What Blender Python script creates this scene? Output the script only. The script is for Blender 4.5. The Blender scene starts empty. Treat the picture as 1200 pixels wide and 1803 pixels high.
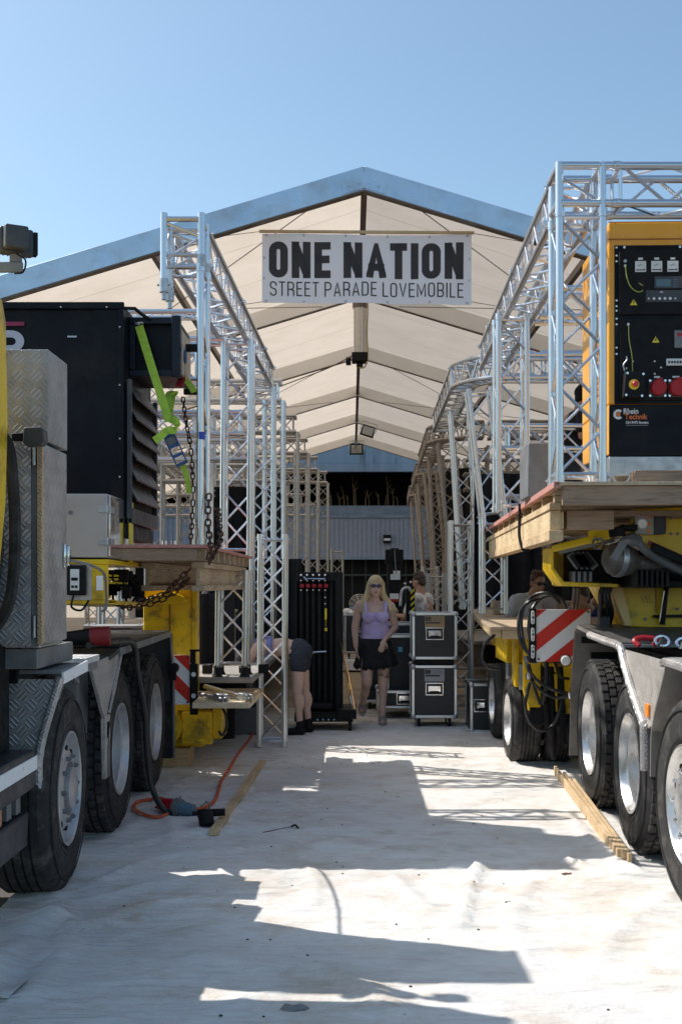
import bpy, math, random
from mathutils import Vector, Matrix, noise
from math import sin, cos, pi, radians
random.seed(7)
scene = bpy.context.scene
# ------------------------------------------------ camera
CAMH = 1.6
cam_d = bpy.data.cameras.new('camera'); cam = bpy.data.objects.new('camera', cam_d)
scene.collection.objects.link(cam); scene.camera = cam
cam.location = (0, 0, CAMH); cam.rotation_euler = (radians(90), 0, 0)
cam_d.sensor_fit = 'AUTO'; cam_d.sensor_width = 36; cam_d.lens = 36*2000/1803
cam_d.shift_x = -19/1803; cam_d.shift_y = 126.5/1803
cam_d.clip_end = 3000; cam_d.clip_start = .05
scene.render.resolution_x = 681; scene.render.resolution_y = 1024
# ------------------------------------------------ light
SUNV = Vector((-.8, .33, 1)).normalized()
el = math.asin(SUNV.z); az = math.atan2(SUNV.x, SUNV.y)
sd = bpy.data.lights.new('sun', 'SUN'); sun = bpy.data.objects.new('sun', sd); scene.collection.objects.link(sun)
sd.energy = 4.0; sd.angle = radians(.5); sd.color = (1, .95, .88)
sun.rotation_euler = SUNV.to_track_quat('Z', 'Y').to_euler()
w = bpy.data.worlds.new('World'); scene.world = w; w.use_nodes = True
nt = w.node_tree; sky = nt.nodes.new('ShaderNodeTexSky'); sky.sky_type = 'NISHITA'; sky.sun_disc = False
sky.sun_elevation = el; sky.sun_rotation = az; sky.altitude = 400; sky.air_density = 1.0; sky.dust_density = 2.1; sky.ozone_density = 1.5
tn = nt.nodes.new('ShaderNodeMix'); tn.data_type = 'RGBA'; tn.blend_type = 'MULTIPLY'; tn.inputs['Factor'].default_value = 1; tn.inputs['B'].default_value = (.93, 1.025, .965, 1)
nt.links.new(sky.outputs[0], tn.inputs['A']); nt.links.new(tn.outputs['Result'], nt.nodes['Background'].inputs[0]); nt.nodes['Background'].inputs[1].default_value = .15
scene.view_settings.view_transform = 'Standard'; scene.view_settings.look = 'None'
scene.view_settings.exposure = 0.33; scene.view_settings.gamma = 1
# ------------------------------------------------ helpers
WM = {}
def px(x, y, d): return Vector(((x-619)*d/2000, d, CAMH-(y-1028)*d/2000))
def ground_px(x, y, z=0.0):
    d = 2000*(CAMH-z)/(y-1028); return Vector(((x-619)*d/2000, d, z))
def world_of(o): return WM.get(o.name, Matrix()) if o else Matrix()
def meta(o, label=None, cat=None, group=None, kind=None):
    if label: o['label'] = label
    if cat: o['category'] = cat
    if group: o['group'] = group
    if kind: o['kind'] = kind
    return o
def thing(name, label, cat, loc=(0, 0, 0), mat=None, group=None):
    o = bpy.data.objects.new(name, None); scene.collection.objects.link(o)
    o.empty_display_size = .1
    m = mat if mat is not None else Matrix.Translation(Vector(loc))
    o.matrix_world = m; WM[o.name] = m.copy()
    return meta(o, label, cat, group)
def spline(pts, n=8):
    P = [Vector(p) for p in pts]; out = []
    for i in range(len(P)-1):
        a = P[i-1] if i else P[i]*2-P[i+1]; b = P[i]; c = P[i+1]
        d = P[i+2] if i+2 < len(P) else P[i+1]*2-P[i]
        for k in range(n):
            t = k/n
            out.append(.5*((2*b)+(c-a)*t+(2*a-5*b+4*c-d)*t*t+(3*b-a-3*c+d)*t*t*t))
    out.append(P[-1]); return out
def frame(z, up=None):
    z = Vector(z).normalized()
    u = Vector(up) if up else (Vector((0, 0, 1)) if abs(z.z) < .95 else Vector((0, 1, 0)))
    x = u.cross(z).normalized(); y = z.cross(x)
    return x, y, z
class MB:
    def __init__(s): s.v = []; s.f = []; s.mi = []; s.cur = 0
    def add(s, vs, fs):
        n = len(s.v); s.v += [Vector(p) for p in vs]
        s.f += [[i+n for i in f] for f in fs]; s.mi += [s.cur]*len(fs); return s
    def bb(s, x0, x1, y0, y1, z0, z1):
        return s.add([(x0,y0,z0),(x1,y0,z0),(x1,y1,z0),(x0,y1,z0),(x0,y0,z1),(x1,y0,z1),(x1,y1,z1),(x0,y1,z1)],
            [(0,3,2,1),(4,5,6,7),(0,1,5,4),(1,2,6,5),(2,3,7,6),(3,0,4,7)])
    def box(s, c, sz, M=None):
        k = MB().bb(-sz[0]/2, sz[0]/2, -sz[1]/2, sz[1]/2, -sz[2]/2, sz[2]/2)
        T = Matrix.Translation(Vector(c)) @ (M.to_4x4() if M else Matrix())
        return s.add([T @ p for p in k.v], k.f)
    def beam(s, p0, p1, wx, wy, up=None):   # rectangular bar between two points
        p0 = Vector(p0); p1 = Vector(p1); x, y, z = frame(p1-p0, up); vs = []
        for p in (p0, p1):
            for a, b in ((-1,-1),(1,-1),(1,1),(-1,1)): vs.append(p+x*a*wx/2+y*b*wy/2)
        return s.add(vs, [(0,3,2,1),(4,5,6,7),(0,1,5,4),(1,2,6,5),(2,3,7,6),(3,0,4,7)])
    def tube(s, p0, p1, r, n=8, r2=None, caps=True):
        p0 = Vector(p0); p1 = Vector(p1); r2 = r if r2 is None else r2
        x, y, z = frame(p1-p0); vs = []
        for p, q in ((p0, r), (p1, r2)):
            for i in range(n): a = 2*pi*i/n; vs.append(p+x*cos(a)*q+y*sin(a)*q)
        fs = [(i, (i+1)%n, n+(i+1)%n, n+i) for i in range(n)]
        if caps: fs += [tuple(range(n-1, -1, -1)), tuple(range(n, 2*n))]
        return s.add(vs, fs)
    def path(s, pts, r, n=8, closed=False, flat=None):
        P = [Vector(p) for p in pts]; m = len(P); vs = []; prev = None
        for i, p in enumerate(P):
            if closed: t = P[(i+1)%m]-P[i-1]
            else: t = P[min(i+1, m-1)]-P[max(i-1, 0)]
            t.normalize()
            if prev is None: x, y, _ = frame(t)
            else:
                x = prev-t*prev.dot(t); x = x.normalized() if x.length > 1e-5 else frame(t)[0]; y = t.cross(x)
            prev = x
            rr = r[i] if isinstance(r, (list, tuple)) else r
            for k in range(n):
                a = 2*pi*k/n; vs.append(p+x*cos(a)*rr+y*sin(a)*rr*(flat or 1))
        fs = []
        for i in range(m if closed else m-1):
            j = (i+1)%m
            for k in range(n): fs.append((i*n+k, i*n+(k+1)%n, j*n+(k+1)%n, j*n+k))
        if not closed: fs += [tuple(range(n-1, -1, -1)), tuple((m-1)*n+k for k in range(n))]
        return s.add(vs, fs)
    def prism(s, poly, axis, a0, a1):   # poly in the two other axes; x:(y,z) y:(x,z) z:(x,y)
        def mk(p, a): return {'x': (a, p[0], p[1]), 'y': (p[0], a, p[1]), 'z': (p[0], p[1], a)}[axis]
        n = len(poly); ar = sum(poly[i][0]*poly[(i+1)%n][1]-poly[(i+1)%n][0]*poly[i][1] for i in range(n))
        if (ar < 0) != (axis == 'y'): poly = poly[::-1]
        vs = [mk(p, a0) for p in poly]+[mk(p, a1) for p in poly]
        return s.add(vs, [tuple(range(n-1, -1, -1)), tuple(range(n, 2*n))]+[(i, (i+1)%n, n+(i+1)%n, n+i) for i in range(n)])
    def pxplate(s, pts, d, th):         # outline facing the street, real thickness, receding from distance d
        return s.prism([(px(x, y, d).x, px(x, y, d).z) for x, y in pts], 'y', d, d+th)
    def lathe(s, prof, o, ax, n=24, a0=0, a1=2*pi):
        o = Vector(o); x, y, z = frame(ax); vs = []; full = abs(a1-a0-2*pi) < 1e-6; m = n if full else n+1
        for r, h in prof:
            for i in range(m): a = a0+(a1-a0)*i/n; vs.append(o+z*h+x*cos(a)*r+y*sin(a)*r)
        fs = []
        for j in range(len(prof)-1):
            for i in range(n):
                k = (i+1)%m; fs.append((j*m+i, j*m+k, (j+1)*m+k, (j+1)*m+i))
        return s.add(vs, fs)
    def ball(s, c, r, n=10, m=7, M=None):
        c = Vector(c); r = (r, r, r) if isinstance(r, (int, float)) else r; vs = []; fs = []
        for j in range(1, m):
            t = pi*j/m
            for i in range(n): a = 2*pi*i/n; vs.append(Vector((sin(t)*cos(a)*r[0], sin(t)*sin(a)*r[1], cos(t)*r[2])))
        vs += [Vector((0, 0, r[2])), Vector((0, 0, -r[2]))]
        for j in range(m-2):
            for i in range(n): k = (i+1)%n; fs.append((j*n+i, (j+1)*n+i, (j+1)*n+k, j*n+k))
        T = len(vs)-2
        for i in range(n): k = (i+1)%n; fs.append((T, i, k)); fs.append((T+1, (m-2)*n+k, (m-2)*n+i))
        return s.add([c+((M @ v) if M else v) for v in vs], fs)
    def cap(s, p0, p1, r0, r1=None, n=12):
        r1 = r0 if r1 is None else r1
        return s.ball(p0, r0, n, 8).ball(p1, r1, n, 8).tube(p0, p1, r0, n, r1)
    def mesh(s, name, mats, inv=None, smooth=35):
        me = bpy.data.meshes.new(name)
        vs = [inv @ p for p in s.v] if inv is not None else s.v
        me.from_pydata([tuple(p) for p in vs], [], s.f)
        for m in mats: me.materials.append(m)
        me.polygons.foreach_set('material_index', s.mi)
        uv = me.uv_layers.new(name='UVMap'); dat = uv.data
        for p in me.polygons:
            n = p.normal; ax = max(range(3), key=lambda k: abs(n[k]))
            for li in p.loop_indices:
                c = me.vertices[me.loops[li].vertex_index].co
                dat[li].uv = (c.y, c.z) if ax == 0 else ((c.x, c.z) if ax == 1 else (c.x, c.y))
        if smooth:
            me.polygons.foreach_set('use_smooth', [True]*len(me.polygons))
            me.set_sharp_from_angle(angle=radians(smooth))
        me.update(); return me
    def build(s, name, mat, parent=None, local=False, smooth=35, bevel=0, seg=2):
        mats = mat if isinstance(mat, (list, tuple)) else [mat]
        inv = None
        if parent is not None and not local: inv = world_of(parent).inverted()
        o = bpy.data.objects.new(name, s.mesh(name, mats, inv, smooth)); scene.collection.objects.link(o)
        if parent is not None: o.parent = parent; WM[o.name] = world_of(parent)
        if bevel:
            b = o.modifiers.new('bevel', 'BEVEL'); b.width = bevel; b.segments = seg; b.limit_method = 'ANGLE'; b.angle_limit = radians(40)
        return o
def copy_tree(o, label=None, mat=None, par=None, group=None):
    c = o.copy(); scene.collection.objects.link(c)
    if par is not None: c.parent = par; WM[c.name] = world_of(par)
    if mat is not None: c.matrix_world = mat; WM[c.name] = mat.copy()
    if label: c['label'] = label
    if group: c['group'] = group
    for ch in list(o.children): copy_tree(ch, par=c)
    return c
# ------------------------------------------------ materials
def nodes(name):
    m = bpy.data.materials.new(name); m.use_nodes = True; t = m.node_tree
    return m, t, t.nodes['Principled BSDF'], t.links.new
def mth(t, op, a, b=None, c=None):
    n = t.nodes.new('ShaderNodeMath'); n.operation = op
    for i, v in enumerate((a, b, c)):
        if v is None: continue
        if isinstance(v, (int, float)): n.inputs[i].default_value = v
        else: t.links.new(v, n.inputs[i])
    return n.outputs[0]
def ramp(t, src, stops):
    r = t.nodes.new('ShaderNodeValToRGB'); t.links.new(src, r.inputs[0])
    while len(r.color_ramp.elements) < len(stops): r.color_ramp.elements.new(.5)
    for e, (p, c) in zip(r.color_ramp.elements, stops): e.position = p; e.color = (*c, 1) if len(c) == 3 else c
    return r.outputs[0]
def tex(t, scale, detail=4, coord='Object', stretch=None, rough=.5, dist=0):
    tc = t.nodes.new('ShaderNodeTexCoord'); n = t.nodes.new('ShaderNodeTexNoise')
    n.inputs['Scale'].default_value = scale; n.inputs['Detail'].default_value = detail; n.inputs['Roughness'].default_value = rough; n.inputs['Distortion'].default_value = dist
    src = tc.outputs[coord]
    if stretch:
        mp = t.nodes.new('ShaderNodeMapping'); mp.inputs['Scale'].default_value = stretch; t.links.new(src, mp.inputs[0]); src = mp.outputs[0]
    t.links.new(src, n.inputs['Vector']); return n.outputs['Fac']
def lerp(c, k): return tuple(max(0, min(1, v*k)) for v in c)
def Mt(name, col, rough=.5, metal=0, var=.12, vs=6, bump=0, bs=60, dirt=None, coat=0, rv=.1, stretch=None, spec=None):
    m, t, p, L = nodes(name)
    f = tex(t, vs, 5, stretch=stretch)
    c = ramp(t, f, [(.3, lerp(col, 1-var)), (.7, lerp(col, 1+var))])
    if dirt:
        dc, amt, ds = dirt
        g = tex(t, ds, 7, rough=.65)
        k = mth(t, 'MULTIPLY', ramp(t, g, [(.5, (0,0,0)), (.68, (1,1,1))]), amt)
        mx = t.nodes.new('ShaderNodeMix'); mx.data_type = 'RGBA'; L(k, mx.inputs['Factor']); L(c, mx.inputs['A']); mx.inputs['B'].default_value = (*dc, 1); c = mx.outputs['Result']
    L(c, p.inputs['Base Color']); p.inputs['Metallic'].default_value = metal
    L(ramp(t, tex(t, vs*2.3, 4), [(.3, (max(0, rough-rv),)*3), (.7, (min(1, rough+rv),)*3)]), p.inputs['Roughness'])
    if coat: p.inputs['Coat Weight'].default_value = coat; p.inputs['Coat Roughness'].default_value = .08
    if spec is not None: p.inputs['Specular IOR Level'].default_value = spec
    if bump:
        b = t.nodes.new('ShaderNodeBump'); b.inputs['Strength'].default_value = bump; b.inputs['Distance'].default_value = .01
        L(tex(t, bs, 3), b.inputs['Height']); L(b.outputs[0], p.inputs['Normal'])
    return m
def Mwood(name, col, dark, stretch=(1, 12, 12), scale=6, rough=.75):
    m, t, p, L = nodes(name)
    f = tex(t, scale, 6, stretch=stretch, dist=.6, rough=.6)
    c = ramp(t, f, [(.3, dark), (.52, col), (.75, lerp(col, 1.12))])
    g = tex(t, 2.5, 5); mx = t.nodes.new('ShaderNodeMix'); mx.data_type = 'RGBA'; mx.blend_type = 'MULTIPLY'; mx.inputs['Factor'].default_value = .7
    L(c, mx.inputs['A']); L(ramp(t, g, [(.3, (.6,.57,.54)), (.6, (1,1,1))]), mx.inputs['B']); L(mx.outputs['Result'], p.inputs['Base Color'])
    p.inputs['Roughness'].default_value = rough
    b = t.nodes.new('ShaderNodeBump'); b.inputs['Strength'].default_value = .25; b.inputs['Distance'].default_value = .004
    L(f, b.inputs['Height']); L(b.outputs[0], p.inputs['Normal']); return m
def Mtread(name, col, s=.045, rot=45, rough=.42, metal=.5, strength=.9):
    m, t, p, L = nodes(name)
    tc = t.nodes.new('ShaderNodeTexCoord'); mp = t.nodes.new('ShaderNodeMapping')
    mp.inputs['Rotation'].default_value = (0, 0, radians(rot)); mp.inputs['Scale'].default_value = (1/s, 1/s, 1)
    L(tc.outputs['UV'], mp.inputs[0]); sp = t.nodes.new('ShaderNodeSeparateXYZ'); L(mp.outputs[0], sp.inputs[0])
    x, y = sp.outputs[0], sp.outputs[1]
    par = mth(t, 'FLOORED_MODULO', mth(t, 'ADD', mth(t, 'FLOOR', x), mth(t, 'FLOOR', y)), 2)
    fx = mth(t, 'SUBTRACT', mth(t, 'FRACT', x), .5); fy = mth(t, 'SUBTRACT', mth(t, 'FRACT', y), .5)
    def mix(a, b): return mth(t, 'ADD', mth(t, 'MULTIPLY', a, mth(t, 'SUBTRACT', 1, par)), mth(t, 'MULTIPLY', b, par))
    a, b = mix(fx, fy), mix(fy, fx)
    bars = mth(t, 'COSINE', mth(t, 'MULTIPLY', b, 2*pi*3.0))
    lim = mth(t, 'SUBTRACT', .44, mth(t, 'MULTIPLY', mth(t, 'ABSOLUTE', b), .35))
    mask = mth(t, 'MULTIPLY', mth(t, 'LESS_THAN', mth(t, 'ABSOLUTE', a), lim), mth(t, 'GREATER_THAN', bars, -.1))
    mask = mth(t, 'MULTIPLY', mask, mth(t, 'LESS_THAN', mth(t, 'ABSOLUTE', b), .46))
    h = mth(t, 'MULTIPLY', mask, mth(t, 'ADD', bars, .3))
    bp = t.nodes.new('ShaderNodeBump'); bp.inputs['Strength'].default_value = strength; bp.inputs['Distance'].default_value = .0035
    L(h, bp.inputs['Height']); L(bp.outputs[0], p.inputs['Normal'])
    f = tex(t, 5, 6, rough=.6); c = ramp(t, f, [(.3, lerp(col, .6)), (.55, col), (.75, lerp(col, 1.1))])
    mx = t.nodes.new('ShaderNodeMix'); mx.data_type = 'RGBA'; L(mth(t, 'MULTIPLY', mask, .35), mx.inputs['Factor']); L(c, mx.inputs['A']); mx.inputs['B'].default_value = (*lerp(col, 1.45), 1)
    L(mx.outputs['Result'], p.inputs['Base Color']); p.inputs['Metallic'].default_value = metal
    L(ramp(t, tex(t, 9, 4), [(.3, (rough-.1,)*3), (.7, (rough+.15,)*3)]), p.inputs['Roughness']); return m
ALU = Mt('aluminium', (.68, .7, .73), .3, 1, .03, 3, rv=.03)
ALU2 = Mt('aluminium_brace', (.7, .72, .75), .28, 1, .03, 4, rv=.03)
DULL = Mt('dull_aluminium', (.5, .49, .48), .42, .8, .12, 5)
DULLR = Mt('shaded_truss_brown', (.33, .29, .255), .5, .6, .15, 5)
STEEL = Mt('stainless_steel', (.5, .49, .48), .38, .8, .04, 2)
GALV = Mt('galvanised_steel', (.5, .52, .54), .42, .8, .2, 14, dirt=((.3,.3,.3), .4, 8))
TREAD = Mtread('tread_plate', (.40, .40, .40), .06)
TREADS = Mtread('tread_plate_small', (.46, .44, .43), .05, 45, .38)
TREADB = Mtread('tread_plate_fender', (.5, .48, .46), .03, 0, .4)
BLACKP = Mt('black_paint', (.0035, .0045, .009), .42, 0, .3, 3, spec=.2, dirt=((.03, .027, .025), .5, 2.2), bump=.04, bs=4)
BLACKM = Mt('black_matt', (.008, .008, .009), .6, 0, .25, 8, .1, spec=.25)
GREYD = Mt('dark_grey_paint', (.055, .057, .065), .45, .2, .15, 5, .05, dirt=((.12,.11,.1), .5, 5))
GREYM = Mt('grey_paint', (.2, .21, .22), .5, .2, .15, 5, dirt=((.12,.11,.1), .5, 6))
RUB = Mt('tyre_rubber', (.022, .022, .023), .72, 0, .25, 9, .12, 70, dirt=((.1, .092, .085), .55, 5), spec=.35)
RUBT = Mt('tyre_tread_rubber', (.035, .034, .034), .85, 0, .2, 12, .2, 70, dirt=((.15, .135, .12), .6, 9), spec=.3)
YEL = Mt('yellow_paint', (.83, .53, .006), .38, 0, .1, 3, .03, 30, dirt=((.16, .1, .03), .8, 5), coat=.12)
YELS = Mt('bright_yellow_paint', (.85, .62, .02), .35, 0, .06, 3, coat=.2)
ORA = Mt('orange_paint', (.88, .39, .014), .33, 0, .05, 2, .02, 20, coat=.35)
RIM = Mt('rim_steel', (.5, .5, .51), .42, .55, .12, 8, dirt=((.3,.29,.27), .5, 9))
RIMC = Mt('rim_chrome', (.74, .73, .72), .33, .85, .05, 8, dirt=((.4,.34,.28), .5, 12))
WOOD = Mwood('pine_wood', (.62, .43, .24), (.45, .28, .13))
WOODY = Mwood('pine_wood_lengthwise', (.68, .5, .3), (.5, .33, .17), (12, 1, 12))
WOODW = Mwood('weathered_wood', (.36, .25, .17), (.2, .13, .085), (1, 12, 12))
WOODG = Mwood('weathered_beam', (.5, .39, .26), (.34, .25, .16), (12, 1, 12))
PLYR = Mt('ply_edge_pink', (.52, .24, .2), .7, 0, .2, 20, .1)
PLYT = Mwood('plywood_top', (.55, .42, .28), (.42, .3, .2), (3, 12, 3))
RED = Mt('red_film', (.75, .035, .02), .35, 0, .05)
WHITE = Mt('white_film', (.92, .92, .93), .35, 0, .03)
REDP = Mt('red_plastic', (.4, .012, .02), .4, 0, .1)
ORGC = Mt('orange_cable', (.62, .1, .03), .5, 0, .15, 20, dirt=((.2,.06,.04), .4, 14))
HOSE = Mt('black_hose', (.02, .02, .022), .45, 0, .3, 10, .1)
BLUEP = Mt('blue_plastic', (.02, .08, .22), .4, 0, .2)
LIME = Mt('lime_strap', (.42, .62, .06), .7, 0, .15, 30, .2, 300)
RUST = Mt('rusty_chain', (.09, .045, .03), .7, .5, .4, 30, .3, 90)
LENS = Mt('white_lens', (.95, .95, .95), .15, 0, .02, coat=.6)
GLASS = Mt('dark_glass', (.012, .014, .018), .06, 0, .1, spec=.8)
DIAL = Mt('dial_white', (.78, .78, .76), .4)
AMB = Mt('amber_reflector', (.85, .26, .02), .3, 0, .05)
CHROME = Mt('chrome', (.8, .8, .8), .12, 1, .02)
LAMIN = Mt('black_laminate', (.022, .024, .028), .4, 0, .2, 40, .08, 200)
FLOORC = None
# ------------------------------------------------ ground
def fabric():
    m, t, p, L = nodes('white_ground_fleece')
    f = tex(t, .9, 6, rough=.62); g = tex(t, 3.5, 7, rough=.7); h = tex(t, .45, 5, rough=.6)
    c = ramp(t, f, [(.3, (.64, .62, .6)), (.5, (.76, .74, .715)), (.8, (.82, .8, .775))])
    mx = t.nodes.new('ShaderNodeMix'); mx.data_type = 'RGBA'; mx.inputs['B'].default_value = (.56, .45, .35, 1)
    L(mth(t, 'MULTIPLY', ramp(t, g, [(.48, (0,0,0)), (.72, (1,1,1))]), mth(t, 'MULTIPLY', ramp(t, h, [(.34, (0,0,0)), (.54, (1,1,1))]), .85)), mx.inputs['Factor'])
    L(c, mx.inputs['A'])
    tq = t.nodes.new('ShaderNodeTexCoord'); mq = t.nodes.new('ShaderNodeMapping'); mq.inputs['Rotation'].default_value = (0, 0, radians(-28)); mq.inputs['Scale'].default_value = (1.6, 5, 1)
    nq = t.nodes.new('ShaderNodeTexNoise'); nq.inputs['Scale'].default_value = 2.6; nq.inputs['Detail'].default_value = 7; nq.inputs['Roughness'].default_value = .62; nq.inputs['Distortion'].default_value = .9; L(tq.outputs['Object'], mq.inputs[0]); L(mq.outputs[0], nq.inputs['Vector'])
    mz = t.nodes.new('ShaderNodeMix'); mz.data_type = 'RGBA'; mz.blend_type = 'MULTIPLY'; mz.inputs['Factor'].default_value = 1; L(mx.outputs['Result'], mz.inputs['A']); L(ramp(t, nq.outputs['Fac'], [(.34, (.88, .87, .86)), (.5, (.98, .98, .98)), (.66, (1, 1, 1))]), mz.inputs['B'])  # wrinkle shading put into the colour as darker streaks
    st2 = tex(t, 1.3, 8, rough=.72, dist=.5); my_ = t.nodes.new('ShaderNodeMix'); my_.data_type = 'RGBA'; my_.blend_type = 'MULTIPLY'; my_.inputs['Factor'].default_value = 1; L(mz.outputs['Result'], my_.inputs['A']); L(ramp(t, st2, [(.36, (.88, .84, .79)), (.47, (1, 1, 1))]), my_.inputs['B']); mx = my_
    sp = tex(t, 38, 4, rough=.6); m2 = t.nodes.new('ShaderNodeMix'); m2.data_type = 'RGBA'; m2.inputs['B'].default_value = (.2, .17, .15, 1)
    L(mth(t, 'MULTIPLY', ramp(t, sp, [(.74, (0,0,0)), (.78, (1,1,1))]), .6), m2.inputs['Factor']); L(mx.outputs['Result'], m2.inputs['A'])
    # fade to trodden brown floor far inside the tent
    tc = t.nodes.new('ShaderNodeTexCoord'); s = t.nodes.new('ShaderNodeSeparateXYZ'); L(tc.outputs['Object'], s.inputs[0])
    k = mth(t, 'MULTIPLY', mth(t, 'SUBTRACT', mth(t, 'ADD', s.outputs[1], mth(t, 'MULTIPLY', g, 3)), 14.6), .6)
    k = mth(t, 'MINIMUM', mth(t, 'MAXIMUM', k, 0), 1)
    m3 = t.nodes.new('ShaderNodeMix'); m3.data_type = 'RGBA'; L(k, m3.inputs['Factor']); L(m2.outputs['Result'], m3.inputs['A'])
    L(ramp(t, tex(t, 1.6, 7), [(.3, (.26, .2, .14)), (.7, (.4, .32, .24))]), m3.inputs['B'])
    L(m3.outputs['Result'], p.inputs['Base Color']); p.inputs['Roughness'].default_value = .85; p.inputs['Specular IOR Level'].default_value = .25
    b = t.nodes.new('ShaderNodeBump'); b.inputs['Strength'].default_value = .8; b.inputs['Distance'].default_value = .03
    tcx = t.nodes.new('ShaderNodeTexCoord'); mpx = t.nodes.new('ShaderNodeMapping'); mpx.inputs['Rotation'].default_value = (0, 0, radians(-28)); mpx.inputs['Scale'].default_value = (1.1, 5, 1)
    nx1 = t.nodes.new('ShaderNodeTexNoise'); nx1.inputs['Scale'].default_value = 2.2; nx1.inputs['Detail'].default_value = 5; nx1.inputs['Distortion'].default_value = .9; L(tcx.outputs['Object'], mpx.inputs[0]); L(mpx.outputs[0], nx1.inputs['Vector'])
    a1 = mth(t, 'ADD', mth(t, 'MULTIPLY', tex(t, 3.4, 5, stretch=(1, 1.8, 1), rough=.55, dist=.7), .7), nx1.outputs['Fac']); a2 = tex(t, 60, 3)
    L(mth(t, 'ADD', a1, mth(t, 'MULTIPLY', a2, .12)), b.inputs['Height']); L(b.outputs[0], p.inputs['Normal']); return m
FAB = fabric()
folds = [  # polyline in picture-measured ground points, height, width
    ([(838,1535),(826,1570),(808,1640)], .028, .035), ([(800,1532),(845,1528),(842,1540)], .02, .05),
    ([(545,1532),(555,1570),(548,1600)], .014, .05), ([(690,1545),(720,1580),(760,1612)], .012, .05),
    ([(215,1500),(300,1478),(420,1465)], .018, .05), ([(200,1480),(260,1440),(330,1400)], .012, .06),
    ([(170,1560),(270,1520),(420,1500)], .016, .05), ([(160,1590),(280,1560),(400,1548)], .012, .06),
    ([(300,1445),(305,1475),(300,1490)], .02, .04), ([(150,1640),(250,1600),(360,1590)], .014, .07),
    ([(420,1340),(330,1375),(280,1420)], .012, .05), ([(460,1400),(400,1440),(330,1470)], .01, .05),
    ([(640,1340),(800,1350),(980,1345)], .016, .05), ([(1010,1450),(1060,1500),(1120,1540)], .02, .06),
    ([(1000,1520),(1080,1545),(1170,1545)], .02, .05), ([(1180,1580),(1090,1640),(1050,1700)], .012, .06),
    ([(860,1400),(960,1390),(1000,1375)], .012, .05), ([(60,1560),(120,1640),(60,1760)], .018, .09),
    ([(560,1490),(660,1500),(780,1496)], .012, .07), ([(500,1700),(620,1730),(700,1790)], .014, .08),
    ([(930,1560),(900,1620),(920,1700)], .012, .08), ([(240,1700),(380,1690),(480,1720)], .012, .08)]
FS = [(spline([ground_px(a, b) for a, b in pts], 5), h, wd) for pts, h, wd in folds]
def seg_d(p, a, b):
    ab = b-a; t = max(0, min(1, (p-a).dot(ab)/max(ab.length_squared, 1e-9))); return (p-a-ab*t).length
def gz(x, y):
    z = noise.fractal(Vector((x*1.1, y*1.1, 3)), 1, 2, 4)*.0045 + .002*noise.noise(Vector((x*4, y*9, 1)))
    z += .005*abs(noise.noise(Vector((x*1.3+y*.8, y*2.6-x*.7, 9))))
    r_ = 1-abs(noise.noise(Vector((x*2.0+y*1.1, y*4.6-x*2.2, 4)))) ; z += .012*r_**14*(.4+.6*max(0, min(1, .6-x*.8)))
    z += .0015*noise.noise(Vector((x*11, y*14, 2)))
    p = Vector((x, y, 0))
    for pl, h, wd in FS:
        if min(abs(y-pl[0].y), abs(y-pl[-1].y), abs(y-pl[len(pl)//2].y)) > 1.2: continue
        dd = min(seg_d(p, pl[i], pl[i+1]) for i in range(len(pl)-1))
        if dd < wd*3: z += 1.35*h*math.exp(-(dd/(wd*.8))**2*1.4)
    return z
gm = MB(); ys = []; y = 2.2
while y < 26: ys.append(y); y += .032 if y < 11 else (.07 if y < 15 else .5)
xs = [-2.6+.04*i for i in range(131)]
for yy in ys:
    for xx in xs: gm.v.append(Vector((xx, yy, gz(xx, yy)*(1 if yy < 13 else .4)+.012)))
nx = len(xs)
for j in range(len(ys)-1):
    for i in range(nx-1):
        X = xs[i]; Y = ys[j]
        edge = -1.72-.1*noise.noise(Vector((Y*1.3, 0, 5)))+(.25*(4.9-Y) if Y < 4.9 else 0)
        if Y < 11 and X < edge: continue
        gm.f.append([j*nx+i, j*nx+i+1, (j+1)*nx+i+1, (j+1)*nx+i])
gm.mi = [0]*len(gm.f)
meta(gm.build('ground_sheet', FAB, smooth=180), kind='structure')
ASPH = Mt('asphalt', (.11, .1, .095), .9, 0, .25, 2, .4, 60, dirt=((.2,.18,.15), .5, 1.5))
meta(MB().add([(-400,-300,-.02),(400,-300,-.02),(400,600,-.02),(-400,600,-.02)], [(0,1,2,3)]).build('ground', ASPH), kind='structure')
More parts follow.
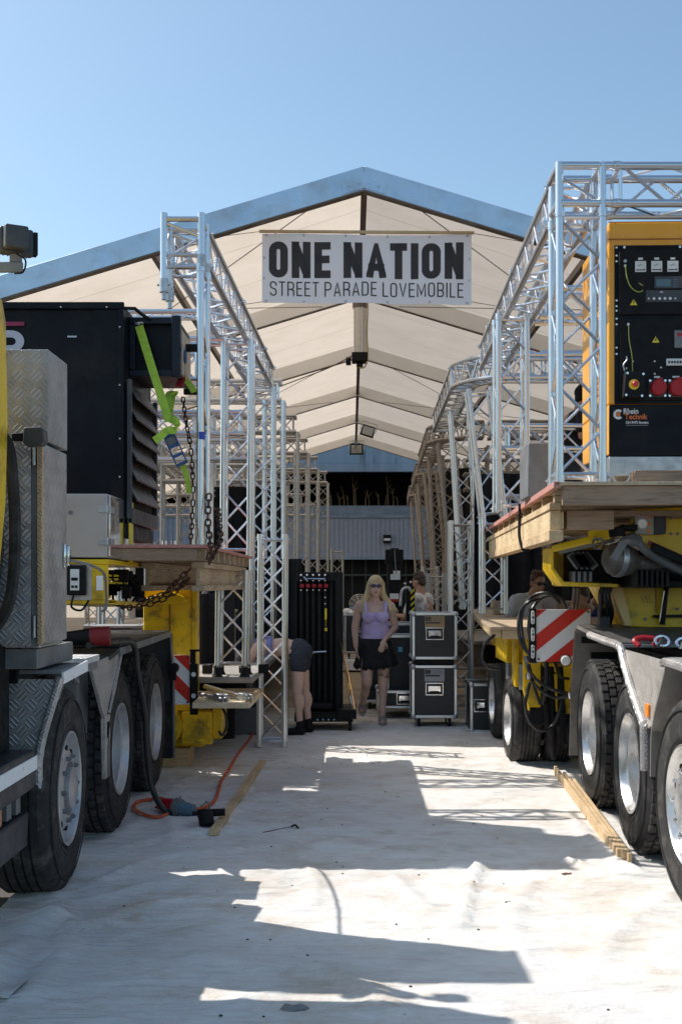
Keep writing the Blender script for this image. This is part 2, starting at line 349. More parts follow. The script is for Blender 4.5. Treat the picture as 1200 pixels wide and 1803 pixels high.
# ------------------------------------------------ tent
def membrane():
    m, t, p, L = nodes('tent_membrane')
    f = tex(t, .8, 5); g = tex(t, 9, 4, stretch=(1, 3, 1))
    c = ramp(t, f, [(.3, (.6, .55, .48)), (.7, (.66, .61, .54))])
    tcs = t.nodes.new('ShaderNodeTexCoord'); sps = t.nodes.new('ShaderNodeSeparateXYZ'); L(tcs.outputs['Object'], sps.inputs[0])
    sm = mth(t, 'LESS_THAN', mth(t, 'FRACT', mth(t, 'MULTIPLY', mth(t, 'ADD', sps.outputs[1], .3), .6)), .022)
    sc_ = t.nodes.new('ShaderNodeMix'); sc_.data_type = 'RGBA'; L(mth(t, 'MULTIPLY', sm, .4), sc_.inputs['Factor']); L(c, sc_.inputs['A']); sc_.inputs['B'].default_value = (.3, .25, .2, 1); c = sc_.outputs['Result']; L(c, p.inputs['Base Color'])
    st_ = ramp(t, tex(t, 1.7, 6, rough=.65), [(.35, (.66, .56, .46)), (.6, (.73, .62, .52))])
    p.inputs['Roughness'].default_value = .6
    tr = t.nodes.new('ShaderNodeBsdfTranslucent'); sd_ = t.nodes.new('ShaderNodeMix'); sd_.data_type = 'RGBA'; L(mth(t, 'MULTIPLY', sm, .35), sd_.inputs['Factor']); L(st_, sd_.inputs['A']); sd_.inputs['B'].default_value = (.4, .32, .25, 1); L(sd_.outputs['Result'], tr.inputs[0])
    mx = t.nodes.new('ShaderNodeMixShader'); mx.inputs[0].default_value = .52
    b = t.nodes.new('ShaderNodeBump'); b.inputs['Strength'].default_value = .45; b.inputs['Distance'].default_value = .04
    L(mth(t, 'ADD', tex(t, 1.4, 4, stretch=(1, 2.5, 1)), mth(t, 'MULTIPLY', g, .12)), b.inputs['Height']); L(b.outputs[0], p.inputs['Normal']); L(b.outputs[0], tr.inputs['Normal'])
    L(p.outputs[0], mx.inputs[1]); L(tr.outputs[0], mx.inputs[2]); L(mx.outputs[0], t.nodes['Material Output'].inputs[0]); return m
MEM = membrane()
RAFT = Mt('rafter_aluminium', (.56, .66, .76), .34, .85, .08, 2, dirt=((.35,.35,.36), .4, 3))  # blue tint in the base colour stands in for reflected sky
RAFTI = Mt('inner_rafter_aluminium', (.86, .84, .8), .6, 0, .04, 2)
PURL = Mt('dark_purlin', (.17, .13, .1), .5, .5, .15, 4)
AX, D0, BAY, HS, SL = .14, 12.85, 5.0, 7.6, .3
tent = thing('marquee_tent', 'large open-fronted marquee tent with beige roof and aluminium rafters over both trusses rows', 'tent', (AX, D0, 0))
tent['label'] = 'large open-fronted marquee tent with beige roof and aluminium rafters'
def az_(n): return 6.04+.055*n      # lower edge of rafter at ridge
for n in range(6):
    y0 = D0+BAY*n; z = az_(n); rh = .27
    for sgn in (-1, 1):
        mb = MB(); pts = [(AX, z), (AX+sgn*HS, z-SL*HS), (AX+sgn*HS, z-SL*HS+rh), (AX, z+rh)]
        mb.prism(pts, 'y', y0-.05, y0+.05)
        r = mb.build('rafter', RAFT if n == 0 else RAFTI, tent, bevel=.008)
        lip = MB(); lip.beam((AX, y0, z-.008), (AX+sgn*HS, y0, z-SL*HS-.008), .115 if n == 0 else .05, .014)
        lip.build('rafter_lip', PURL, r)
        MB().bb(AX+sgn*HS-.06, AX+sgn*HS+.06, y0-.1, y0+.1, 0, z-SL*HS+.1).build('post', RAFT, tent, bevel=.01)
    gp = MB(); gp.prism([(AX-.25, z-.02-.075+.04), (AX, z+.02), (AX+.25, z-.095+.04), (AX+.25, z+.1), (AX, z+.19), (AX-.25, z+.1)], 'y', y0-.06, y0+.06)
    for k in range(4): gp.tube((AX-.17+.11*k, y0-.06, z+.09-abs(-.17+.11*k)*.3), (AX-.17+.11*k, y0-.075, z+.09-abs(-.17+.11*k)*.3), .012, 8)
    gp.build('ridge_plate', RAFT if n == 0 else RAFTI, tent)
for n in range(5):
    y0 = D0+BAY*n+.07; y1 = y0+BAY-.14; z0, z1 = az_(n), az_(n+1)
    MB().beam((AX, y0, z0+.06), (AX, y1, z1+.06), .07, .1).build('ridge_purlin', PURL, tent)
    for o in ((-2.4, 2.55, -5, 5) if n < 3 else (-5, 5)):
        MB().beam((AX+o, y0, z0-abs(o)*SL+.05), (AX+o, y1, z1-abs(o)*SL+.05), .06, .09).build('purlin', PURL, tent)
    for sgn in (-1, 1):                 # membrane with slight sag between rafters
        mb = MB(); NU, NV = 24, 14
        for j in range(NV+1):
            for i in range(NU+1):
                u = i/NU; v = j/NV; x = AX+sgn*(u*(HS+.12)); sag = .10*sin(pi*v)*(.25+.75*sin(pi*min(1, u*1.0+.0)))
                wr = .012*noise.noise(Vector((u*9, v*14+n*7, sgn)))*sin(pi*v)
                yy = y0-.07+v*BAY
                mb.v.append(Vector((x, yy, z0+(z1-z0)*v+.26-SL*abs(x-AX)-sag+wr)))
        for j in range(NV):
            for i in range(NU):
                a = j*(NU+1)+i; q = [a, a+1, a+NU+2, a+NU+1]; mb.f.append(q if sgn > 0 else q[::-1]); mb.mi.append(0)
        mb.build('roof_panel', MEM, tent, smooth=180)
        st = MB(); zc = lambda x, v: z0+(z1-z0)*v-SL*abs(x)+.02
        if n in (0, 2):
            for a, b in (((.6, .0), (4.6, 1)), ((4.6, 0), (.6, 1))):
                st.tube((AX+sgn*a[0], y0, zc(a[0], 0)), (AX+sgn*b[0], y1, zc(b[0], 1)), .006, 5)
            st.build('bracing_cable', PURL, tent)
# side walls of the tent, part of it
for sgn in (-1, 1):
    mb = MB()
    for k in range(41):
        yy = D0+5+k*20/40; xo = .05*sin(k*1.9)
        for z in (0, 3.78): mb.v.append(Vector((AX+sgn*(HS-.1)+xo*.6, yy, z)))
    for k in range(40): mb.f.append([2*k, 2*k+1, 2*k+3, 2*k+2]); mb.mi.append(0)
    mb.build('side_wall', MEM, tent, smooth=180)
# ------------------------------------------------ lamps in the tent
hl = thing('hanging_lamp', 'long tubular lamp hanging in its clear sleeve below the banner', 'lamp', (.12, 17.3, 6.0))
FROST = Mt('frosted_sleeve', (.62, .58, .52), .25, 0, .05, coat=.5)
zt, zb = 5.83, 4.97
MB().tube((.12,17.3,zb+.14),(.12,17.3,zt-.03),.095,20).build('sleeve', FROST, hl)
mb = MB(); mb.tube((.12,17.3,zt-.03),(.12,17.3,zt+.04),.11,20)
mb.tube((.12,17.3,zt+.04),(.12,17.3,zt+.3),.02,8); mb.build('top_cap', PURL, hl)
mb = MB(); mb.bb(.0,.24,17.18,17.42,zb,zb+.14); mb.bb(-.09,-.01,17.22,17.38,zb-.03,zb+.07); mb.tube((.12,17.3,zb),(.12,17.3,zb-.07),.05,10); mb.build('ballast_box', BLACKM, hl, bevel=.01)
mb = MB()
for a in range(5): mb.tube((.12+.1*cos(a*1.26),17.3+.1*sin(a*1.26),zb+.14),(.12+.1*cos(a*1.26),17.3+.1*sin(a*1.26),zt-.03),.006,6)
mb.build('guard_rods', RAFTI, hl)
mb = MB(); mb.path(spline([(.2,17.25,zt+.2),(.24,17.2,zt),(.23,17.2,5.4),(.24,17.2,zb+.1),(.2,17.2,zb-.08),(.1,17.2,zb-.1)],6),.012,6)
mb.build('supply_cable', Mt('tan_cable', (.4,.28,.12), .6), hl)
mb = MB(); mb.path(spline([(.0,17.2,5.05),(-.35,17.1,4.85),(-.9,17,4.62),(-1.35,16.8,4.42),(-1.5,16.8,4.44),(-1.45,16.8,4.36),(-1.3,16.8,4.38)],6),.009,6)
meta(mb.build('loose_cable', PURL), 'thin cable sagging from the tubular lamp towards the left roof rafters', 'cable')
def flood(x, y, z, lab, ang, size=.3):
    t = thing('floodlight', lab, 'floodlight', mat=Matrix.Translation((x, y, z)) @ Matrix.Rotation(ang, 4, 'Y'))
    s = size
    mb = MB(); mb.prism([(-s*.55,-s*.4),(s*.55,-s*.4),(s*.5,s*.45),(-s*.5,s*.45)], 'y', 0, .12)
    for k in range(5): mb.bb(-s*.45+k*s*.22, -s*.45+k*s*.22+.012, .12, .16, -s*.3, s*.35)
    mb.build('housing', BLACKM, t, local=True, bevel=.008)
    MB().bb(-s*.42, s*.42, -.012, -.003, -s*.3, s*.34).build('glass', Mt('lamp_glass', (.35,.36,.34), .1, .6), t, local=True)
    MB().path([(-s*.6,.06,0),(-s*.6,.06,s*.7),(s*.6,.06,s*.7),(s*.6,.06,0)], .014, 6).build('bracket', GALV, t, local=True)
    return t
flood(.15, 36.5, 5.92, 'square floodlight under the far end of the tent ridge', 0, .4)
flood(.45, 32, 5.9, 'tilted floodlight beside the ridge above the far square one', .3, .36)
# ------------------------------------------------ banner
BX0, BX1, BZ1, BZ0, BY = -1.03, 1.372, 5.62, 4.82, 13.05
def bpt(u, v, off=0):   # u right, v up
    x = BX0+u*(BX1-BX0); z = BZ0+v*(BZ1-BZ0)
    z += -.012*sin(pi*u)*v + .006*sin(u*17)*(1-v)-.02*(u-.5)
    y = BY+.014*sin(u*9+v*2)+.008*sin(u*23-v*5)
    return Vector((x, y-off, z))
ban = thing('banner', 'white ONE NATION Street Parade Lovemobile banner hanging under the tent gable', 'banner', (.17, BY, BZ0))
def cloth(name, col, tr, k):
    m, t, p, L = nodes(name); p.inputs['Base Color'].default_value = (*col, 1); p.inputs['Roughness'].default_value = .6
    q = t.nodes.new('ShaderNodeBsdfTranslucent'); q.inputs[0].default_value = (*tr, 1); mx = t.nodes.new('ShaderNodeMixShader'); mx.inputs[0].default_value = k
    L(p.outputs[0], mx.inputs[1]); L(q.outputs[0], mx.inputs[2]); L(mx.outputs[0], t.nodes['Material Output'].inputs[0]); return m
mb = MB(); NU, NV = 60, 16
for th in (0, -.004):
    for j in range(NV+1):
        for i in range(NU+1): mb.v.append(bpt(i/NU, j/NV, th))
o2 = (NU+1)*(NV+1)
for j in range(NV):
    for i in range(NU):
        a = j*(NU+1)+i; mb.f += [[a, a+1, a+NU+2, a+NU+1], [o2+a, o2+a+NU+1, o2+a+NU+2, o2+a+1]]
mb.mi = [0]*len(mb.f); mb.build('sheet', cloth('banner_cloth', (.95,.95,.97), (.92,.9,.92), .45), ban, smooth=180)
mb = MB(); mb.beam((BX0-.03, BY, BZ1+.03), (BX1+.03, BY, BZ1+.012), .035, .028); mb.build('batten', WOODY, ban)
mb = MB()
for u in (.02, .2, .4, .6, .8, .98):
    for v in (.025, .975):
        p = bpt(u, v, .004); mb.lathe([(.007,0),(.014,0),(.014,.003),(.007,.003),(.007,0)], p, (0,-1,0), 12)
        if v > .5: mb.tube(p, (p.x, BY, BZ1+.03), .003, 4)
for v in (.35, .65):
    for u in (.01, .99): mb.lathe([(.007,0),(.014,0),(.014,.003),(.007,.003),(.007,0)], bpt(u, v, .004), (0,-1,0), 12)
mb.build('eyelets', GALV, ban)
mb = MB()
mb.tube((BX0, BY, BZ1+.03), (AX-1.6, BY+.1, 5.63), .004, 5).tube((BX1, BY, BZ1+.01), (AX+1.9, BY+.1, 5.55), .004, 5)
mb.tube((BX0, BY, BZ0+.02), (-2.7, BY+.1, 4.62), .004, 5).tube((BX1, BY, BZ0+.02), (2.6, BY+.1, 4.66), .004, 5)
mb.build('guy_ropes', PURL, ban)
def arc(cx, cy, rx, ry, a0, a1, n=8): return [(cx+rx*cos(radians(a0+(a1-a0)*i/n)), cy+ry*sin(radians(a0+(a1-a0)*i/n))) for i in range(n+1)]
def glyph(ch, w, h, r):
    # centre lines in a w x h box; r corner radius
    if ch == 'O': return [(arc(r, r, r, r, 180, 270)+arc(w-r, r, r, r, 270, 360)+arc(w-r, h-r, r, r, 0, 90)+arc(r, h-r, r, r, 90, 180), True)]
    if ch == 'N': return [([(0, 0), (0, h)], False), ([(w, 0), (w, h)], False), ([(0, h), (w, 0)], False)]
    if ch == 'E': return [([(w, 0), (0, 0), (0, h), (w, h)], False), ([(0, h*.52), (w*.88, h*.52)], False)]
    if ch == 'A': return [([(0, 0), (w/2, h), (w, 0)], False), ([(w*.16, h*.26), (w*.84, h*.26)], False)]
    if ch == 'T': return [([(0, h), (w, h)], False), ([(w/2, 0), (w/2, h)], False)]
    if ch == 'I': return [([(0, 0), (0, h)], False)]
    if ch == 'L': return [([(w, 0), (0, 0), (0, h)], False)]
    if ch == 'V': return [([(0, h), (w/2, 0), (w, h)], False)]
    if ch == 'M': return [([(0, 0), (0, h), (w/2, h*.15), (w, h), (w, 0)], False)]
    if ch == 'P': return [([(0, 0), (0, h)], False), ([(0, h)]+arc(w-r, h-r, r, r, 90, 0, 5)+arc(w-r, h*.46+r, r, r, 0, -90, 5)+[(0, h*.46)], False)]
    if ch == 'R': return glyph('P', w, h, r)+[([(w*.5, h*.46), (w, h*.36), (w, 0)], False)]
    if ch == 'B': return glyph('P', w, h, r)+[([(w-r, h*.46)]+arc(w-r, h*.46-r, r, r, 90, 0, 5)+arc(w-r, r, r, r, 0, -90, 5)+[(0, 0)], False)]
    if ch == 'D': return [([(0, 0), (0, h)]+arc(w-r, h-r, r, r, 90, 0, 5)+arc(w-r, r, r, r, 0, -90, 5)+[(0, 0)], False)]
    if ch == 'S': return [(arc(r, r, r, r, 190, 270, 5)+arc(w-r, r, r, r, 270, 360, 5)+[(w, h*.3), (w*.85, h*.45), (w*.15, h*.57), (0, h*.72)]+arc(r, h-r, r, r, 180, 90, 5)+arc(w-r, h-r, r, r, 90, -10, 5), False)]
    if ch == 'C': return [(arc(w-r, r, r, r, 350, 270, 5)+arc(r, r, r, r, 270, 180, 5)+arc(r, h-r, r, r, 180, 90, 5)+arc(w-r, h-r, r, r, 90, 10, 5), False)]
    return []
def ribbon(pts, t, closed, ext=True):
    P = [Vector((a, b)) for a, b in pts]; Q = [P[0]]
    for p in P[1:]:
        if (p-Q[-1]).length > 1e-4: Q.append(p)
    if closed and (Q[0]-Q[-1]).length < 1e-4: Q.pop()
    P = Q; n = len(P); L_ = []
    for i in range(n):
        if closed: d0 = (P[i]-P[i-1]).normalized(); d1 = (P[(i+1)%n]-P[i]).normalized()
        else:
            d0 = (P[i]-P[i-1]).normalized() if i else (P[1]-P[0]).normalized(); d1 = (P[i+1]-P[i]).normalized() if i < n-1 else d0
        nn = Vector((-d0.y, d0.x))+Vector((-d1.y, d1.x)); nn.normalize(); c = max(.35, nn.dot(Vector((-d0.y, d0.x))))
        e = Vector((0, 0))
        if not closed and i == 0: e = -d1*t/2
        if not closed and i == n-1: e = d0*t/2
        L_.append((P[i]+e+nn*t/2/c, P[i]+e-nn*t/2/c))
    out = []; m = n if closed else n-1
    for i in range(m):
        a, b = L_[i]; c, d = L_[(i+1)%n]
        k = max(1, int((a-c).length/.04))
        for j in range(k): out.append([a.lerp(c, j/k), a.lerp(c, (j+1)/k), b.lerp(d, (j+1)/k), b.lerp(d, j/k)])
    return out
def text_quads(s, x0, x1, z0, z1, t, adv, ratio):
    ws = [ratio.get(c, ratio['*']) for c in s]; tot = sum(ws)+adv*(len(s)-1); k = (x1-x0)/tot; x = x0; out = []
    for c, wd in zip(s, ws):
        W = wd*k-t
        if c == 'I': W = 0
        H = z1-z0-t
        r = max(.004, min(W*.48, .5*(W)))
        lay = 0
        for pts, cl in glyph(c, max(W, 0), H, r):
            for q in ribbon(pts, t, cl):
                c_ = (lambda v, lo, hi: max(lo, min(hi, v)))
                out.append(([(c_(p.x, -t/2, max(W, 0)+t/2)+x+t/2, c_(p.y, -t/2, H+t/2)+z0+t/2) for p in q], lay))
            lay += 1
        x += (wd+adv)*k
    return out
def onbanner(quads, name, mat):
    mb = MB(); W = BX1-BX0; H = BZ1-BZ0
    for q, lay in quads: mb.add([bpt(a/W, b/H, .003+.0006*lay) for a, b in q], [(0, 1, 2, 3)])
    for i, f in enumerate(mb.f):
        a, b, c = (mb.v[k] for k in f[:3])
        if (b-a).cross(c-a).y > 0: mb.f[i] = f[::-1]
    mb.build(name, mat, ban, smooth=0)
INK = cloth('banner_ink', (.05, .046, .046), (.16, .14, .13), .35)
W = BX1-BX0; H = BZ1-BZ0
R = {'*': 1.0, 'I': .38, ' ': .28, 'T': .9, 'A': 1.06, 'E': .86}
onbanner(text_quads('ONE NATION', W*.033, W*.962, H*.365, H*.885, .088, .2, R), 'main_lettering', INK)
R = {'*': 1.0, 'I': .2, ' ': .2, 'T': .9, 'E': .85, 'M': 1.3, 'L': .8, 'A': 1.05, 'V': 1.05}
onbanner(text_quads('STREET PARADE LOVEMOBILE', W*.037, W*.962, H*.1, H*.31, .0155, .32, R), 'small_lettering', INK)
# ------------------------------------------------ building behind the tent
CORR = Mt('corrugated_sheet', (.36, .42, .52), .5, .15, .08, 2, dirt=((.2,.24,.3), .4, 2))
def streaks():
    m, t, p, L = nodes('stained_blue_board')
    f = tex(t, 1.1, 5, stretch=(1.6, 1, .12), rough=.6)
    L(ramp(t, f, [(.42, (.3, .38, .46)), (.56, (.24, .32, .39)), (.66, (.045, .07, .085))]), p.inputs['Base Color']); p.inputs['Roughness'].default_value = .7; return m
by = 42.0
bld = thing('industrial_building', 'blue-grey industrial hall with corrugated cladding and weathered canopy behind the tent', 'building', (0, by, 0))
mb = MB(); x = -9.0; i = 0
while x < 7.0:
    dd = .035 if i % 2 else 0
    mb.bb(x, x+.085, by-dd, by+.2, 2.62, 4.04); x += .085; i += 1
mb.build('corrugated_cladding', CORR, bld, smooth=0)
mb = MB(); mb.bb(-9, 7, by-.12, by+.3, 4.04, 4.14); mb.bb(-9, 7, by+.1, by+.4, 4.14, 4.5); mb.bb(-9, 7, by-.1, by+.3, 2.5, 2.62); mb.build('ledge', Mt('blue_ledge', (.28,.36,.46), .6, .1, .2, 3), bld)
mb = MB(); mb.bb(-14, 14, by-2.0, by-1.8, 5.85, 6.75); mb.bb(-14, 14, by-2.06, by-1.8, 5.55, 5.84); mb.build('canopy_fascia', streaks(), bld)
mb = MB(); mb.bb(-14, 14, by-1.8, by+5, 6.5, 6.7); mb.build('canopy_roof', GREYD, bld)
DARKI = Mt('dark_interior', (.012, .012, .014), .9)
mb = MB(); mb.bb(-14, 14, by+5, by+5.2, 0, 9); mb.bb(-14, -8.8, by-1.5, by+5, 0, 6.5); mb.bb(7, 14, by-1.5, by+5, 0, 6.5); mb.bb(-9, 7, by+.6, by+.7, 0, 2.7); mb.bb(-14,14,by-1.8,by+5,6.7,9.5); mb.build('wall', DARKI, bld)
mb = MB()
for k in range(26): xx = -6+k*.5; mb.bb(xx, xx+.03, by+.3, by+.36, 0, 2.5)
mb.bb(-6, 7, by+.28, by+.4, 1.9, 1.96); mb.build('gate_bars', Mt('gate_green', (.05,.07,.06), .6), bld)
wl = MB(); wl.bb(1.16, 1.44, by-.3, by-.04, 3.1, 3.4); w1 = wl.build('wall_lamp', BLACKM, bld, bevel=.02)
MB().bb(1.18, 1.42, by-.32, by-.303, 3.19, 3.27).build('lamp_glass', LENS, w1)
rnd = random.Random(4)
STALK = Mt('dry_stalks', (.3, .22, .13), .8)
for k, (xx, hh) in enumerate([(-.85,.5),(-.6,.75),(-.45,.35),(-.1,.5),(.25,.4),(.42,.8),(-.05,.65),(.85,.95),(.78,1.5),(1.2,.8),(1.35,.55),(1.7,.6),(2.05,1.45),(1.95,.4),(2.25,.7),(2.4,.5),(.55,.3),(-.25,.3)]):
    mb = MB(); hh *= .75; b = Vector((xx-1.0+.3, by+.25, 4.5))
    a = rnd.uniform(-.25, .25)
    top = b+Vector((a*hh*.6, 0, hh)); mid = b+Vector((a*hh*.15, 0, hh*.5))
    mb.path(spline([b, mid, top], 4), [.02-.012*i/8 for i in range(9)], 5)
    for q in range(rnd.randint(1, 4)):
        s0 = mid.lerp(top, rnd.random()); mb.tube(s0, s0+Vector((rnd.uniform(-.16, .16), rnd.uniform(-.05,.05), rnd.uniform(.08, .26))), .008, 4)
    lab = ['short bushy', 'tall forked', 'low', 'leaning'][k % 4]
    meta(mb.build('dry_weed', STALK), 'dry brown weed stalk growing on the ledge above the corrugated cladding', 'weed', 'dry weeds on the building ledge')
# ------------------------------------------------ trusses
TC = {}
def truss_meshes(L, w, chords, m1, m2, n, pitch):
    key = (round(L, 3), w, chords, m1.name, n)
    if key in TC: return TC[key]
    h = w/2
    cs = [(-h, -h), (h, -h), (h, h), (-h, h)] if chords == 4 else [(-h, 0), (h, 0)]
    R_ = .025 if w > .2 else .018
    cm = MB().tube((0, 0, .03), (0, 0, L-.03), R_, n)
    for e, s in ((0, 1), (L, -1)):
        cm.tube((0, 0, e-s*.002), (0, 0, e+s*.05), R_+.005, n)
        if n > 6: cm.tube((-.042, 0, e+s*.03), (.042, 0, e+s*.03), .008, 6)
    q_ = 2.0
    while n > 6 and L > 2.6 and q_ < L-.5:
        cm.tube((0, 0, q_-.06), (0, 0, q_-.004), R_+.005, n); cm.tube((0, 0, q_+.004), (0, 0, q_+.06), R_+.005, n)
        for g_ in (-.035, .035): cm.tube((-.04, 0, q_+g_), (.045, 0, q_+g_), .007, 6)
        q_ += 2.0
    cm = cm.mesh('chord', [m1])
    mb = MB(); k = max(2, round((L-.12)/pitch)); z0 = .06; dz = (L-.12)/k
    pr = [(0,1),(1,2),(2,3),(3,0)] if chords == 4 else [(0,1)]
    for fi, (a, b) in enumerate(pr):
        A = cs[a]; B = cs[b]
        for e in (.05, L-.05): mb.tube((*A, e), (*B, e), .012 if n > 6 else .01, 6 if n > 6 else 4, caps=False)
        for i in range(k):
            p, q = (A, B) if i % 2 == 0 else (B, A)
            mb.tube((*p, z0+i*dz), (*q, z0+(i+1)*dz), .0105 if n > 6 else .009, 6 if n > 6 else 4, caps=False)
    bm = mb.mesh('bracing', [m2])
    km = None
    TC[key] = (cm, bm, km, cs); return TC[key]
def truss(p0, p1, label, cat='truss', name='truss', w=.24, chords=4, m1=None, m2=None, n=12, pitch=.245, xv=(1, 0, 0), group=None, parts=True):
    m1 = m1 or ALU; m2 = m2 or ALU2
    p0 = Vector(p0); p1 = Vector(p1); z = (p1-p0).normalized(); x = Vector(xv); x = (x-z*x.dot(z)).normalized(); y = z.cross(x)
    T = Matrix((( x.x, y.x, z.x, p0.x), (x.y, y.y, z.y, p0.y), (x.z, y.z, z.z, p0.z), (0, 0, 0, 1)))
    t = thing(name, label, cat, mat=T, group=group)
    cm, bm, km, cs = truss_meshes((p1-p0).length, w, chords, m1, m2, n, pitch)
    def lk(nm, me, off=(0, 0, 0)):
        o = bpy.data.objects.new(nm, me); scene.collection.objects.link(o); o.parent = t; o.location = off; WM[o.name] = T
    for c in cs: lk('chord', cm, (c[0], c[1], 0))
    lk('bracing', bm); return t
G1 = 'aluminium truss sections of the left float'; G2 = 'aluminium truss sections of the right float'
# left float, near end
ld = 1.86
truss((-1.005, 7.72, ld), (-1.005, 7.72, 3.74), 'flat ladder truss upright at the front corner of the left float, with blue tape', 'truss upright', 'truss_upright', chords=2, xv=(.05, 1, 0), group=G1, w=.24)
tb = thing('truss_corner', 'four-way truss corner hanging at the front top of the left float', 'truss corner', (-1.13, 7.72, 3.74), group=G1)
mb = MB(); LX0, LX1, LY0, LY1 = -1.255, -1.005, 7.6, 7.84
for x in (LX0, LX1):
    for y in (LY0, LY1): MB().tube((x, y, 3.62 if x == LX0 else 3.7), (x, y, 4.08), .025, 12).build('chord', ALU, tb)
mb = MB()
for y in (LY0, LY1):
    for z in (3.72, 3.80, 4.04): mb.tube((LX0, y, z), (LX1, y, z), .012 if z < 4 else .02, 8)
    mb.tube((LX0, y, 4.02), (LX1, y, 3.92), .011, 8).tube((LX0, y, 3.76), (LX1, y, 3.92), .011, 8)
for x in (LX0, LX1):
    for z in (3.8, 4.04): mb.tube((x, LY0, z), (x, LY1, z), .016, 8)
    mb.tube((x, LY0, 3.8), (x, LY1, 4.02), .011, 8)
mb.build('bracing', ALU2, tb)
mb = MB()
for y in (LY0, LY1):
    MB().tube((LX0, y, 3.55), (LX0, y, 3.64), .031, 12).tube((LX0, y, 3.50), (LX0, y, 3.56), .017, 10).tube((LX0-.045, y, 3.6), (LX0+.045, y, 3.6), .008, 6).build('coupler', GALV, tb)
    MB().tube((LX1, y, 3.72), (LX1, y, 3.8), .031, 12).build('coupler', GALV, tb)
truss((-1.12, 7.86, 3.92), (-1.02, 12.95, 3.94), 'long straight box truss running back along the top of the left float', 'truss beam', 'truss_beam', group=G1)
bt = MB(); bt.tube((-1.005, 7.6, 2.565), (-1.005, 7.6, 2.615), .0268, 12)
o = bt.build('tape_band', Mt('blue_tape', (.02,.06,.4), .4)); meta(o, 'small blue tape band around the front left ladder truss upright', 'tape')
truss((-1.04, 10.32, ld), (-1.03, 10.32, 3.8), 'bright box truss tower on the wooden deck under the long left beam', 'truss tower', 'truss_tower', group=G1)
truss((-1.0, 12.8, .8), (-1.0, 12.8, 3.8), 'box truss tower holding the far end of the long left beam', 'truss tower', 'truss_tower', group=G1)
truss((-1.15, 10.3, 3.92), (-5.2, 10.3, 3.92), 'cross truss leading left from the long left beam above the black generator', 'truss beam', 'truss_beam', group=G1, xv=(0,1,0))
truss((-1.15, 8.9, 3.3), (-5.2, 8.9, 3.3), 'lower cross truss passing behind the overhanging black box', 'truss beam', 'truss_beam', group=G1, xv=(0,1,0))
truss((-1.2, 12.8, 3.4), (-6.2, 12.8, 3.4), 'lower cross truss at the far end of the long left beam', 'truss beam', 'truss_beam', group=G1, xv=(0,1,0), n=8)
# single standing truss on the floor
truss((-.78, 11.15, .02), (-.77, 11.17, 2.08), 'single box truss standing upright alone on the white floor before the bending woman', 'truss tower', 'truss_tower')
# small truss under the left deck
truss((-1.06, 10.1, .84), (-1.05, 10.1, 1.72), 'short truss tower on black feet below the left wooden deck', 'truss tower', 'truss_tower', group=G1)
rows = [(14.5, -.87), (17.5, -.83), (20.3, -.77), (23.2, -.68), (26.2, -.55)]
ordn = ['first', 'second', 'third', 'fourth', 'fifth', 'sixth']
for i, (d, xe) in enumerate(rows):
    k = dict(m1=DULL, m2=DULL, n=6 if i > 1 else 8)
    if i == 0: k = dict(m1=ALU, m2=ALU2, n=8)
    tag = '%s portal back from the long left beam' % ordn[i]
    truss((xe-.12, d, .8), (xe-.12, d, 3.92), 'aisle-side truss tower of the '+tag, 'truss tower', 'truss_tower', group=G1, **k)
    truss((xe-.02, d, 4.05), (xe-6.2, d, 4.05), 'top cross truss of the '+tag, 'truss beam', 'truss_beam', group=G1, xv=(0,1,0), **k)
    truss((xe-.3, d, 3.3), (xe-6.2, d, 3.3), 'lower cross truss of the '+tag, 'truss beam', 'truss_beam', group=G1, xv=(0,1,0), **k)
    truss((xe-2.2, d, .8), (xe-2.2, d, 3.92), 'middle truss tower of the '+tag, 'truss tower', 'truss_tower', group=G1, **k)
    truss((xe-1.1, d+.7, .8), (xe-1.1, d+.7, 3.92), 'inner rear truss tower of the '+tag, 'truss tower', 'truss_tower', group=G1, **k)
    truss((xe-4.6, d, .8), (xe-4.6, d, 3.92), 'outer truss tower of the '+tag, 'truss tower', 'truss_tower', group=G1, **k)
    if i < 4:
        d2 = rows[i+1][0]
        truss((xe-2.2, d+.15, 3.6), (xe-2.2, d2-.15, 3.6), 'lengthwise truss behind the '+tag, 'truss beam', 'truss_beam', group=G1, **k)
# right float
rd = 2.225
def rx(d): return 1.22+.033*(d-6.95)
truss((1.404, 7.1, rd), (1.404, 7.1, 3.9), 'bright box truss tower at the front corner of the right float beside the orange generator', 'truss tower', 'truss_tower', group=G2, w=.262)
tb = thing('truss_corner', 'truss corner block on top of the front tower of the right float', 'truss corner', (1.345, 7.1, 3.9), group=G2)
mb = MB(); c0 = (1.273, 1.535); c1 = (6.98, 7.22)
for x in c0:
    for y in c1: MB().tube((x, y, 3.9), (x, y, 4.19 if (x, y) != (1.273, 7.22) else 4.12), .025, 12).build('chord', ALU, tb)
mb = MB()
for z in (3.94, 4.17):
    for y in c1: mb.tube((c0[0], y, z), (c0[1]+.06, y, z), .025, 12)
    for x in c0: mb.tube((x, c1[0], z), (x, c1[1]+.06, z), .025, 12)
for y in c1: mb.tube((c0[0], y, 4.1), (c0[1], y, 3.94), .011, 8)
mb.build('bracing', ALU2, tb)
truss((1.6, 7.1, 4.055), (2.27, 7.1, 4.055), 'short cross truss over the generator joined to the front right corner block', 'truss beam', 'truss_beam', group=G2, xv=(0,1,0), w=.23)
truss((2.27, 7.1, 4.055), (5.6, 7.1, 4.055), 'cross truss continuing right over the orange generator out of view', 'truss beam', 'truss_beam', group=G2, xv=(0,1,0), w=.23)
truss((1.40, 7.3, 4.04), (1.51, 12.25, 4.04), 'long straight box truss running back along the top of the right float', 'truss beam', 'truss_beam', group=G2)
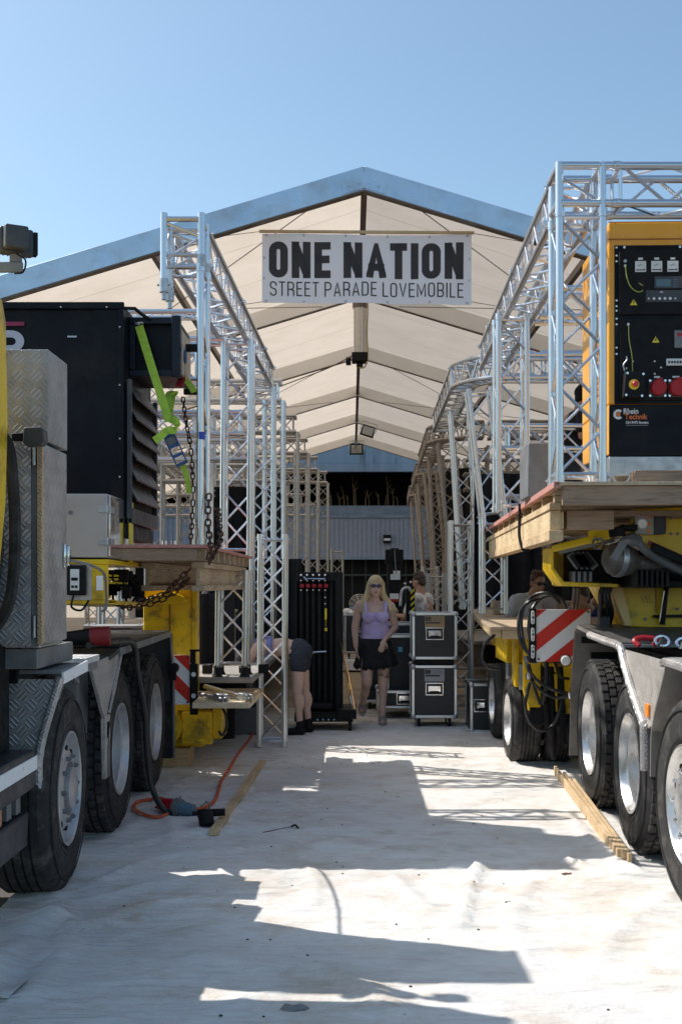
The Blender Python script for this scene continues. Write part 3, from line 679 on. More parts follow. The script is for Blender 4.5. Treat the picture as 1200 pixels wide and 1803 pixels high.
truss((1.37, 9.8, rd), (1.37, 9.8, 3.9), 'second bright box truss tower on the right wooden deck', 'truss tower', 'truss_tower', group=G2)
truss((1.6, 9.8, 4.0), (6, 9.8, 4.0), 'cross truss from the long right beam behind the generator', 'truss beam', 'truss_beam', group=G2, xv=(0,1,0))
truss((1.6, 12.1, 3.9), (6.4, 12.1, 3.9), 'cross truss at the far end of the long right beam', 'truss beam', 'truss_beam', group=G2, xv=(0,1,0))
truss((1.6, 12.1, 3.15), (6.4, 12.1, 3.15), 'lower cross truss under the far end of the long right beam', 'truss beam', 'truss_beam', group=G2, xv=(0,1,0), n=8)
def curved(label, cx, cy, z, r, a0, a1, m1, m2, n=8, w=.24, zt=0):
    t = thing('curved_truss', label, 'curved truss', (cx, cy, z), group=G2)
    nseg = 12; rows_ = []
    ang = [radians(a0+(a1-a0)*i/nseg) for i in range(nseg+1)]
    R_ = [r-w/2, r+w/2]
    P = {}
    for a in range(2):
        for b in range(2):
            pts = [Vector((cx+R_[a]*cos(t_), cy+R_[a]*sin(t_), z+(b-.5)*w+zt*i/nseg)) for i, t_ in enumerate(ang)]
            P[a, b] = pts; MB().path(pts, .025, n).build('chord', m1, t)
    mb = MB()
    for i in range(0, nseg):
        for (q, s_) in (((0,0),(0,1)), ((1,0),(1,1)), ((0,0),(1,0)), ((0,1),(1,1))):
            a, b = (q, s_) if i % 2 else (s_, q)
            mb.tube(P[a][i], P[b][i+1], .01, 5, caps=False)
    for e in (0, nseg):
        for (q, s_) in (((0,0),(0,1)), ((1,0),(1,1)), ((0,0),(1,0)), ((0,1),(1,1))): mb.tube(P[q][e], P[s_][e], .011, 5)
    mb.build('bracing', m2, t)
    return t
# modules of the arched right side: (front distance, leg top x, leg foot x)
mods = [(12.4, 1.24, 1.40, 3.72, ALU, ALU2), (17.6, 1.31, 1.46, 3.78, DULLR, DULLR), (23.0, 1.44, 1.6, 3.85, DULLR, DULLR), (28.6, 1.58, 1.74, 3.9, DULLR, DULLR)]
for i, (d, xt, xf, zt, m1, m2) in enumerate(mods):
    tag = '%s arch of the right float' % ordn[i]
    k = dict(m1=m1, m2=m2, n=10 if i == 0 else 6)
    # curved piece from cross direction to lengthwise direction
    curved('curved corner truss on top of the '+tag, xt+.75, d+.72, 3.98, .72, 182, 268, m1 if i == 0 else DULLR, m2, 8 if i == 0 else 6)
    truss((xt+.03, d+.75, 3.98), (xt+.1+.02*i, d+4.6, 4.0), 'lengthwise top truss following the '+tag, 'truss beam', 'truss_beam', group=G2, **k)
    truss((xt+.8, d+.0, 3.98), (xt+5.0, d+.0, 3.98), 'top cross truss of the '+tag, 'truss beam', 'truss_beam', group=G2, xv=(0,1,0), **k)
    truss((xf+.14, d, 2.32), (xt+.14, d, zt), 'slanted upper leg of the '+tag, 'slanted truss', 'slanted_truss', group=G2, **k)
    truss((xf+.14, d, 1.28), (xf+.14, d, 2.3), 'upright lower leg of the '+tag, 'slanted truss', 'slanted_truss', group=G2, **k)
    truss((xf+.14+.02, d+2.4, 1.28), (xt+.16, d+2.4, 3.84), 'leaning middle leg behind the '+tag, 'slanted truss', 'slanted_truss', group=G2, **k)
    truss((xt+2.4, d, 1.28), (xt+2.4, d, 3.84), 'outer tower of the '+tag, 'truss tower', 'truss_tower', group=G2, **k)
    for q_, (dx, dy) in enumerate(((.62, .9), (1.1, .2), (.75, 3.4))):
        if i: truss((xf+dx, d+dy, .8), (xf+dx, d+dy, 3.84), ['inner', 'second', 'rear inner'][q_]+' upright tower inside the '+tag, 'truss tower', 'truss_tower', group=G2, **k)
    for zz, nm in ((3.2, 'upper'), (2.45, 'lower')):
        truss((xf+.3, d+.3, zz), (xf+5, d+.3, zz), nm+' rail truss of the '+tag, 'truss beam', 'truss_beam', group=G2, xv=(0,1,0), **k)
# vertical trusses on the floor near the aisle on the right
for d, x, z, nm in ((13.6, 1.3, 2.35, 'tall'), (16.5, 1.22, 1.75, 'waist-high'), (19.5, 1.35, 1.9, 'distant')):
    truss((x, d, 0.02), (x, d, z), nm+' loose box truss on the floor right of the man in the pale shirt', 'truss tower', 'truss_tower', m1=DULL if d > 15 else ALU, m2=DULL, n=6)
truss((-.32, 25, .02), (-.32, 25, 2.35), 'far box truss standing by the gate beside the round fan', 'truss tower', 'truss_tower', m1=DULL, m2=DULL, n=6)
# black drapes
DR = Mt('black_drape', (.012, .011, .013), .95, 0, .3, 3, .2, 8)
def drape(x0, x1, d, z0, z1, lab, ang=0):
    mb = MB(); n = int(abs(x1-x0)/.04)+1
    for th in (0, .012):
        for i in range(n+1):
            x = x0+(x1-x0)*i/n; y = d+.04*sin(i*1.1)+.02*sin(i*2.7)+th+ang*(x-x0)
            for z in (z0, z1): mb.v.append(Vector((x, y, z)))
    o = 2*(n+1)
    for i in range(n): a = 2*i; mb.f += [[a, a+2, a+3, a+1], [o+a, o+a+1, o+a+3, o+a+2]]
    mb.f += [[0, 1, o+1, o], [2*n, o+2*n, o+2*n+1, 2*n+1]]
    for i in range(n): mb.f.append([2*i+1, 2*i+3, o+2*i+3, o+2*i+1])
    mb.mi = [0]*len(mb.f)
    meta(mb.build('black_drape', DR, smooth=60), lab, 'drape')
drape(-1.7, -.60, 13.6, .8, 1.9, 'black drape hanging behind the short truss tower below the left deck')
drape(-1.9, -.95, 15.2, .8, 2.9, 'wide black drape behind the two men on the left float')
drape(-1.95, -1.2, 11.6, .0, 1.5, 'black drape beside the yellow trailer column on the left')
drape(1.55, 2.4, 14.4, 1.3, 3.0, 'black drape behind the slanted leg of the first right arch')
drape(1.62, 2.3, 19.6, .8, 3.6, 'tall black drape hanging inside the second right arch')
drape(1.78, 2.6, 25, .8, 3.7, 'black drape hanging inside the third right arch')
drape(2.5, 6, 15.5, 1.28, 2.0, 'low black drape behind the man in sunglasses')
# ------------------------------------------------ timber decks
def rot_about(px_, py_, ang): return Matrix.Translation((px_, py_, 0)) @ Matrix.Rotation(ang, 4, 'Z')
def h20(mb, c, L, h=.2, w=.08, axis='y'):   # I-shaped timber girder, c = start bottom centre
    x, y, z = c; fl = .04
    if axis == 'y':
        mb.bb(x-w/2, x+w/2, y, y+L, z, z+fl); mb.bb(x-w/2, x+w/2, y, y+L, z+h-fl, z+h); mb.bb(x-.015, x+.015, y+.001, y+L-.001, z+fl, z+h-fl)
    else:
        mb.bb(x, x+L, y-w/2, y+w/2, z, z+fl); mb.bb(x, x+L, y-w/2, y+w/2, z+h-fl, z+h); mb.bb(x+.001, x+L-.001, y-.015, y+.015, z+fl, z+h-fl)
dk = thing('timber_deck', 'weathered timber deck with pink plywood edge on the left trailer', 'deck', mat=rot_about(-.95, 7.4, -.005))
def L_(x0, x1, y0, y1, z0, z1): return MB().bb(x0, x1, y0, y1, z0, z1)
MB().prism([(-2.6, 0), (0, 0), (0, 3.3), (-.78, 3.3), (-.78, 1.9), (-2.6, 1.9)], 'z', 1.835, 1.857).build('plywood_sheet', PLYR, dk, local=True, bevel=.002)
mb = MB(); mb.bb(-2.6, -.06, .02, .06, 1.755, 1.834); mb.build('front_joist', WOODW, dk, local=True, bevel=.004)
for i in range(9): mb = MB(); h20(mb, (-2.55 if i < 5 else -.76, .15+.36*i, 1.755), 2.53 if i < 5 else .74, .078, .06, 'x'); mb.build('joist', WOODG, dk, local=True, bevel=.002)
for x in (-.06, -.45, -1.1):
    mb = MB(); h20(mb, (x-.04, .35 if x > -.1 else .6, 1.55), 2.9 if x > -1 else 1.5, .2, .09); mb.build('girder', WOODG, dk, local=True, bevel=.003)
dk = thing('timber_deck', 'sunlit timber deck with stacked girders carrying the orange generator on the right trailer', 'deck', mat=rot_about(1.235, 6.92, -.047))
L_(0, 4.4, 0, 5.8, 2.2, 2.222).build('plywood_sheet', PLYT, dk, local=True, bevel=.002)
L_(-.006, .03, .0, 5.8, 2.185, 2.2235).build('edge_strip', PLYR, dk, local=True, bevel=.002)
mb = MB(); mb.bb(.05, 4.4, .02, .07, 2.08, 2.199); mb.build('front_joist', WOODW, dk, local=True, bevel=.004)
for i in range(9): mb = MB(); h20(mb, (.03, .28+.62*i, 2.115), 4.3, .083, .07, 'x'); mb.build('joist', WOODG, dk, local=True, bevel=.002)
mb = MB(); mb.bb(.0, .07, .25, 5.7, 2.07, 2.113); mb.build('upper_rail', WOODY, dk, local=True, bevel=.003)
mb = MB(); mb.bb(.01, .08, .32, 5.6, 1.94, 2.068); mb.bb(.081, .1, .33, 5.6, 1.95, 2.06); mb.build('girder', Mwood('fresh_pine', (.74, .56, .34), (.6, .42, .23), (12, 1, 12), 5), dk, local=True, bevel=.003)
mb = MB(); mb.bb(.0, .09, .28, 5.5, 1.875, 1.939); mb.build('lower_rail', WOODY, dk, local=True, bevel=.003)
mb = MB()
for k in range(4): mb.bb(.35, 4.4, .5+.3*k, .58+.3*k, 2.045, 2.078)
mb.bb(.12, .42, .34, .5, 1.95, 2.07); mb.build('cross_girder', WOODW, dk, local=True, bevel=.004)
mb = MB(); mb.path(spline([(-.012, 2.0, 2.23), (-.014, 2.0, 2.1), (-.02, 1.96, 1.98), (.0, 1.9, 1.87), (.05, 1.9, 1.86)], 4), .012, 6); mb.build('strap', BLACKM, dk, local=True)
L_(.5, 4.3, .1, .25, 2.224, 2.30).build('chock_beam', WOODW, dk, local=True, bevel=.004)
# low decks
ldk = thing('low_deck', 'low sunlit plywood platform in front of the right arches beside the flight cases', 'deck', (1.15, 9.45, 1.24))
mb = MB(); mb.prism([(1.15, 9.45), (1.62, 15.9), (7, 15.9), (7, 9.45)], 'z', 1.214, 1.242); mb.build('plywood_sheet', PLYT, ldk, bevel=.002)
mb = MB(); mb.prism([(1.16, 9.47), (1.66, 15.8), (1.72, 15.8), (1.24, 9.47)], 'z', 1.15, 1.213); mb.bb(1.25, 6.8, 9.46, 9.52, 1.14, 1.213); mb.build('edge_beam', WOODY, ldk, bevel=.003)
lowl = thing('low_platform', 'grey low platform of the left float carrying the truss towers', 'platform', (-1, 10, .78))
mb = MB(); mb.bb(-7, -.86, 9.95, 27.5, .73, .785); mb.build('deck_plate', Mt('dusty_deck', (.3,.28,.26), .8, 0, .2, 3, dirt=((.45,.4,.35), .5, 5)), lowl, bevel=.01)
mb = MB(); mb.bb(-6.8, -.95, 10.3, 27.3, .5, .729); mb.build('side_frame', BLACKM, lowl)
lowr = thing('low_platform', 'dark low platform under the second and later right arches', 'platform', (1.5, 17, .78))
mb = MB(); mb.bb(1.75, 7, 16.2, 31, .73, .785); mb.build('deck_plate', Mt('dusty_deck_right', (.25,.23,.21), .8), lowr, bevel=.01)
mb = MB(); mb.bb(1.9, 7, 16.4, 30.8, .4, .729); mb.build('side_frame', BLACKM, lowr)
# sunlit board with truss pieces
bd = thing('plywood_board', 'sunlit plywood tray holding loose aluminium truss pieces at the left trailer rear', 'board', (-1.1, 9.4, .62))
mb = MB(); mb.prism([(-1.28, 9.12), (-.82, 9.12), (-.80, 10.1), (-1.3, 10.1)], 'z', .60, .645); mb.build('panel', Mwood('new_plywood', (.82, .68, .47), (.72, .56, .36), (3, 10, 3)), bd, bevel=.003)
mb = MB(); mb.beam((-.84, 9.16, .66), (-.82, 10.09, .66), .03, .03); mb.beam((-1.28, 10.05, .66), (-.78, 10.05, .66), .04, .03); mb.build('rim_batten', WOOD, bd, bevel=.002)
def clampbar(p0, p1, lab):
    t = thing('clamp_bar', lab, 'clamp bar', p0); p0 = Vector(p0); p1 = Vector(p1)
    MB().tube(p0, p1, .022, 12).build('bar', ALU, t)
    x, y, z = frame(p1-p0); M3 = Matrix((x, y, z)).transposed()
    mb = MB(); mb.box(p1+z*.03, (.06, .07, .09), M3); mb.box(p1+z*.1+x*.02, (.012, .07, .08), M3); mb.box(p1+z*.1-x*.02, (.012, .07, .08), M3)
    mb.build('clamp_head', GALV, t, bevel=.004); mb = MB(); mb.tube(p1+z*.1-x*.04, p1+z*.1+x*.05, .009, 8); mb.build('bolt', CHROME, t)
clampbar((-1.27, 9.85, .71), (-.90, 9.3, .675), 'upper loose aluminium bar with clamp head lying across the plywood tray')
clampbar((-1.27, 9.5, .675), (-1.10, 9.28, .672), 'lower loose aluminium bar with clamp head on the plywood tray')
mb = MB(); mb.bb(-1.5,-1.0,9.7,9.76,.65,.68); meta(mb.build('wooden_batten', WOOD, bevel=.003), 'short wooden batten under the loose aluminium bars', 'batten')
for x, y in ((-1.3, 10.25), (-.98, 10.35), (-.8, 10.3)):
    mb = MB(); mb.box((x, y, .83), (.09, .06, .08)); mb.tube((x-.03, y, .85), (x+.05, y-.03, .87), .015, 6)
    meta(mb.build('truss_clamp', BLACKM, bevel=.006), 'small black clamp lying beside the truss feet on the low left platform', 'clamp', 'small black clamps on the left platform')
for x in (-1.18, -.94):
    for y in (9.98, 10.22): meta(MB().lathe([(.0, .1), (.03, .1), (.035, .03), (.05, .0), (0, 0)], (x, y, .785), (0, 0, 1), 10).build('rubber_foot_cup', BLACKM), 'black rubber cup under the short truss tower below the left deck', 'rubber cup', 'rubber cups under the short truss tower')
# ------------------------------------------------ wheels (outer side faces +X, centre at origin)
def wheel(parent, T, kind='drive', r=.53, w=.29, rim=.285, tread='block', rmat=None):
    rmat = rmat or RIM
    def B(mb): return MB().add([T @ v for v in mb.v], mb.f) if T else mb
    s = r/.53
    if tread == 'rib':
        pf = [(rim+.005, -.02), (rim+.03, 0), (r*.78, .01), (r*.9, -.002), (r*.965, -.018), (r, -.045)]
        xs_ = [.045+(w-.09)*i/5 for i in range(6)]
        for i in range(1, 5):
            pf += [(r, -xs_[i]+.006), (r-.014, -xs_[i]+.003), (r-.014, -xs_[i]-.003), (r, -xs_[i]-.006)]
        pf += [(r, -w+.045)]
    else:
        rb = r-.016
        pf = [(rim+.005, -.02), (rim+.03, 0), (r*.78, .01), (r*.9, -.002), (rb*.97, -.014), (rb, -.03), (rb, -w+.03)]
    pf += [(r*.965, -w+.018), (r*.9, -w+.002), (r*.78, -w-.01), (rim+.03, -w), (rim+.005, -w+.02), (rim-.01, -w/2)]
    nseg = 64
    t = B(MB().lathe(pf, (0, 0, 0), (1, 0, 0), nseg)).build('wheel', RUBT if tread == 'rib' else RUB, parent, local=False, smooth=32)
    mb = MB()   # sidewall ribs and letters-like moulding
    mb.lathe([(r*.86, .006), (r*.865, .012), (r*.885, .009), (r*.89, .002)], (0,0,0), (1,0,0), nseg)
    mb.lathe([(rim+.035, .001), (rim+.04, .006), (rim+.052, .007), (rim+.056, .003)], (0,0,0), (1,0,0), nseg)
    B(mb).build('sidewall', RUB, t)
    if tread == 'block':
        mb = MB(); N = 46; cols = 5; cw = (w-.028)/cols
        for c in range(cols):
            for i in range(N):
                a0 = 2*pi*(i+(.5 if c % 2 else 0)+.09)/N; a1 = 2*pi*(i+(.5 if c % 2 else 0)+.91)/N; x0 = -.014-c*cw-.004; x1 = x0-cw+.008
                q = []
                for rr, e in ((r-.018, 0), (r, .0035)):
                    for a, x in ((a0+e/r, x0-e), (a1-e/r, x0-e), (a1-e/r, x1+e), (a0+e/r, x1+e)):
                        q.append((x, cos(a)*rr, sin(a)*rr))
                mb.add(q, [(4,5,6,7), (0,1,5,4), (1,2,6,5), (2,3,7,6), (3,0,4,7)])
        B(mb).build('tread', RUBT, t, smooth=25)
    R0 = rim
    if kind == 'drive':
        pf = [(R0+.012, -.006), (R0+.012, .004), (R0, .006), (R0-.008, -.004), (R0-.014, -.03), (R0-.03, -.045), (R0-.034, -.1), (R0-.05, -.155), (R0-.09, -.172), (.12, -.165), (.118, -.1), (.095, -.085), (.05, -.075), (0, -.072)]
    elif kind == 'front':
        pf = [(R0+.012, -.006), (R0+.012, .006), (R0, .01), (R0-.008, 0), (R0-.012, -.03), (R0-.028, -.05), (R0-.05, -.052), (R0-.075, -.02), (R0-.1, -.005), (.142, 0), (.138, -.03), (.11, -.034), (.108, .02), (.085, .03), (0, .034)]
    rm = B(MB().lathe(pf, (0, 0, 0), (1, 0, 0), 48)).build('rim', rmat, t)
    mb = MB(); nx_ = -.163 if kind == 'drive' else -.004
    for i in range(10):
        a = 2*pi*i/10; y, z = cos(a)*.167*s, sin(a)*.167*s
        mb.tube((nx_, y, z), (nx_+.02, y, z), .0135, 6); mb.tube((nx_+.02, y, z), (nx_+.026, y, z), .007, 6)
    B(mb).build('wheel_nuts', CHROME if rmat is RIMC else GREYM, t)
    mb = MB(); hx = -.168 if kind == 'drive' else -.0145
    for i in range(10):
        a = 2*pi*(i+.5)/10; y, z = cos(a)*.205*s, sin(a)*.205*s
        mb.tube((hx-.02, y, z), (hx+(.004 if kind == 'drive' else .003), y, z), .019*s, 12)
    B(mb).build('hand_holes', BLACKM, t)
    return t
RZ = lambda a: Matrix.Rotation(a, 4, 'Z')
# ------------------------------------------------ left truck
XL = -1.5
lt = thing('heavy_truck', 'heavy grey and yellow crane truck with tread-plate boxes filling the left edge', 'truck', (-2.6, 7, 0))
for i, (x, y) in enumerate(((-1.48, 5.96), (-1.5, 7.38), (-1.52, 8.82))):
    T = Matrix.Translation((x, y, .53))
    if i == 0: wheel(lt, T @ RZ(radians(2.6)), 'front', w=.32, tread='rib')
    else:
        T = T @ RZ(radians(1)); wheel(lt, T, 'drive'); wheel(lt, T @ Matrix.Translation((-.33, 0, 0)), 'drive')
for y in (5.96, 7.38, 8.82):
    wheel(lt, Matrix.Translation((-3.9, y, .53)) @ RZ(pi), 'drive', tread='rib')
    MB().tube((-1.8, y, .53), (-3.8, y, .53), .09, 12).build('axle', BLACKM, lt)
MB().bb(-3.0, -2.75, 4.6, 10, .75, 1.05).bb(-2.35, -2.1, 4.6, 10, .75, 1.05).build('chassis_rail', BLACKM, lt, bevel=.01)
# rear fender (over wheels 2 and 3)
def shell(path_, x0, x1, th): # path of (y,z) points, thin folded sheet between x0,x1
    mb = MB(); n = len(path_); off = []
    for i in range(n):
        a = Vector(path_[max(i-1, 0)]); b = Vector(path_[min(i+1, n-1)]); d = (b-a).normalized(); off.append(Vector(path_[i])+Vector((-d.y, d.x))*th)
    poly = [Vector(p) for p in path_]+off[::-1]
    vs = []
    for x in (x0, x1): vs += [(x, p.x, p.y) for p in poly]
    m = len(poly); fs = [(i, (i+1) % m, m+(i+1) % m, m+i) for i in range(m)]
    for i in range(n-1): fs += [(i, i+1, m-2-i, m-1-i), (m+i, m+m-1-i, m+m-2-i, m+i+1)]
    mb.add(vs, fs); return mb
shell([(7.02, 1.13), (7.3, 1.165), (9.3, 1.2), (9.42, 1.17), (9.5, .75), (9.52, .14)], -2.12, XL+.01, .02).build('rear_fender', GREYD, lt, smooth=0, bevel=.004)
MB().bb(-2.1, XL+.005, 7.35, 9.3, 1.186+.005, 1.212).build('walkway_plate', Mtread('dark_walkway', (.07, .066, .066), .04, 45, .5), lt, bevel=.003)
mb = MB(); mb.beam((XL+.012, 7.3, 1.165), (XL+.012, 9.32, 1.19), .014, .05); mb.beam((XL+.012, 9.34, 1.19), (XL+.012, 9.5, .78), .014, .05); mb.beam((XL+.012, 9.505, .78), (XL+.012, 9.525, .14), .014, .05)
mb.build('fender_trim', GREYM, lt, bevel=.004)
MB().bb(-2.0, XL-.01, 9.5, 9.52, .14, .62).build('mud_flap', RUB, lt)
# triangular tread plate between wheel one and two
mb = MB(); mb.prism([(6.52, 1.13), (7.36, 1.165), (7.0, .82), (6.98, .42), (6.86, .42), (6.84, .8)], 'x', XL-.012, XL); mb.build('tread_plate_panel', TREADB, lt, smooth=0, bevel=.004)
mb = MB(); mb.beam((XL+.005, 6.5, 1.13), (XL+.005, 6.84, .8), .022, .03, (0,1,0)).beam((XL+.005, 7.38, 1.165), (XL+.005, 7.0, .8), .022, .03, (0,1,0)).beam((XL+.005, 6.92, .8), (XL+.005, 6.92, .42), .022, .14, (0,1,0)); mb.build('panel_edge', TREADB, lt, bevel=.004)
mb = MB(); mb.bb(XL-.5, XL-.1, 6.6, 6.9, .5, 1.1); mb.build('inner_arch', GREYM, lt)
MB().bb(XL+.006, XL+.016, 6.9, 6.96, .66, .76).build('side_reflector', Mt('red_reflector_dull', (.3,.06,.03), .4), lt)
# front fender of wheel one
shell([(5.46, .5), (5.5, .8), (5.92, 1.1), (6.1, 1.14), (6.52, 1.14)], -2.15, XL+.01, .015).build('front_fender', GREYM, lt, smooth=0, bevel=.004)
mb = MB(); P_ = [(-1.505, 5.46, .48), (-1.505, 5.46, .62), (-1.495, 5.46, .82), (-1.40, 5.46, 1.15)]
mb.path(spline(P_, 5), .022, 10); mb.build('fender_edge', TREADS, lt)
MB().beam((-1.39, 5.47, 1.145), (-1.39, 5.97, 1.17), .01, .055).build('white_strip', WHITE, lt)
MB().bb(-1.8, -1.396, 5.47, 6.0, 1.165, 1.185).build('strip_ledge', GREYM, lt, bevel=.003)
mb = MB(); mb.prism([(-2.6, .5), (-1.515, .5), (-1.505, .8), (-1.40, 1.14), (-2.6, 1.16)], 'y', 5.455, 5.465)
fp = mb.build('fender_front_plate', TREAD, lt, smooth=0)
MB().bb(-1.78, -1.70, 5.36, 5.47, .84, .9).build('fixing_block', BLACKM, fp)
# side guard with white stripe
mb = MB(); mb.prism([(2.4, .6), (5.43, .625), (5.46, .77), (5.4, .81), (2.4, .79)], 'x', XL-.30, XL-.01); sg = mb.build('side_guard', GREYD, lt, bevel=.01)
MB().prism([(2.4, .685), (5.455, .715), (5.455, .78), (2.4, .765)], 'x', XL-.0095, XL-.003).build('reflective_stripe', WHITE, sg)
mb = MB(); mb.prism([(2.4, .5), (5.4, .52), (5.4, .62), (2.4, .6)], 'x', XL-.28, XL-.09); mb.build('lower_ledge', BLACKM, sg, bevel=.006)
mb = MB()
for k in range(6): mb.bb(XL-.085, XL-.05, 4.55+k*.14, 4.62+k*.14, .53, .61)
mb.build('grille_slats', GREYM, sg); MB().bb(XL-.06, XL-.04, 4.90, 5.0, .53, .61).build('marker_light', AMB, sg, bevel=.005)
MB().prism([(2.4, .34), (5.36, .36), (5.4, .52), (2.4, .5)], 'x', XL-.22, XL-.03).build('lower_skirt', GREYD, sg, bevel=.01)
# tread plate boxes
ub = MB().bb(-2.4, -1.44, 5.4, 5.76, 2.275, 2.715).build('upper_box', [TREAD], lt, bevel=.006)
mb = MB(); mb.prism([(-2.4, 1.3), (-1.455, 1.3), (-1.455, 2.26), (-2.4, 2.26)], 'y', 5.31, 5.73); lb = mb.build('lower_box', TREADS, lt, bevel=.006)
mb = MB(); mb.bb(-1.454, -1.432, 5.295, 5.72, 1.32, 2.255); dr = mb.build('box_door', TREADS, lt, bevel=.01)
MB().add([(-2.3, 5.25, 2.27), (-1.487, 5.27, 2.27), (-1.487, 5.27, 1.31), (-2.3, 5.25, 1.31), (-2.3, 5.28, 2.27), (-1.487, 5.29, 2.27), (-1.487, 5.29, 1.31), (-2.3, 5.28, 1.31)], [(0,3,2,1),(4,5,6,7),(0,1,5,4),(2,3,7,6),(1,2,6,5)]).build('front_panel', TREAD, lt, smooth=0)
MB().bb(-1.486, -1.457, 5.285, 5.31, 1.31, 2.26).build('door_gap_frame', GREYM, lt)
MB().bb(-1.456, -1.431, 5.26, 5.294, 1.32, 2.255).build('door_edge', Mtread('aged_tread_edge', (.62, .46, .3), .04, 45, .4), lt, bevel=.004)
mb = MB(); mb.box((-1.425, 5.66, 1.74), (.014, .05, .12)); mb.box((-1.41, 5.66, 1.74), (.016, .025, .1)); mb.build('handle', CHROME, dr, bevel=.006)
mb = MB()
for z in (1.4, 2.2): mb.tube((-1.472, 5.275, z-.05), (-1.472, 5.275, z+.05), .01, 8)
mb.build('hinge', GALV, dr)
mb = MB(); mb.path(spline([(-1.42, 5.7, 1.72), (-1.42, 6.2, 1.70), (-1.47, 6.75, 1.66), (-1.49, 6.9, 1.56), (-1.5, 6.95, 1.46), (-1.53, 6.96, 1.43)], 6), .008, 6); meta(mb.build('grey_cable', GREYM), 'thin grey cable looping from the tread-plate door to the small control box', 'cable')
# under-box structure
mb = MB(); mb.bb(-2.4, -1.47, 5.32, 6.0, 1.2, 1.295); mb.bb(-2.2, -1.62, 5.55, 5.75, 1.0, 1.2); mb.prism([(-2.6, 1.3), (-1.62, 1.3), (-1.9, 1.55), (-2.6, 1.75)], 'y', 5.2, 5.38); mb.build('support_frame', GREYM, lt, bevel=.006)
mb = MB(); mb.bb(-1.62, -1.43, 6.1, 6.45, 1.165, 1.2); mb.build('step_plate', Mtread('bright_step', (.8, .8, .8), .03), lt, bevel=.003)
mb = MB(); mb.bb(-1.62, -1.44, 6.1, 6.44, 1.12, 1.164); mb.tube((-1.55, 6.12, 1.16), (-1.55, 6.4, 1.05), .02, 8); mb.build('step_bracket', GREYM, lt)
mb = MB(); mb.bb(-2.4, -1.6, 5.45, 6.3, 1.12, 1.2); mb.bb(-1.78, -1.55, 5.6, 5.8, 1.15, 1.27); mb.bb(-2.5, -1.7, 5.2, 5.5, .95, 1.2); mb.build('dark_brackets', BLACKM, lt, bevel=.006)
MB().bb(-3.2, -1.62, 2.4, 5.38, .82, 1.32).build('added_shade_block', BLACKM, lt)  # mostly unseen chassis block, added to keep sun off the ground below the cab
# cab: yellow column and gasket, round door edge (only its edge is in view)
mb = MB(); mb.prism([(2.6, 1.0), (4.3, 1.0), (4.7, 1.42), (4.86, 1.64), (4.95, 1.95), (4.98, 2.3), (4.955, 2.74), (4.9, 2.83), (2.6, 2.9)], 'x', -3.4, -1.503); cab = mb.build('cab', YEL, lt, bevel=.015, seg=3)
mb = MB(); mb.prism([(2.9, 1.5), (4.5, 1.5), (4.5, 2.6), (3.0, 2.6)], 'x', -1.5025, -1.495); mb.build('side_window', GLASS, cab)
gk = [(-1.9, 5.16, 1.33), (-1.72, 5.16, 1.36), (-1.60, 5.14, 1.5), (-1.565, 5.13, 1.75), (-1.57, 5.12, 2.05), (-1.60, 5.12, 2.24), (-1.7, 5.12, 2.3), (-1.9, 5.12, 2.3)]
mb = MB(); mb.path(spline(gk, 6), .028, 8); mb.v = [v+Vector((.045, 0, 0)) for v in mb.v]; mb.build('window_gasket', RUB, lt)
mb = MB(); mb.prism([(-2.2, 1.35), (-1.72, 1.37), (-1.61, 1.5), (-1.58, 1.75), (-1.59, 2.05), (-1.62, 2.22), (-1.7, 2.28), (-2.2, 2.28)], 'y', 5.14, 5.17); mb.build('window_glass', GLASS, lt)
mb = MB(); mb.path([(-1.75, 4.98, 2.55), (-1.56, 5.0, 2.66), (-1.54, 5.0, 2.2)], .03, 8); mb.build('grab_rail', BLACKM, lt)
# small camera-like mirror housing
mm = MB(); mm.prism([(-1.462, 2.29), (-1.455, 2.30), (-1.385, 2.30), (-1.37, 2.285), (-1.368, 2.235), (-1.385, 2.218), (-1.45, 2.214), (-1.465, 2.23)], 'y', 5.06, 5.13)
mr = mm.build('camera_housing', GREYD, lt, bevel=.006, seg=3)
mb = MB(); mb.bb(-1.52, -1.466, 5.08, 5.11, 2.24, 2.275); mb.build('camera_arm', BLACKM, mr, bevel=.004)
# work lamp on its bracket
wlm = thing('work_lamp', 'black ribbed work lamp on a bracket above the truck cab against the sky', 'lamp', (-1.52, 5.0, 3.05))
T = Matrix.Translation((-1.476, 5.0, 3.105)) @ RZ(radians(28))
mb = MB(); mb.bb(-.075, .075, -.02, .03, -.06, .06); vs = mb.v; mb.v = [T @ v for v in vs]; hb = mb.build('housing', GREYD, wlm, bevel=.014, seg=3)
mb = MB(); mb.prism([(-.068, -.05), (.068, -.05), (.05, .05), (-.05, .05)], 'x', -.04, .04)
mb = MB(); mb.bb(-.06, .04, -.075, -.02, -.045, .055)
mb.v = [T @ v for v in mb.v]; mb.build('heatsink', GREYD, hb, bevel=.008)
mb = MB()
for k in range(7): mb.bb(-.07+k*.02, -.065+k*.02, .03, .045, -.055, .055)
for k in range(6): mb.bb(.074, .092, -.015+k*.008, -.012+k*.008, -.05, .05)
mb.v = [T @ v for v in mb.v]; mb.build('fins', BLACKM, hb)
mb = MB(); mb.bb(-1.50, -1.45, 4.98, 5.01, 3.01, 3.05); mb.bb(-1.8, -1.44, 4.97, 4.99, 2.965, 3.01); mb.bb(-1.81, -1.78, 4.9, 5.0, 2.85, 3.01); mb.build('bracket', GREYM, wlm, bevel=.004)
mb = MB(); mb.path(spline([(-1.46, 4.96, 3.04), (-1.42, 4.95, 3.01), (-1.43, 4.95, 2.96), (-1.47, 4.96, 2.955)], 5), .004, 6); mb.build('wire', BLACKM, wlm)
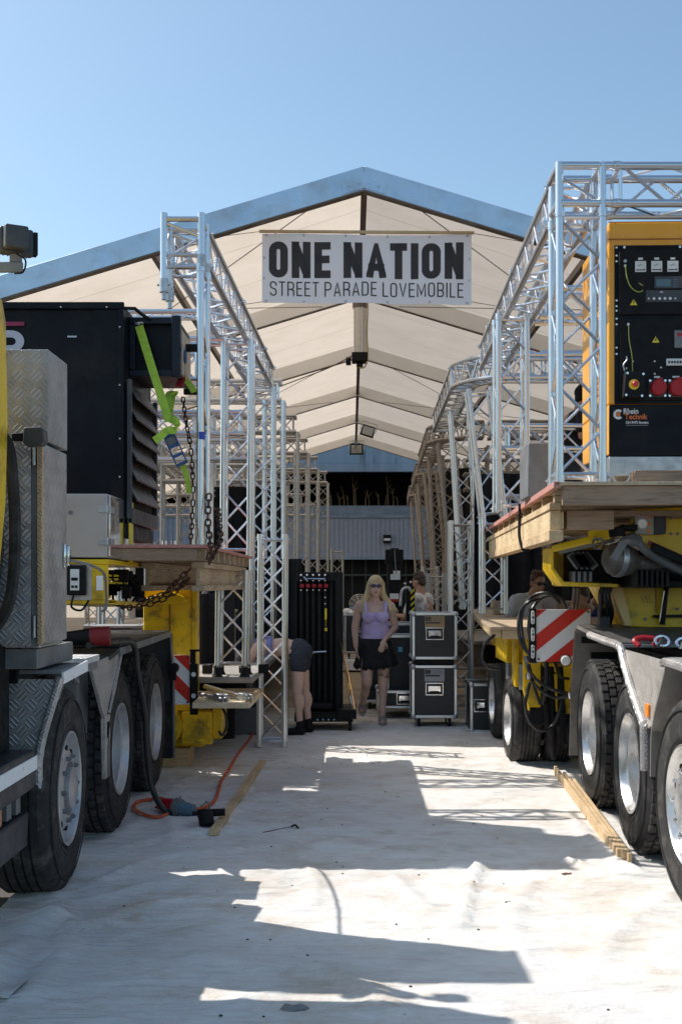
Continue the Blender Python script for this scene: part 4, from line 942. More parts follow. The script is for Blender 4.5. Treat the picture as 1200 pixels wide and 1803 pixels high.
# ------------------------------------------------ black generator, left
gl = thing('black_generator', 'large black generator housing with louvred side standing on the left deck', 'generator', (-2.3, 7.45, 1.86))
gb = MB().bb(-3.6, XL, 7.46, 8.5, 1.9, 3.44).build('housing', BLACKP, gl, bevel=.012)
MB().bb(-3.6, XL-.03, 7.452, 7.459, 2.02, 3.24).bb(-1.70, -1.502, 7.449, 7.4515, 1.95, 3.4).build('door_panels', BLACKP, gl, bevel=.004)
mb = MB(); mb.bb(-3.6, -1.49, 7.43, 7.459, 3.40, 3.445); mb.bb(-1.525, -1.492, 7.43, 7.459, 1.9, 3.4); mb.build('frame_trim', BLACKP, gl, bevel=.004)
mb = MB()
for z in (2.9, 2.55, 2.3, 3.28): mb.ball((-1.515, 7.428, z), .007, 8, 5)
for x in (-1.9, -1.6): mb.ball((x, 7.428, 3.41), .007, 8, 5)
mb.bb(-1.86, -1.8, 7.44, 7.45, 3.215, 3.225); mb.build('rivets', GALV, gl)
lv = MB().bb(XL+.001, XL+.02, 7.5, 8.48, 2.03, 2.93).build('louvre_frame', BLACKM, gl)
LOUV = Mt('louvre_grey', (.09, .085, .09), .5, .2, .15, 4)
mb = MB()
for k in range(6): 
    z = 2.14+k*.135; mb.add([(XL+.02, 7.54, z+.12), (XL+.02, 8.44, z+.12), (XL+.08, 8.44, z+.02), (XL+.08, 7.54, z+.02), (XL+.02, 7.54, z+.11), (XL+.02, 8.44, z+.11), (XL+.075, 8.44, z+.01), (XL+.075, 7.54, z+.01)], [(0,3,2,1),(4,5,6,7),(0,4,7,3),(1,2,6,5),(3,7,6,2)])
mb.build('louvre_blades', LOUV, lv, smooth=0)
mb = MB(); mb.bb(XL+.02, XL+.05, 7.48, 7.52, 2.03, 2.95); mb.bb(XL+.02, XL+.05, 8.46, 8.5, 2.03, 2.95); mb.bb(XL+.02, XL+.055, 7.5, 8.48, 2.0, 2.1); mb.build('louvre_surround', GREYD, lv, bevel=.003)
MB().bb(XL+.001, XL+.02, 7.52, 8.48, 1.9, 1.995).build('lower_panel', BLACKP, gl)
# overhanging box
ob = MB(); ob.bb(XL, -1.17, 7.72, 8.2, 3.01, 3.39); bo = ob.build('overhang_box', BLACKP, gl, bevel=.004)
mb = MB(); X0, X1, Z0, Z1 = XL-.0, -1.165, 3.0, 3.40
mb.bb(X0, X1, 7.66, 7.72, Z1-.045, Z1); mb.bb(X0, X1, 7.66, 7.72, Z0, Z0+.045); mb.bb(X0, X0+.04, 7.66, 7.72, Z0+.046, Z1-.046); mb.bb(X1-.05, X1+.01, 7.655, 7.72, Z0-.005, Z1+.01)
mb.build('box_frame', Mt('blue_black_steel', (.009,.013,.024), .45, 0, .2, 5, spec=.3), bo, bevel=.005)
MB().bb(X0+.04, X1-.05, 7.705, 7.7195, Z0+.045, Z1-.045).build('dark_panel', BLACKP, bo)
MB().bb(-1.169, -1.155, 7.74, 8.16, 3.03, 3.33).build('beige_side', Mt('beige_panel', (.5,.44,.36), .6, 0, .1, 5), bo)
MB().ball((-1.15, 7.85, 3.17), (.012, .05, .05)).build('blue_cap', BLUEP, bo)
mb = MB(); mb.bb(-1.17, -1.04, 7.9, 7.95, 3.22, 3.27); mb.bb(-1.07, -1.03, 7.9, 7.95, 2.93, 3.27); mb.bb(-1.17, -1.05, 7.9, 7.95, 2.92, 2.96); mb.build('handle_frame', BLACKM, bo, bevel=.006)
mb = MB(); mb.path([(XL-.0, 7.5, 3.42), (XL+.06, 7.55, 3.43), (XL+.1, 7.6, 3.40), (XL+.17, 7.7, 3.37)], .012, 6); mb.build('conduit', BLACKM, bo)
# logo marks on the black housing
mb = MB(); mb.bb(-2.32, -2.145, 7.447, 7.4515, 3.292, 3.318); mb.build('magenta_line', Mt('magenta_print', (.28,.02,.08), .5), gl)
mb = MB(); c = (-2.23, 3.19)
for i in range(14):
    a0 = -pi/2+pi*1.0*i/14; a1 = -pi/2+pi*1.0*(i+1)/14
    mb.add([(c[0]+cos(a)*r_*1.0, 7.4475, c[1]+sin(a)*r_*.85) for a, r_ in ((a0, .03), (a0, .085), (a1, .085), (a1, .03))], [(0, 1, 2, 3)])
mb.add([(-2.4, 7.4475, 3.19+.0255), (-2.23, 7.4475, 3.19+.0255), (-2.23, 7.4475, 3.19+.072), (-2.4, 7.4475, 3.19+.072)], [(0,1,2,3)])
mb.add([(-2.4, 7.4475, 3.19-.072), (-2.23, 7.4475, 3.19-.072), (-2.23, 7.4475, 3.19-.0255), (-2.4, 7.4475, 3.19-.0255)], [(0,1,2,3)])
mb.build('white_lettering', Mt('pale_print', (.5,.5,.58), .4), gl, smooth=0)
# lime strap with ratchet
st = thing('tension_strap', 'lime green tension strap with blue ratchet hanging from the overhanging black box', 'strap', (-1.3, 7.6, 3.3))
def strip(pts, w, th=.004, wdir=(1, 0, 0)):
    mb = MB(); P = [Vector(p) for p in pts]
    for i in range(len(P)-1):
        mb.beam(P[i], P[i+1], w, th, None) if False else None
    vs = []
    for i, p in enumerate(P):
        t = (P[min(i+1, len(P)-1)]-P[max(i-1, 0)]).normalized(); wv = Vector(wdir); wv = (wv-t*wv.dot(t)).normalized(); n = t.cross(wv)
        vs += [p-wv*w/2-n*th, p+wv*w/2-n*th, p+wv*w/2+n*th, p-wv*w/2+n*th]
    fs = []
    for i in range(len(P)-1):
        for k in range(4): fs.append((4*i+k, 4*i+(k+1) % 4, 4*i+4+(k+1) % 4, 4*i+4+k))
    fs += [(3, 2, 1, 0), tuple(len(vs)-4+k for k in range(4))]
    return mb.add(vs, fs)
A = px(245, 574, 7.64); B_ = px(270, 655, 7.62); C_ = px(298, 742, 7.62)
strip(spline([A, B_, C_], 6), .055).build('webbing', LIME, st)
strip(spline([px(300, 738, 7.58), px(311, 743, 7.5), px(308, 757, 7.5), px(295, 758, 7.52), px(283, 768, 7.5), px(272, 776, 7.5)], 6), .05, .004, (0.3, 0, 1)).build('loop', LIME, st)
strip(spline([px(296, 742, 7.66), px(303, 700, 7.8), px(308, 690, 7.8), px(297, 695, 7.75), px(299, 722, 7.7)], 6), .045).build('slack_loop', LIME, st)
strip(spline([px(320, 815, 7.62), px(329, 840, 7.64), px(333, 868, 7.68)], 5), .036).build('lower_webbing', LIME, st)
strip(spline([px(318, 664, 7.9), px(333, 676, 7.85), px(342, 690, 7.8)], 5), .045).build('side_webbing', LIME, st)
a = px(297, 765, 7.58); b = px(321, 818, 7.6); x_, y_, z_ = frame(b-a, (0, 1, 0)); M3 = Matrix((x_, y_, z_)).transposed()
mb = MB(); Lr = (b-a).length
for s in (-1, 1): mb.box((a+b)/2+x_*s*.036, (.008, .04, Lr), M3)
for f in (.05, .38, .68, .97): mb.box(a.lerp(b, f), (.075, .03, .02), M3)
mb.build('ratchet', BLUEP, st, bevel=.004)
mb = MB(); mb.box(a.lerp(b, .2)+y_*.0, (.06, .012, .1), M3); mb.build('ratchet_plate', GREYM, st, bevel=.003)
mb = MB(); mb.path(spline([px(245, 572, 7.62), px(238, 570, 7.66), px(252, 569, 7.62)], 4), .008, 6); mb.build('hook', GREYM, st)
strip(spline([px(318, 655, 7.85), px(320, 668, 7.85), px(315, 680, 7.8)], 4), .05).build('red_label', Mt('red_tag', (.4,.02,.03), .6), st)
# ------------------------------------------------ chains
def chain(pts, lab, r=.02, wire=.0065, L=.062):
    P = [Vector(p) for p in spline(pts, 16)]; mb = MB(); dist = 0; acc = 0; k = 0; last = P[0]
    pos = [P[0]]; 
    for p in P[1:]:
        acc += (p-last).length; last = p
        if acc >= L-2*wire-.004: pos.append(p); acc = 0
    for i in range(len(pos)-1):
        c = (pos[i]+pos[i+1])/2; z = (pos[i+1]-pos[i]).normalized(); x, y, z = frame(z)
        if i % 2: x = y
        lp = []
        for q in range(12):
            a = 2*pi*q/12; lp.append(c+x*cos(a)*r+z*(sin(a)*r+(1 if sin(a) > 0 else -1)*(L/2-r)))
        mb.path(lp, wire, 5, closed=True)
    return meta(mb.build('lashing_chain', RUST), lab, 'chain')
chain([px(322, 700, 7.9), px(328, 745, 7.8), px(336, 790, 7.75), px(340, 860, 7.7), px(338, 920, 7.6), px(335, 958, 7.5)], 'rusty chain hanging down beside the lime strap to the left deck', wire=.005, r=.012, L=.05)
chain([px(368, 870, 7.6), px(366, 915, 7.5), px(370, 955, 7.4), px(372, 968, 7.34), px(366, 985, 7.36)], 'dark chain draped over the deck corner on the left beside the ladder truss', wire=.0065, r=.017, L=.06)
chain([px(383, 895, 8.2), px(387, 930, 7.9), px(388, 952, 7.75), px(375, 978, 7.5), px(368, 990, 7.4)], 'second dark chain lying over the pink deck edge near the white-shirted man', wire=.0065, r=.017, L=.06)
chain([px(335, 1002, 7.6), px(310, 1025, 7.6), px(290, 1045, 7.7), px(262, 1055, 7.6), px(240, 1062, 7.5)], 'upper rusty chain sagging below the left deck girder', wire=.006, r=.016, L=.056)
chain([px(332, 1018, 7.75), px(305, 1045, 7.8), px(270, 1062, 7.8), px(225, 1070, 7.6), px(205, 1062, 7.4)], 'lower rusty chain sagging under the yellow beam', wire=.006, r=.016, L=.056)
# ------------------------------------------------ steel cabinet and yellow beam
cb = thing('steel_cabinet', 'stainless steel cabinet with two hinges standing on the yellow beam', 'cabinet', (-1.7, 7.0, 1.76))
MB().bb(-2.3, -1.505, 7.0, 7.75, 1.762, 2.155).build('body', STEEL, cb, bevel=.004)
MB().bb(-1.503, -1.49, 7.02, 7.73, 1.77, 2.15).build('side_door', CHROME, cb, bevel=.003)
mb = MB()
for z in (1.86, 2.06):
    mb.bb(-1.56, -1.505, 6.985, 6.998, z-.02, z+.02); mb.tube((-1.5, 6.985, z-.024), (-1.5, 6.985, z+.024), .008, 8); mb.bb(-1.489, -1.484, 7.03, 7.12, z-.02, z+.02)
mb.build('hinge', GALV, cb, bevel=.002)
MB().tube((-1.73, 6.99, 2.04), (-1.73, 6.998, 2.04), .013, 12).build('lock', GREYM, cb)
meta(MB().bb(-1.47, -1.455, 7.5, 7.58, 1.74, 2.14).build('yellow_post', YELS), 'thin yellow post behind the stainless steel cabinet', 'post')
tl = thing('gooseneck_trailer', 'yellow gooseneck low-loader trailer coupled behind the left truck', 'trailer', (-1.8, 7.2, 0))
mb = MB(); mb.bb(-2.4, -1.5, 7.0, 7.25, 1.72, 1.752); mb.bb(-2.4, -1.5, 7.0, 7.25, 1.475, 1.5); mb.bb(-2.4, -1.5, 7.0, 7.02, 1.501, 1.719); mb.prism([(7.02, 1.475), (8.4, 1.43), (8.4, 1.46), (7.02, 1.5)], 'x', -1.9, -1.5); mb.bb(-1.9, -1.5, 7.25, 8.5, 1.72, 1.75); mb.bb(-1.92, -1.9, 7.02, 8.5, 1.46, 1.72)
mb.build('front_frame', YEL, tl, bevel=.006)
mb = MB()
for k in range(3): mb.path([(-1.86, 7.3+.02*k, 1.66-.025*k), (-1.56, 7.9, 1.655-.025*k)], .008, 6)
mb.build('yellow_air_lines', YELS, tl)
mb = MB(); rr = random.Random(3)
for k in range(14): 
    c = Vector((-1.62+rr.uniform(-.1, .1), 7.95+rr.uniform(-.2, .3), 1.6+rr.uniform(-.08, .08))); mb.box(c, (.05+rr.random()*.05, .05, .03+rr.random()*.06)); mb.tube(c, c+Vector((rr.uniform(-.1,.1), .05, -.1)), .01, 6)
mb.build('valve_block', BLACKM, tl, bevel=.004)
MB().bb(-1.57, -1.53, 6.99, 6.998, 1.56, 1.65).build('white_reflector', WHITE, tl)
mb = MB()
for z in (1.54, 1.6, 1.68): mb.tube((-1.64, 6.985, z), (-1.64, 7.0, z), .014, 6)
mb.build('bolts', Mt('rust_bolt', (.3,.12,.05), .6), tl)
mb = MB(); mb.bb(-1.8, -1.38, 9.82, 9.95, .5, 1.56); mb.bb(-1.379, -1.335, 9.8, 9.98, .5, 1.585); mb.prism([(-1.78, 1.47), (-1.55, 1.54), (-1.40, 1.47), (-1.42, 1.44), (-1.78, 1.42)], 'y', 9.7, 9.82); mb.build('neck_column', YEL, tl, bevel=.008)
mb = MB(); mb.bb(-1.575, -1.565, 9.805, 9.819, .9, 1.42); mb.build('seam', Mt('seam_brown', (.2,.08,.01), .6), tl)
mb = MB(); mb.bb(-1.75, -1.28, 9.9, 10.3, .18, .55); mb.bb(-1.46, -1.2, 9.75, 9.9, .22, .5); mb.bb(-1.2, -1.12, 9.8, 10.2, .26, .56); mb.tube((-1.62, 9.7, .38), (-1.62, 9.95, .38), .17, 20); mb.bb(-1.44, -1.24, 9.73, 9.75, .25, .27); mb.bb(-1.75, -1.0, 9.9, 10.4, .52, .6); mb.build('lower_housing', YEL, tl, bevel=.01)
mb = MB(); mb.path(spline([(-1.12, 9.76, .55), (-1.08, 9.74, .48), (-1.07, 9.74, .38), (-1.11, 9.76, .3), (-1.14, 9.78, .33)], 5), .012, 6); mb.build('hydraulic_hose', HOSE, tl)
MB().bb(-1.85, -1.4, 9.8, 10.1, .02, .18).build('wooden_block', WOOD, tl, bevel=.004)
# hidden bulk under generator
MB().bb(-3.4, -1.9, 7.3, 9.0, 1.48, 1.71).build('main_beam', YEL, tl, bevel=.02)
cbx = thing('control_box', 'small black and white remote control box clipped to the yellow beam', 'control box', (-1.68, 6.95, 1.6))
MB().bb(-1.745, -1.63, 6.955, 6.995, 1.53, 1.715).build('case', BLACKM, cbx, bevel=.008)
MB().bb(-1.72, -1.665, 6.945, 6.954, 1.56, 1.69).build('front_plate', DIAL, cbx, bevel=.003)
mb = MB(); mb.bb(-1.712, -1.673, 6.941, 6.944, 1.62, 1.638); mb.bb(-1.712, -1.696, 6.941, 6.944, 1.575, 1.59); mb.bb(-1.69, -1.674, 6.941, 6.944, 1.575, 1.59); mb.build('buttons', BLACKM, cbx)
MB().bb(-1.76, -1.60, 6.996, 6.999, 1.50, 1.72).build('mount_plate', GALV, cbx)
mb = MB(); mb.path(spline([(-1.73, 6.97, 1.715), (-1.735, 6.96, 1.76), (-1.72, 6.96, 1.77)], 3), .007, 6).path(spline([(-1.7, 6.95, 1.53), (-1.7, 6.9, 1.46), (-1.64, 6.9, 1.44), (-1.6, 6.92, 1.5)], 5), .007, 6); mb.build('aerial', BLACKM, cbx)
# red/white panels
def striped(name, lab, x0, x1, z0, z1, y, slope, nb, lights):
    t = thing(name, lab, 'warning panel', ((x0+x1)/2, y, z0))
    MB().bb(x0, x1, y, y+.02, z0, z1).build('board', WHITE, t, bevel=.002)
    mb = MB(); w = x1-x0; h = z1-z0; per = h*.64
    def clip(poly):
        def cl(P, f):
            out = []
            for i in range(len(P)):
                a, b = P[i], P[(i+1) % len(P)]; fa, fb = f(a), f(b)
                if fa >= 0: out.append(a)
                if fa*fb < 0: k = fa/(fa-fb); out.append((a[0]+(b[0]-a[0])*k, a[1]+(b[1]-a[1])*k))
            return out
        for f in (lambda p: p[0]-x0, lambda p: x1-p[0], lambda p: p[1]-z0, lambda p: z1-p[1]):
            poly = cl(poly, f)
            if len(poly) < 3: return None
        return poly
    for k in range(-6, 7):
        b0 = nb+k*per; b1 = b0+per*.49
        P = [(x0-1, z0+b0-slope*1), (x1+1, z0+b0+slope*(w+1)), (x1+1, z0+b1+slope*(w+1)), (x0-1, z0+b1-slope*1)]
        P = clip(P)
        if P: mb.prism(P, 'y', y-.003, y-.0005)
    mb.build('red_stripes', RED, t, smooth=0)
    mb = MB()
    for a in (x0+.02, x1-.02):
        for b in (z0+.02, z1-.02): mb.tube((a, y-.006, b), (a, y, b), .008, 8)
    mb.build('screws', BLACKM, t)
    return t
s1 = striped('warning_panel', 'red and white striped warning panel with black light bar at the left trailer', -1.78, -1.36, .585, 1.0, 9.55, -1.0, .43, 0)
mb = MB(); mb.bb(-1.358, -1.29, 9.53, 9.56, .5, .93); mb.bb(-1.358, -1.31, 9.54, 9.56, .93, 1.03); mb.bb(-1.36, -1.27, 9.52, 9.56, 1.03, 1.05); mb.build('light_bar', BLACKM, s1, bevel=.008)
mb = MB()
for z in (.84, .66): mb.tube((-1.325, 9.522, z), (-1.325, 9.532, z), .02, 14)
mb.build('round_lights', LENS, s1)
mb = MB(); mb.lathe([(.0, -.05), (.035, -.05), (.045, 0), (.04, .05), (0, .05)], (-1.48, 9.45, .9), (0, 1, 0), 14); mb.bb(-1.52, -1.46, 9.43, 9.47, .8, .88); mb.path(spline([(-1.48, 9.5, .86), (-1.5, 9.48, .78), (-1.5, 9.5, .6)], 4), .008, 6); mb.build('socket', BLACKM, s1)
# ------------------------------------------------ right truck
RT = Matrix.Translation((1.70, 8.15, 0)) @ RZ(-.034)
rt = thing('heavy_truck', 'sunlit heavy truck with chunky tyres and tread-plate wheel arches on the right', 'truck', mat=RT)
wheel(rt, RT @ Matrix.Translation((0, 0, .53)) @ RZ(pi), 'drive', rmat=RIMC)
wheel(rt, RT @ Matrix.Translation((.34, 0, .53)) @ RZ(pi), 'drive')
wheel(rt, RT @ Matrix.Translation((0, -1.37, .53)) @ RZ(pi), 'drive', rmat=RIMC)
wheel(rt, RT @ Matrix.Translation((.34, -1.37, .53)) @ RZ(pi), 'drive')
wheel(rt, RT @ Matrix.Translation((-.0, -2.68, .53)) @ RZ(pi+radians(4)), 'front', w=.32, tread='rib', rmat=RIMC)
for y in (0, -1.37, -2.68):
    wheel(rt, RT @ Matrix.Translation((2.4, y, .53)), 'drive', tread='rib')
    MB().tube((.3, y, .53), (2.2, y, .53), .09, 12).build('axle', BLACKM, rt, local=True)
MB().bb(.6, .85, -4, .8, .75, 1.05).bb(1.55, 1.8, -4, .8, .75, 1.05).build('chassis_rail', BLACKM, rt, local=True, bevel=.01)
UND = Mt('arch_grey', (.24, .225, .21), .5, .2, .15, 4, dirt=((.1,.09,.085), .6, 6))
sh = shell([(-1.2, 1.21), (-.2, 1.235), (.48, 1.265), (.56, 1.22), (.72, .82), (.84, .24)], -.01, .66, .02)
sh.build('rear_fender', UND, rt, local=True, smooth=0, bevel=.003)
MB().add([(.0, -1.18, 1.234), (2.3, -1.18, 1.234), (2.3, .46, 1.29), (.0, .46, 1.29), (.0, -1.18, 1.24), (2.3, -1.18, 1.24), (2.3, .46, 1.296), (.0, .46, 1.296)], [(4,5,6,7),(0,1,5,4),(3,2,1,0),(0,4,7,3),(2,3,7,6),(1,2,6,5)]).build('walkway_plate', Mtread('walkway_dark', (.13, .125, .125), .045, 0, .5), rt, local=True, smooth=0)
MB().beam((.0, .85, .62), (.62, .85, .62), .76, .012, (0, 0, 1)).build('mud_flap', RUB, rt, local=True) if False else MB().bb(.0, .62, .84, .855, .22, .78).build('mud_flap', RUB, rt, local=True)
mb = MB(); mb.bb(.1, .3, .5, .53, 1.02, 1.08); mb.bb(.02, .6, .45, .5, 1.15, 1.2); mb.build('arch_bracket', BLACKM, rt, local=True)
mb = MB(); mb.path(spline([(-.02, -.15, 1.24), (-.02, -.7, 1.228), (-.02, -1.1, 1.222), (-.02, -1.24, 1.2), (-.02, -1.32, 1.13), (-.02, -1.55, .98), (-.02, -1.84, .83), (-.02, -1.87, .8), (-.02, -1.88, .57)], 4), .026, 10); mb.build('fender_edge', TREADS, rt, local=True)
mb = MB(); mb.prism([(-1.24, 1.2), (-2.32, 1.2), (-1.98, .83), (-1.88, .8)], 'x', -.006, .008); mb.build('tread_plate_panel', Mtread('panel_tread', (.62, .58, .54), .022, 0, .4, strength=.9), rt, local=True, smooth=0)
MB().bb(-.02, -.007, -1.95, -1.87, .87, .94).build('marker_light', AMB, rt, local=True, bevel=.004)
shell([(-3.4, .6), (-3.2, 1.12), (-2.9, 1.2), (-2.34, 1.2), (-2.06, .9), (-1.99, .8), (-1.97, .55)], -.01, .66, .015).build('front_fender', UND, rt, local=True, smooth=0)
mb = MB(); mb.path(spline([(-.015, -3.1, 1.19), (-.015, -2.36, 1.2), (-.015, -2.3, 1.18)], 4), .022, 8); mb.build('fender_edge', TREADS, rt, local=True)
MB().add([(.0, -3.6, 1.21), (2.3, -3.6, 1.21), (2.3, -2.3, 1.21), (.0, -2.3, 1.21), (.0, -3.6, 1.222), (2.3, -3.6, 1.222), (2.3, -2.3, 1.222), (.0, -2.3, 1.222)], [(4,5,6,7),(0,1,5,4),(3,2,1,0),(0,4,7,3),(2,3,7,6)]).build('front_walkway', TREADB, rt, local=True, smooth=0)
mb = MB(); mb.bb(.3, .62, -1.8, .3, .9, 1.15); mb.bb(.35, 2, -1.3, 1.0, 1.05, 1.19); mb.build('inner_frame', BLACKM, rt, local=True)
# loose shackles and strap on the walkway
T = RT
mb = MB(); mb.path(spline([T @ Vector(p) for p in [(.02, -1.55, 1.24), (.0, -1.52, 1.27), (.06, -1.5, 1.285), (.14, -1.5, 1.27), (.12, -1.48, 1.24)]], 5), .016, 8)
meta(mb.build('red_shackle', REDP), 'red shackle lying on the right truck walkway edge', 'shackle')
for k, (x, y) in enumerate(((.14, -1.6), (.2, -1.85))):
    mb = MB(); c = T @ Vector((x, y, 1.245)); pts = [c+Vector((.04*cos(a), .025*sin(a)*.6, .025+.028*sin(a))) for a in [2*pi*i/14 for i in range(14)]]
    mb.path(pts, .009, 8, closed=True); mb.tube(c+Vector((-.03, -.02, .0)), c+Vector((.0, -.04, .05)), .01, 6)
    meta(mb.build('steel_ring', CHROME), ('first' if k == 0 else 'second')+' shiny steel ring beside the red shackle on the right truck', 'ring')
# ------------------------------------------------ orange generator
GT = Matrix.Translation((1.715, 7.6, 0)) @ RZ(-.03)
og = thing('orange_generator', 'orange generator with black control panel and red sockets on the right timber deck', 'generator', mat=Matrix.Translation((1.715, 7.6, 2.3)) @ RZ(-.03))
WM[og.name] = og.matrix_world.copy()
G = lambda x, y: ((x-1070)/263, 1.6+(1028-y)/263-2.3)
def gb_(x0, x1, y0, y1, f, b): a, t_ = G(x0, y0); c, u = G(x1, y1); return MB().bb(a, c, f, b, u, t_)
mb = MB(); mb.bb(.0, 1.7, .0, 1.02, 2.80-2.3, 4.02-2.3); mb.prism([(.0, .16), (1.0, .16+.03), (1.02, .5), (.0, .5)], 'x', 0, 1.7); og_b = mb.build('housing', ORA, og, local=True, bevel=.012, seg=3)
gb_(1080, 1480, 433, 712, -.006, -.0005).build('panel_frame', BLACKP, og, local=True, bevel=.002)
gb_(1071, 1480, 713, 803, -.003, 1.0).build('base_box', BLACKP, og, local=True, bevel=.004)
gb_(1071, 1500, 804, 838, .0, 1.0).build('skid_beam', GALV, og, local=True, bevel=.004)
mb = MB(); a, z = G(1090, 842); mb.lathe([(.05, -.01), (.062, -.01), (.062, .002), (.05, .002)], (.085, -.0, z-.02+.04), (0, -1, 0), 18); mb.build('pipe_end', GALV, og, local=True)
mb = MB(); mb.bb(-.004, 1.7, -.004, .0, 1.60, 1.608); mb.bb(.0, 1.7, -.002, .0, 1.715, 1.722); mb.build('seam', Mt('orange_seam', (.4,.14,.01), .5), og, local=True)
for i in range(2):
    mb = MB()
    for k in range(9): mb.bb(-.006, -.0005, .1+.34*0, .42, .62+i*.6+k*.042, .64+i*.6+k*.042)
    mb.build('side_vent', Mt('orange_dark', (.55,.19,.01), .4), og, local=True)
MB().bb(-.005, -.0005, .25, .62, 1.25, 1.5).build('side_sticker', Mt('maroon_sticker', (.25,.03,.04), .4), og, local=True)
pn = gb_(1087, 1480, 444, 556, -.03, -.0065).build('upper_door', GREYD if False else BLACKM, og, local=True, bevel=.004)
pl = gb_(1089, 1480, 562, 706, -.02, -.0065).build('lower_door', BLACKM, og, local=True, bevel=.004)
mb = MB()
for y in (437, 451, 461, 530, 540, 548, 562, 572, 613, 624): a, z = G(1083.5, y); mb.lathe([(0, .006), (.007, .005), (.009, 0)], (a, -.006, z), (0, -1, 0), 10)
for x in (1097, 1194): a, z = G(x, 436.5); mb.lathe([(0, .006), (.009, .005), (.011, 0)], (a, -.006, z), (0, -1, 0), 10)
mb.build('screws', CHROME, og, local=True)
for i, x in enumerate((1124, 1152, 1180, 1208)):
    g = gb_(x-9.5, x+9.5, 463, 482, -.036, -.0305).build('gauge', DIAL, pn, local=True, bevel=.001)
    a, z = G(x, 472); mb = MB(); mb.box((a-.004, -.0375, z+.006), (.03, .001, .0025), Matrix.Rotation(-.5, 3, 'Y')); mb.bb(a-.03, a+.012, -.0375, -.0365, z-.028, z-.022); mb.tube((a+.022, -.039, z-.024), (a+.022, -.036, z-.024), .006, 8)
    for q in range(7): an = .4+q*.38; mb.box((a-.0+.022*cos(an), -.0372, z-.008+.022*sin(an)), (.004, .001, .0015))
    mb.build('needle', BLACKM, g, local=True); gb_(x-4, x+4, 457, 460.5, -.034, -.0305).build('tag', DIAL, pn, local=True)
gb_(1148, 1196, 490, 511, -.036, -.0305).build('display_frame', GREYD, pn, local=True, bevel=.002)
gb_(1151, 1176, 495, 508, -.038, -.0365).build('display', Mt('lcd', (.1,.17,.21), .2), pn, local=True)
mb = MB(); 
for k in range(4): mb_ = G(1183, 495+k*4); mb.bb(mb_[0]-.012, mb_[0]+.02, -.0375, -.0362, mb_[1]-.005, mb_[1]-.0025)
mb.build('display_text', Mt('pale_blue_print', (.15,.25,.42), .4), pn, local=True)
gb_(1133, 1196, 514, 535, -.035, -.0305).build('keypad', GREYD, pn, local=True, bevel=.002)
mb = MB()
for x in (1138, 1147, 1157, 1166, 1175, 1184): a, z = G(x, 529); mb.tube((a, -.039, z), (a, -.0355, z), .0095 if 1140 < x < 1180 else .006, 12)
a, z = G(1160, 518); mb.prism([(a-.015, z-.002), (a+.015, z-.002), (a+.004, z+.004), (a, z+.011), (a-.004, z+.004)], 'y', -.0365, -.0355)
mb.build('keys', DIAL, pn, local=True)
def tri(x, y, s, par):
    a, z = G(x, y); mb = MB(); mb.prism([(a-s, z-s*.8), (a+s, z-s*.8), (a, z+s*.95)], 'y', -.0335, -.0305); o = mb.build('warning_sign', YELS, par, local=True)
    mb = MB(); mb.prism([(a-.004, z-.002), (a+.001, z+.02), (a+.005, z+.02), (a+.003, z+.003), (a+.006, z+.003), (a-.001, z-.016), (a+.0, z-.002)], 'y', -.0345, -.0336); mb.build('lightning_mark', BLACKM, o, local=True)
tri(1112, 535, .024, pn)
a, z = G(1151, 600); mb = MB(); mb.prism([(a-.024, z-.02), (a+.024, z-.02), (a, z+.023)], 'y', -.0235, -.0205); o = mb.build('warning_sign', YELS, pl, local=True)
mb = MB(); mb.prism([(a-.004, z-.002), (a+.001, z+.018), (a+.005, z+.018), (a+.003, z+.003), (a+.006, z+.003), (a-.001, z-.015)], 'y', -.0245, -.0236); mb.build('lightning_mark', BLACKM, o, local=True)
gb_(1183, 1215, 584, 615, -.03, -.0205).build('earth_meter', GREYM, pl, local=True, bevel=.003)
gb_(1188, 1196, 589, 595, -.032, -.0305).build('meter_lamp', REDP, pl, local=True)
mb = gb_(1169, 1215, 634, 646, -.035, -.0205); mb.build('breakers', DIAL, pl, local=True, bevel=.002)
mb = MB()
for k in range(8): a, z = G(1172+k*5, 640); mb.bb(a, a+.009, -.042, -.0355, z-.008, z+.006)
mb.build('breaker_levers', BLACKM, pl, local=True)
for x, r in ((1154, .053), (1188, .058)):
    a, z = G(x, 684)
    mb = MB(); mb.bb(a-.06, a+.06, -.028, -.0205, z-.065, z+.055); sp_ = mb.build('socket_plate', GREYD, pl, local=True, bevel=.004)
    mb = MB(); mb.lathe([(0, .05), (r*.9, .05), (r, .04), (r, 0)], (a, -.028, z), (0, -1, -.15), 24); mb.bb(a-.02, a+.02, -.085, -.05, z+r*.8, z+r*1.0); mb.build('socket_lid', REDP, sp_, local=True)
    mb = MB()
    for sx in (-1, 1):
        for sz in (-1, 1): mb.tube((a+sx*.05, -.03, z+sz*.05-.005), (a+sx*.05, -.028, z+sz*.05-.005), .008, 8)
    mb.build('socket_screws', CHROME, sp_, local=True)
mb = MB()
for x, y in ((1111, 638), (1149, 638), (1149, 660), (1100, 650), (1160, 649)): a, z = G(x, y); mb.tube((a, -.026, z), (a, -.02, z), .006, 8)
a, z = G(1103, 573); mb.tube((a, -.03, z), (a, -.02, z), .009, 8); mb.bb(G(1148,0)[0], G(1158,0)[0], -.024, -.0205, G(0,667)[1], G(0,664)[1]); mb.bb(G(1180,0)[0], G(1192,0)[0], -.024, -.0205, G(0,667)[1], G(0,664)[1]); mb.build('small_fittings', DIAL, pl, local=True)
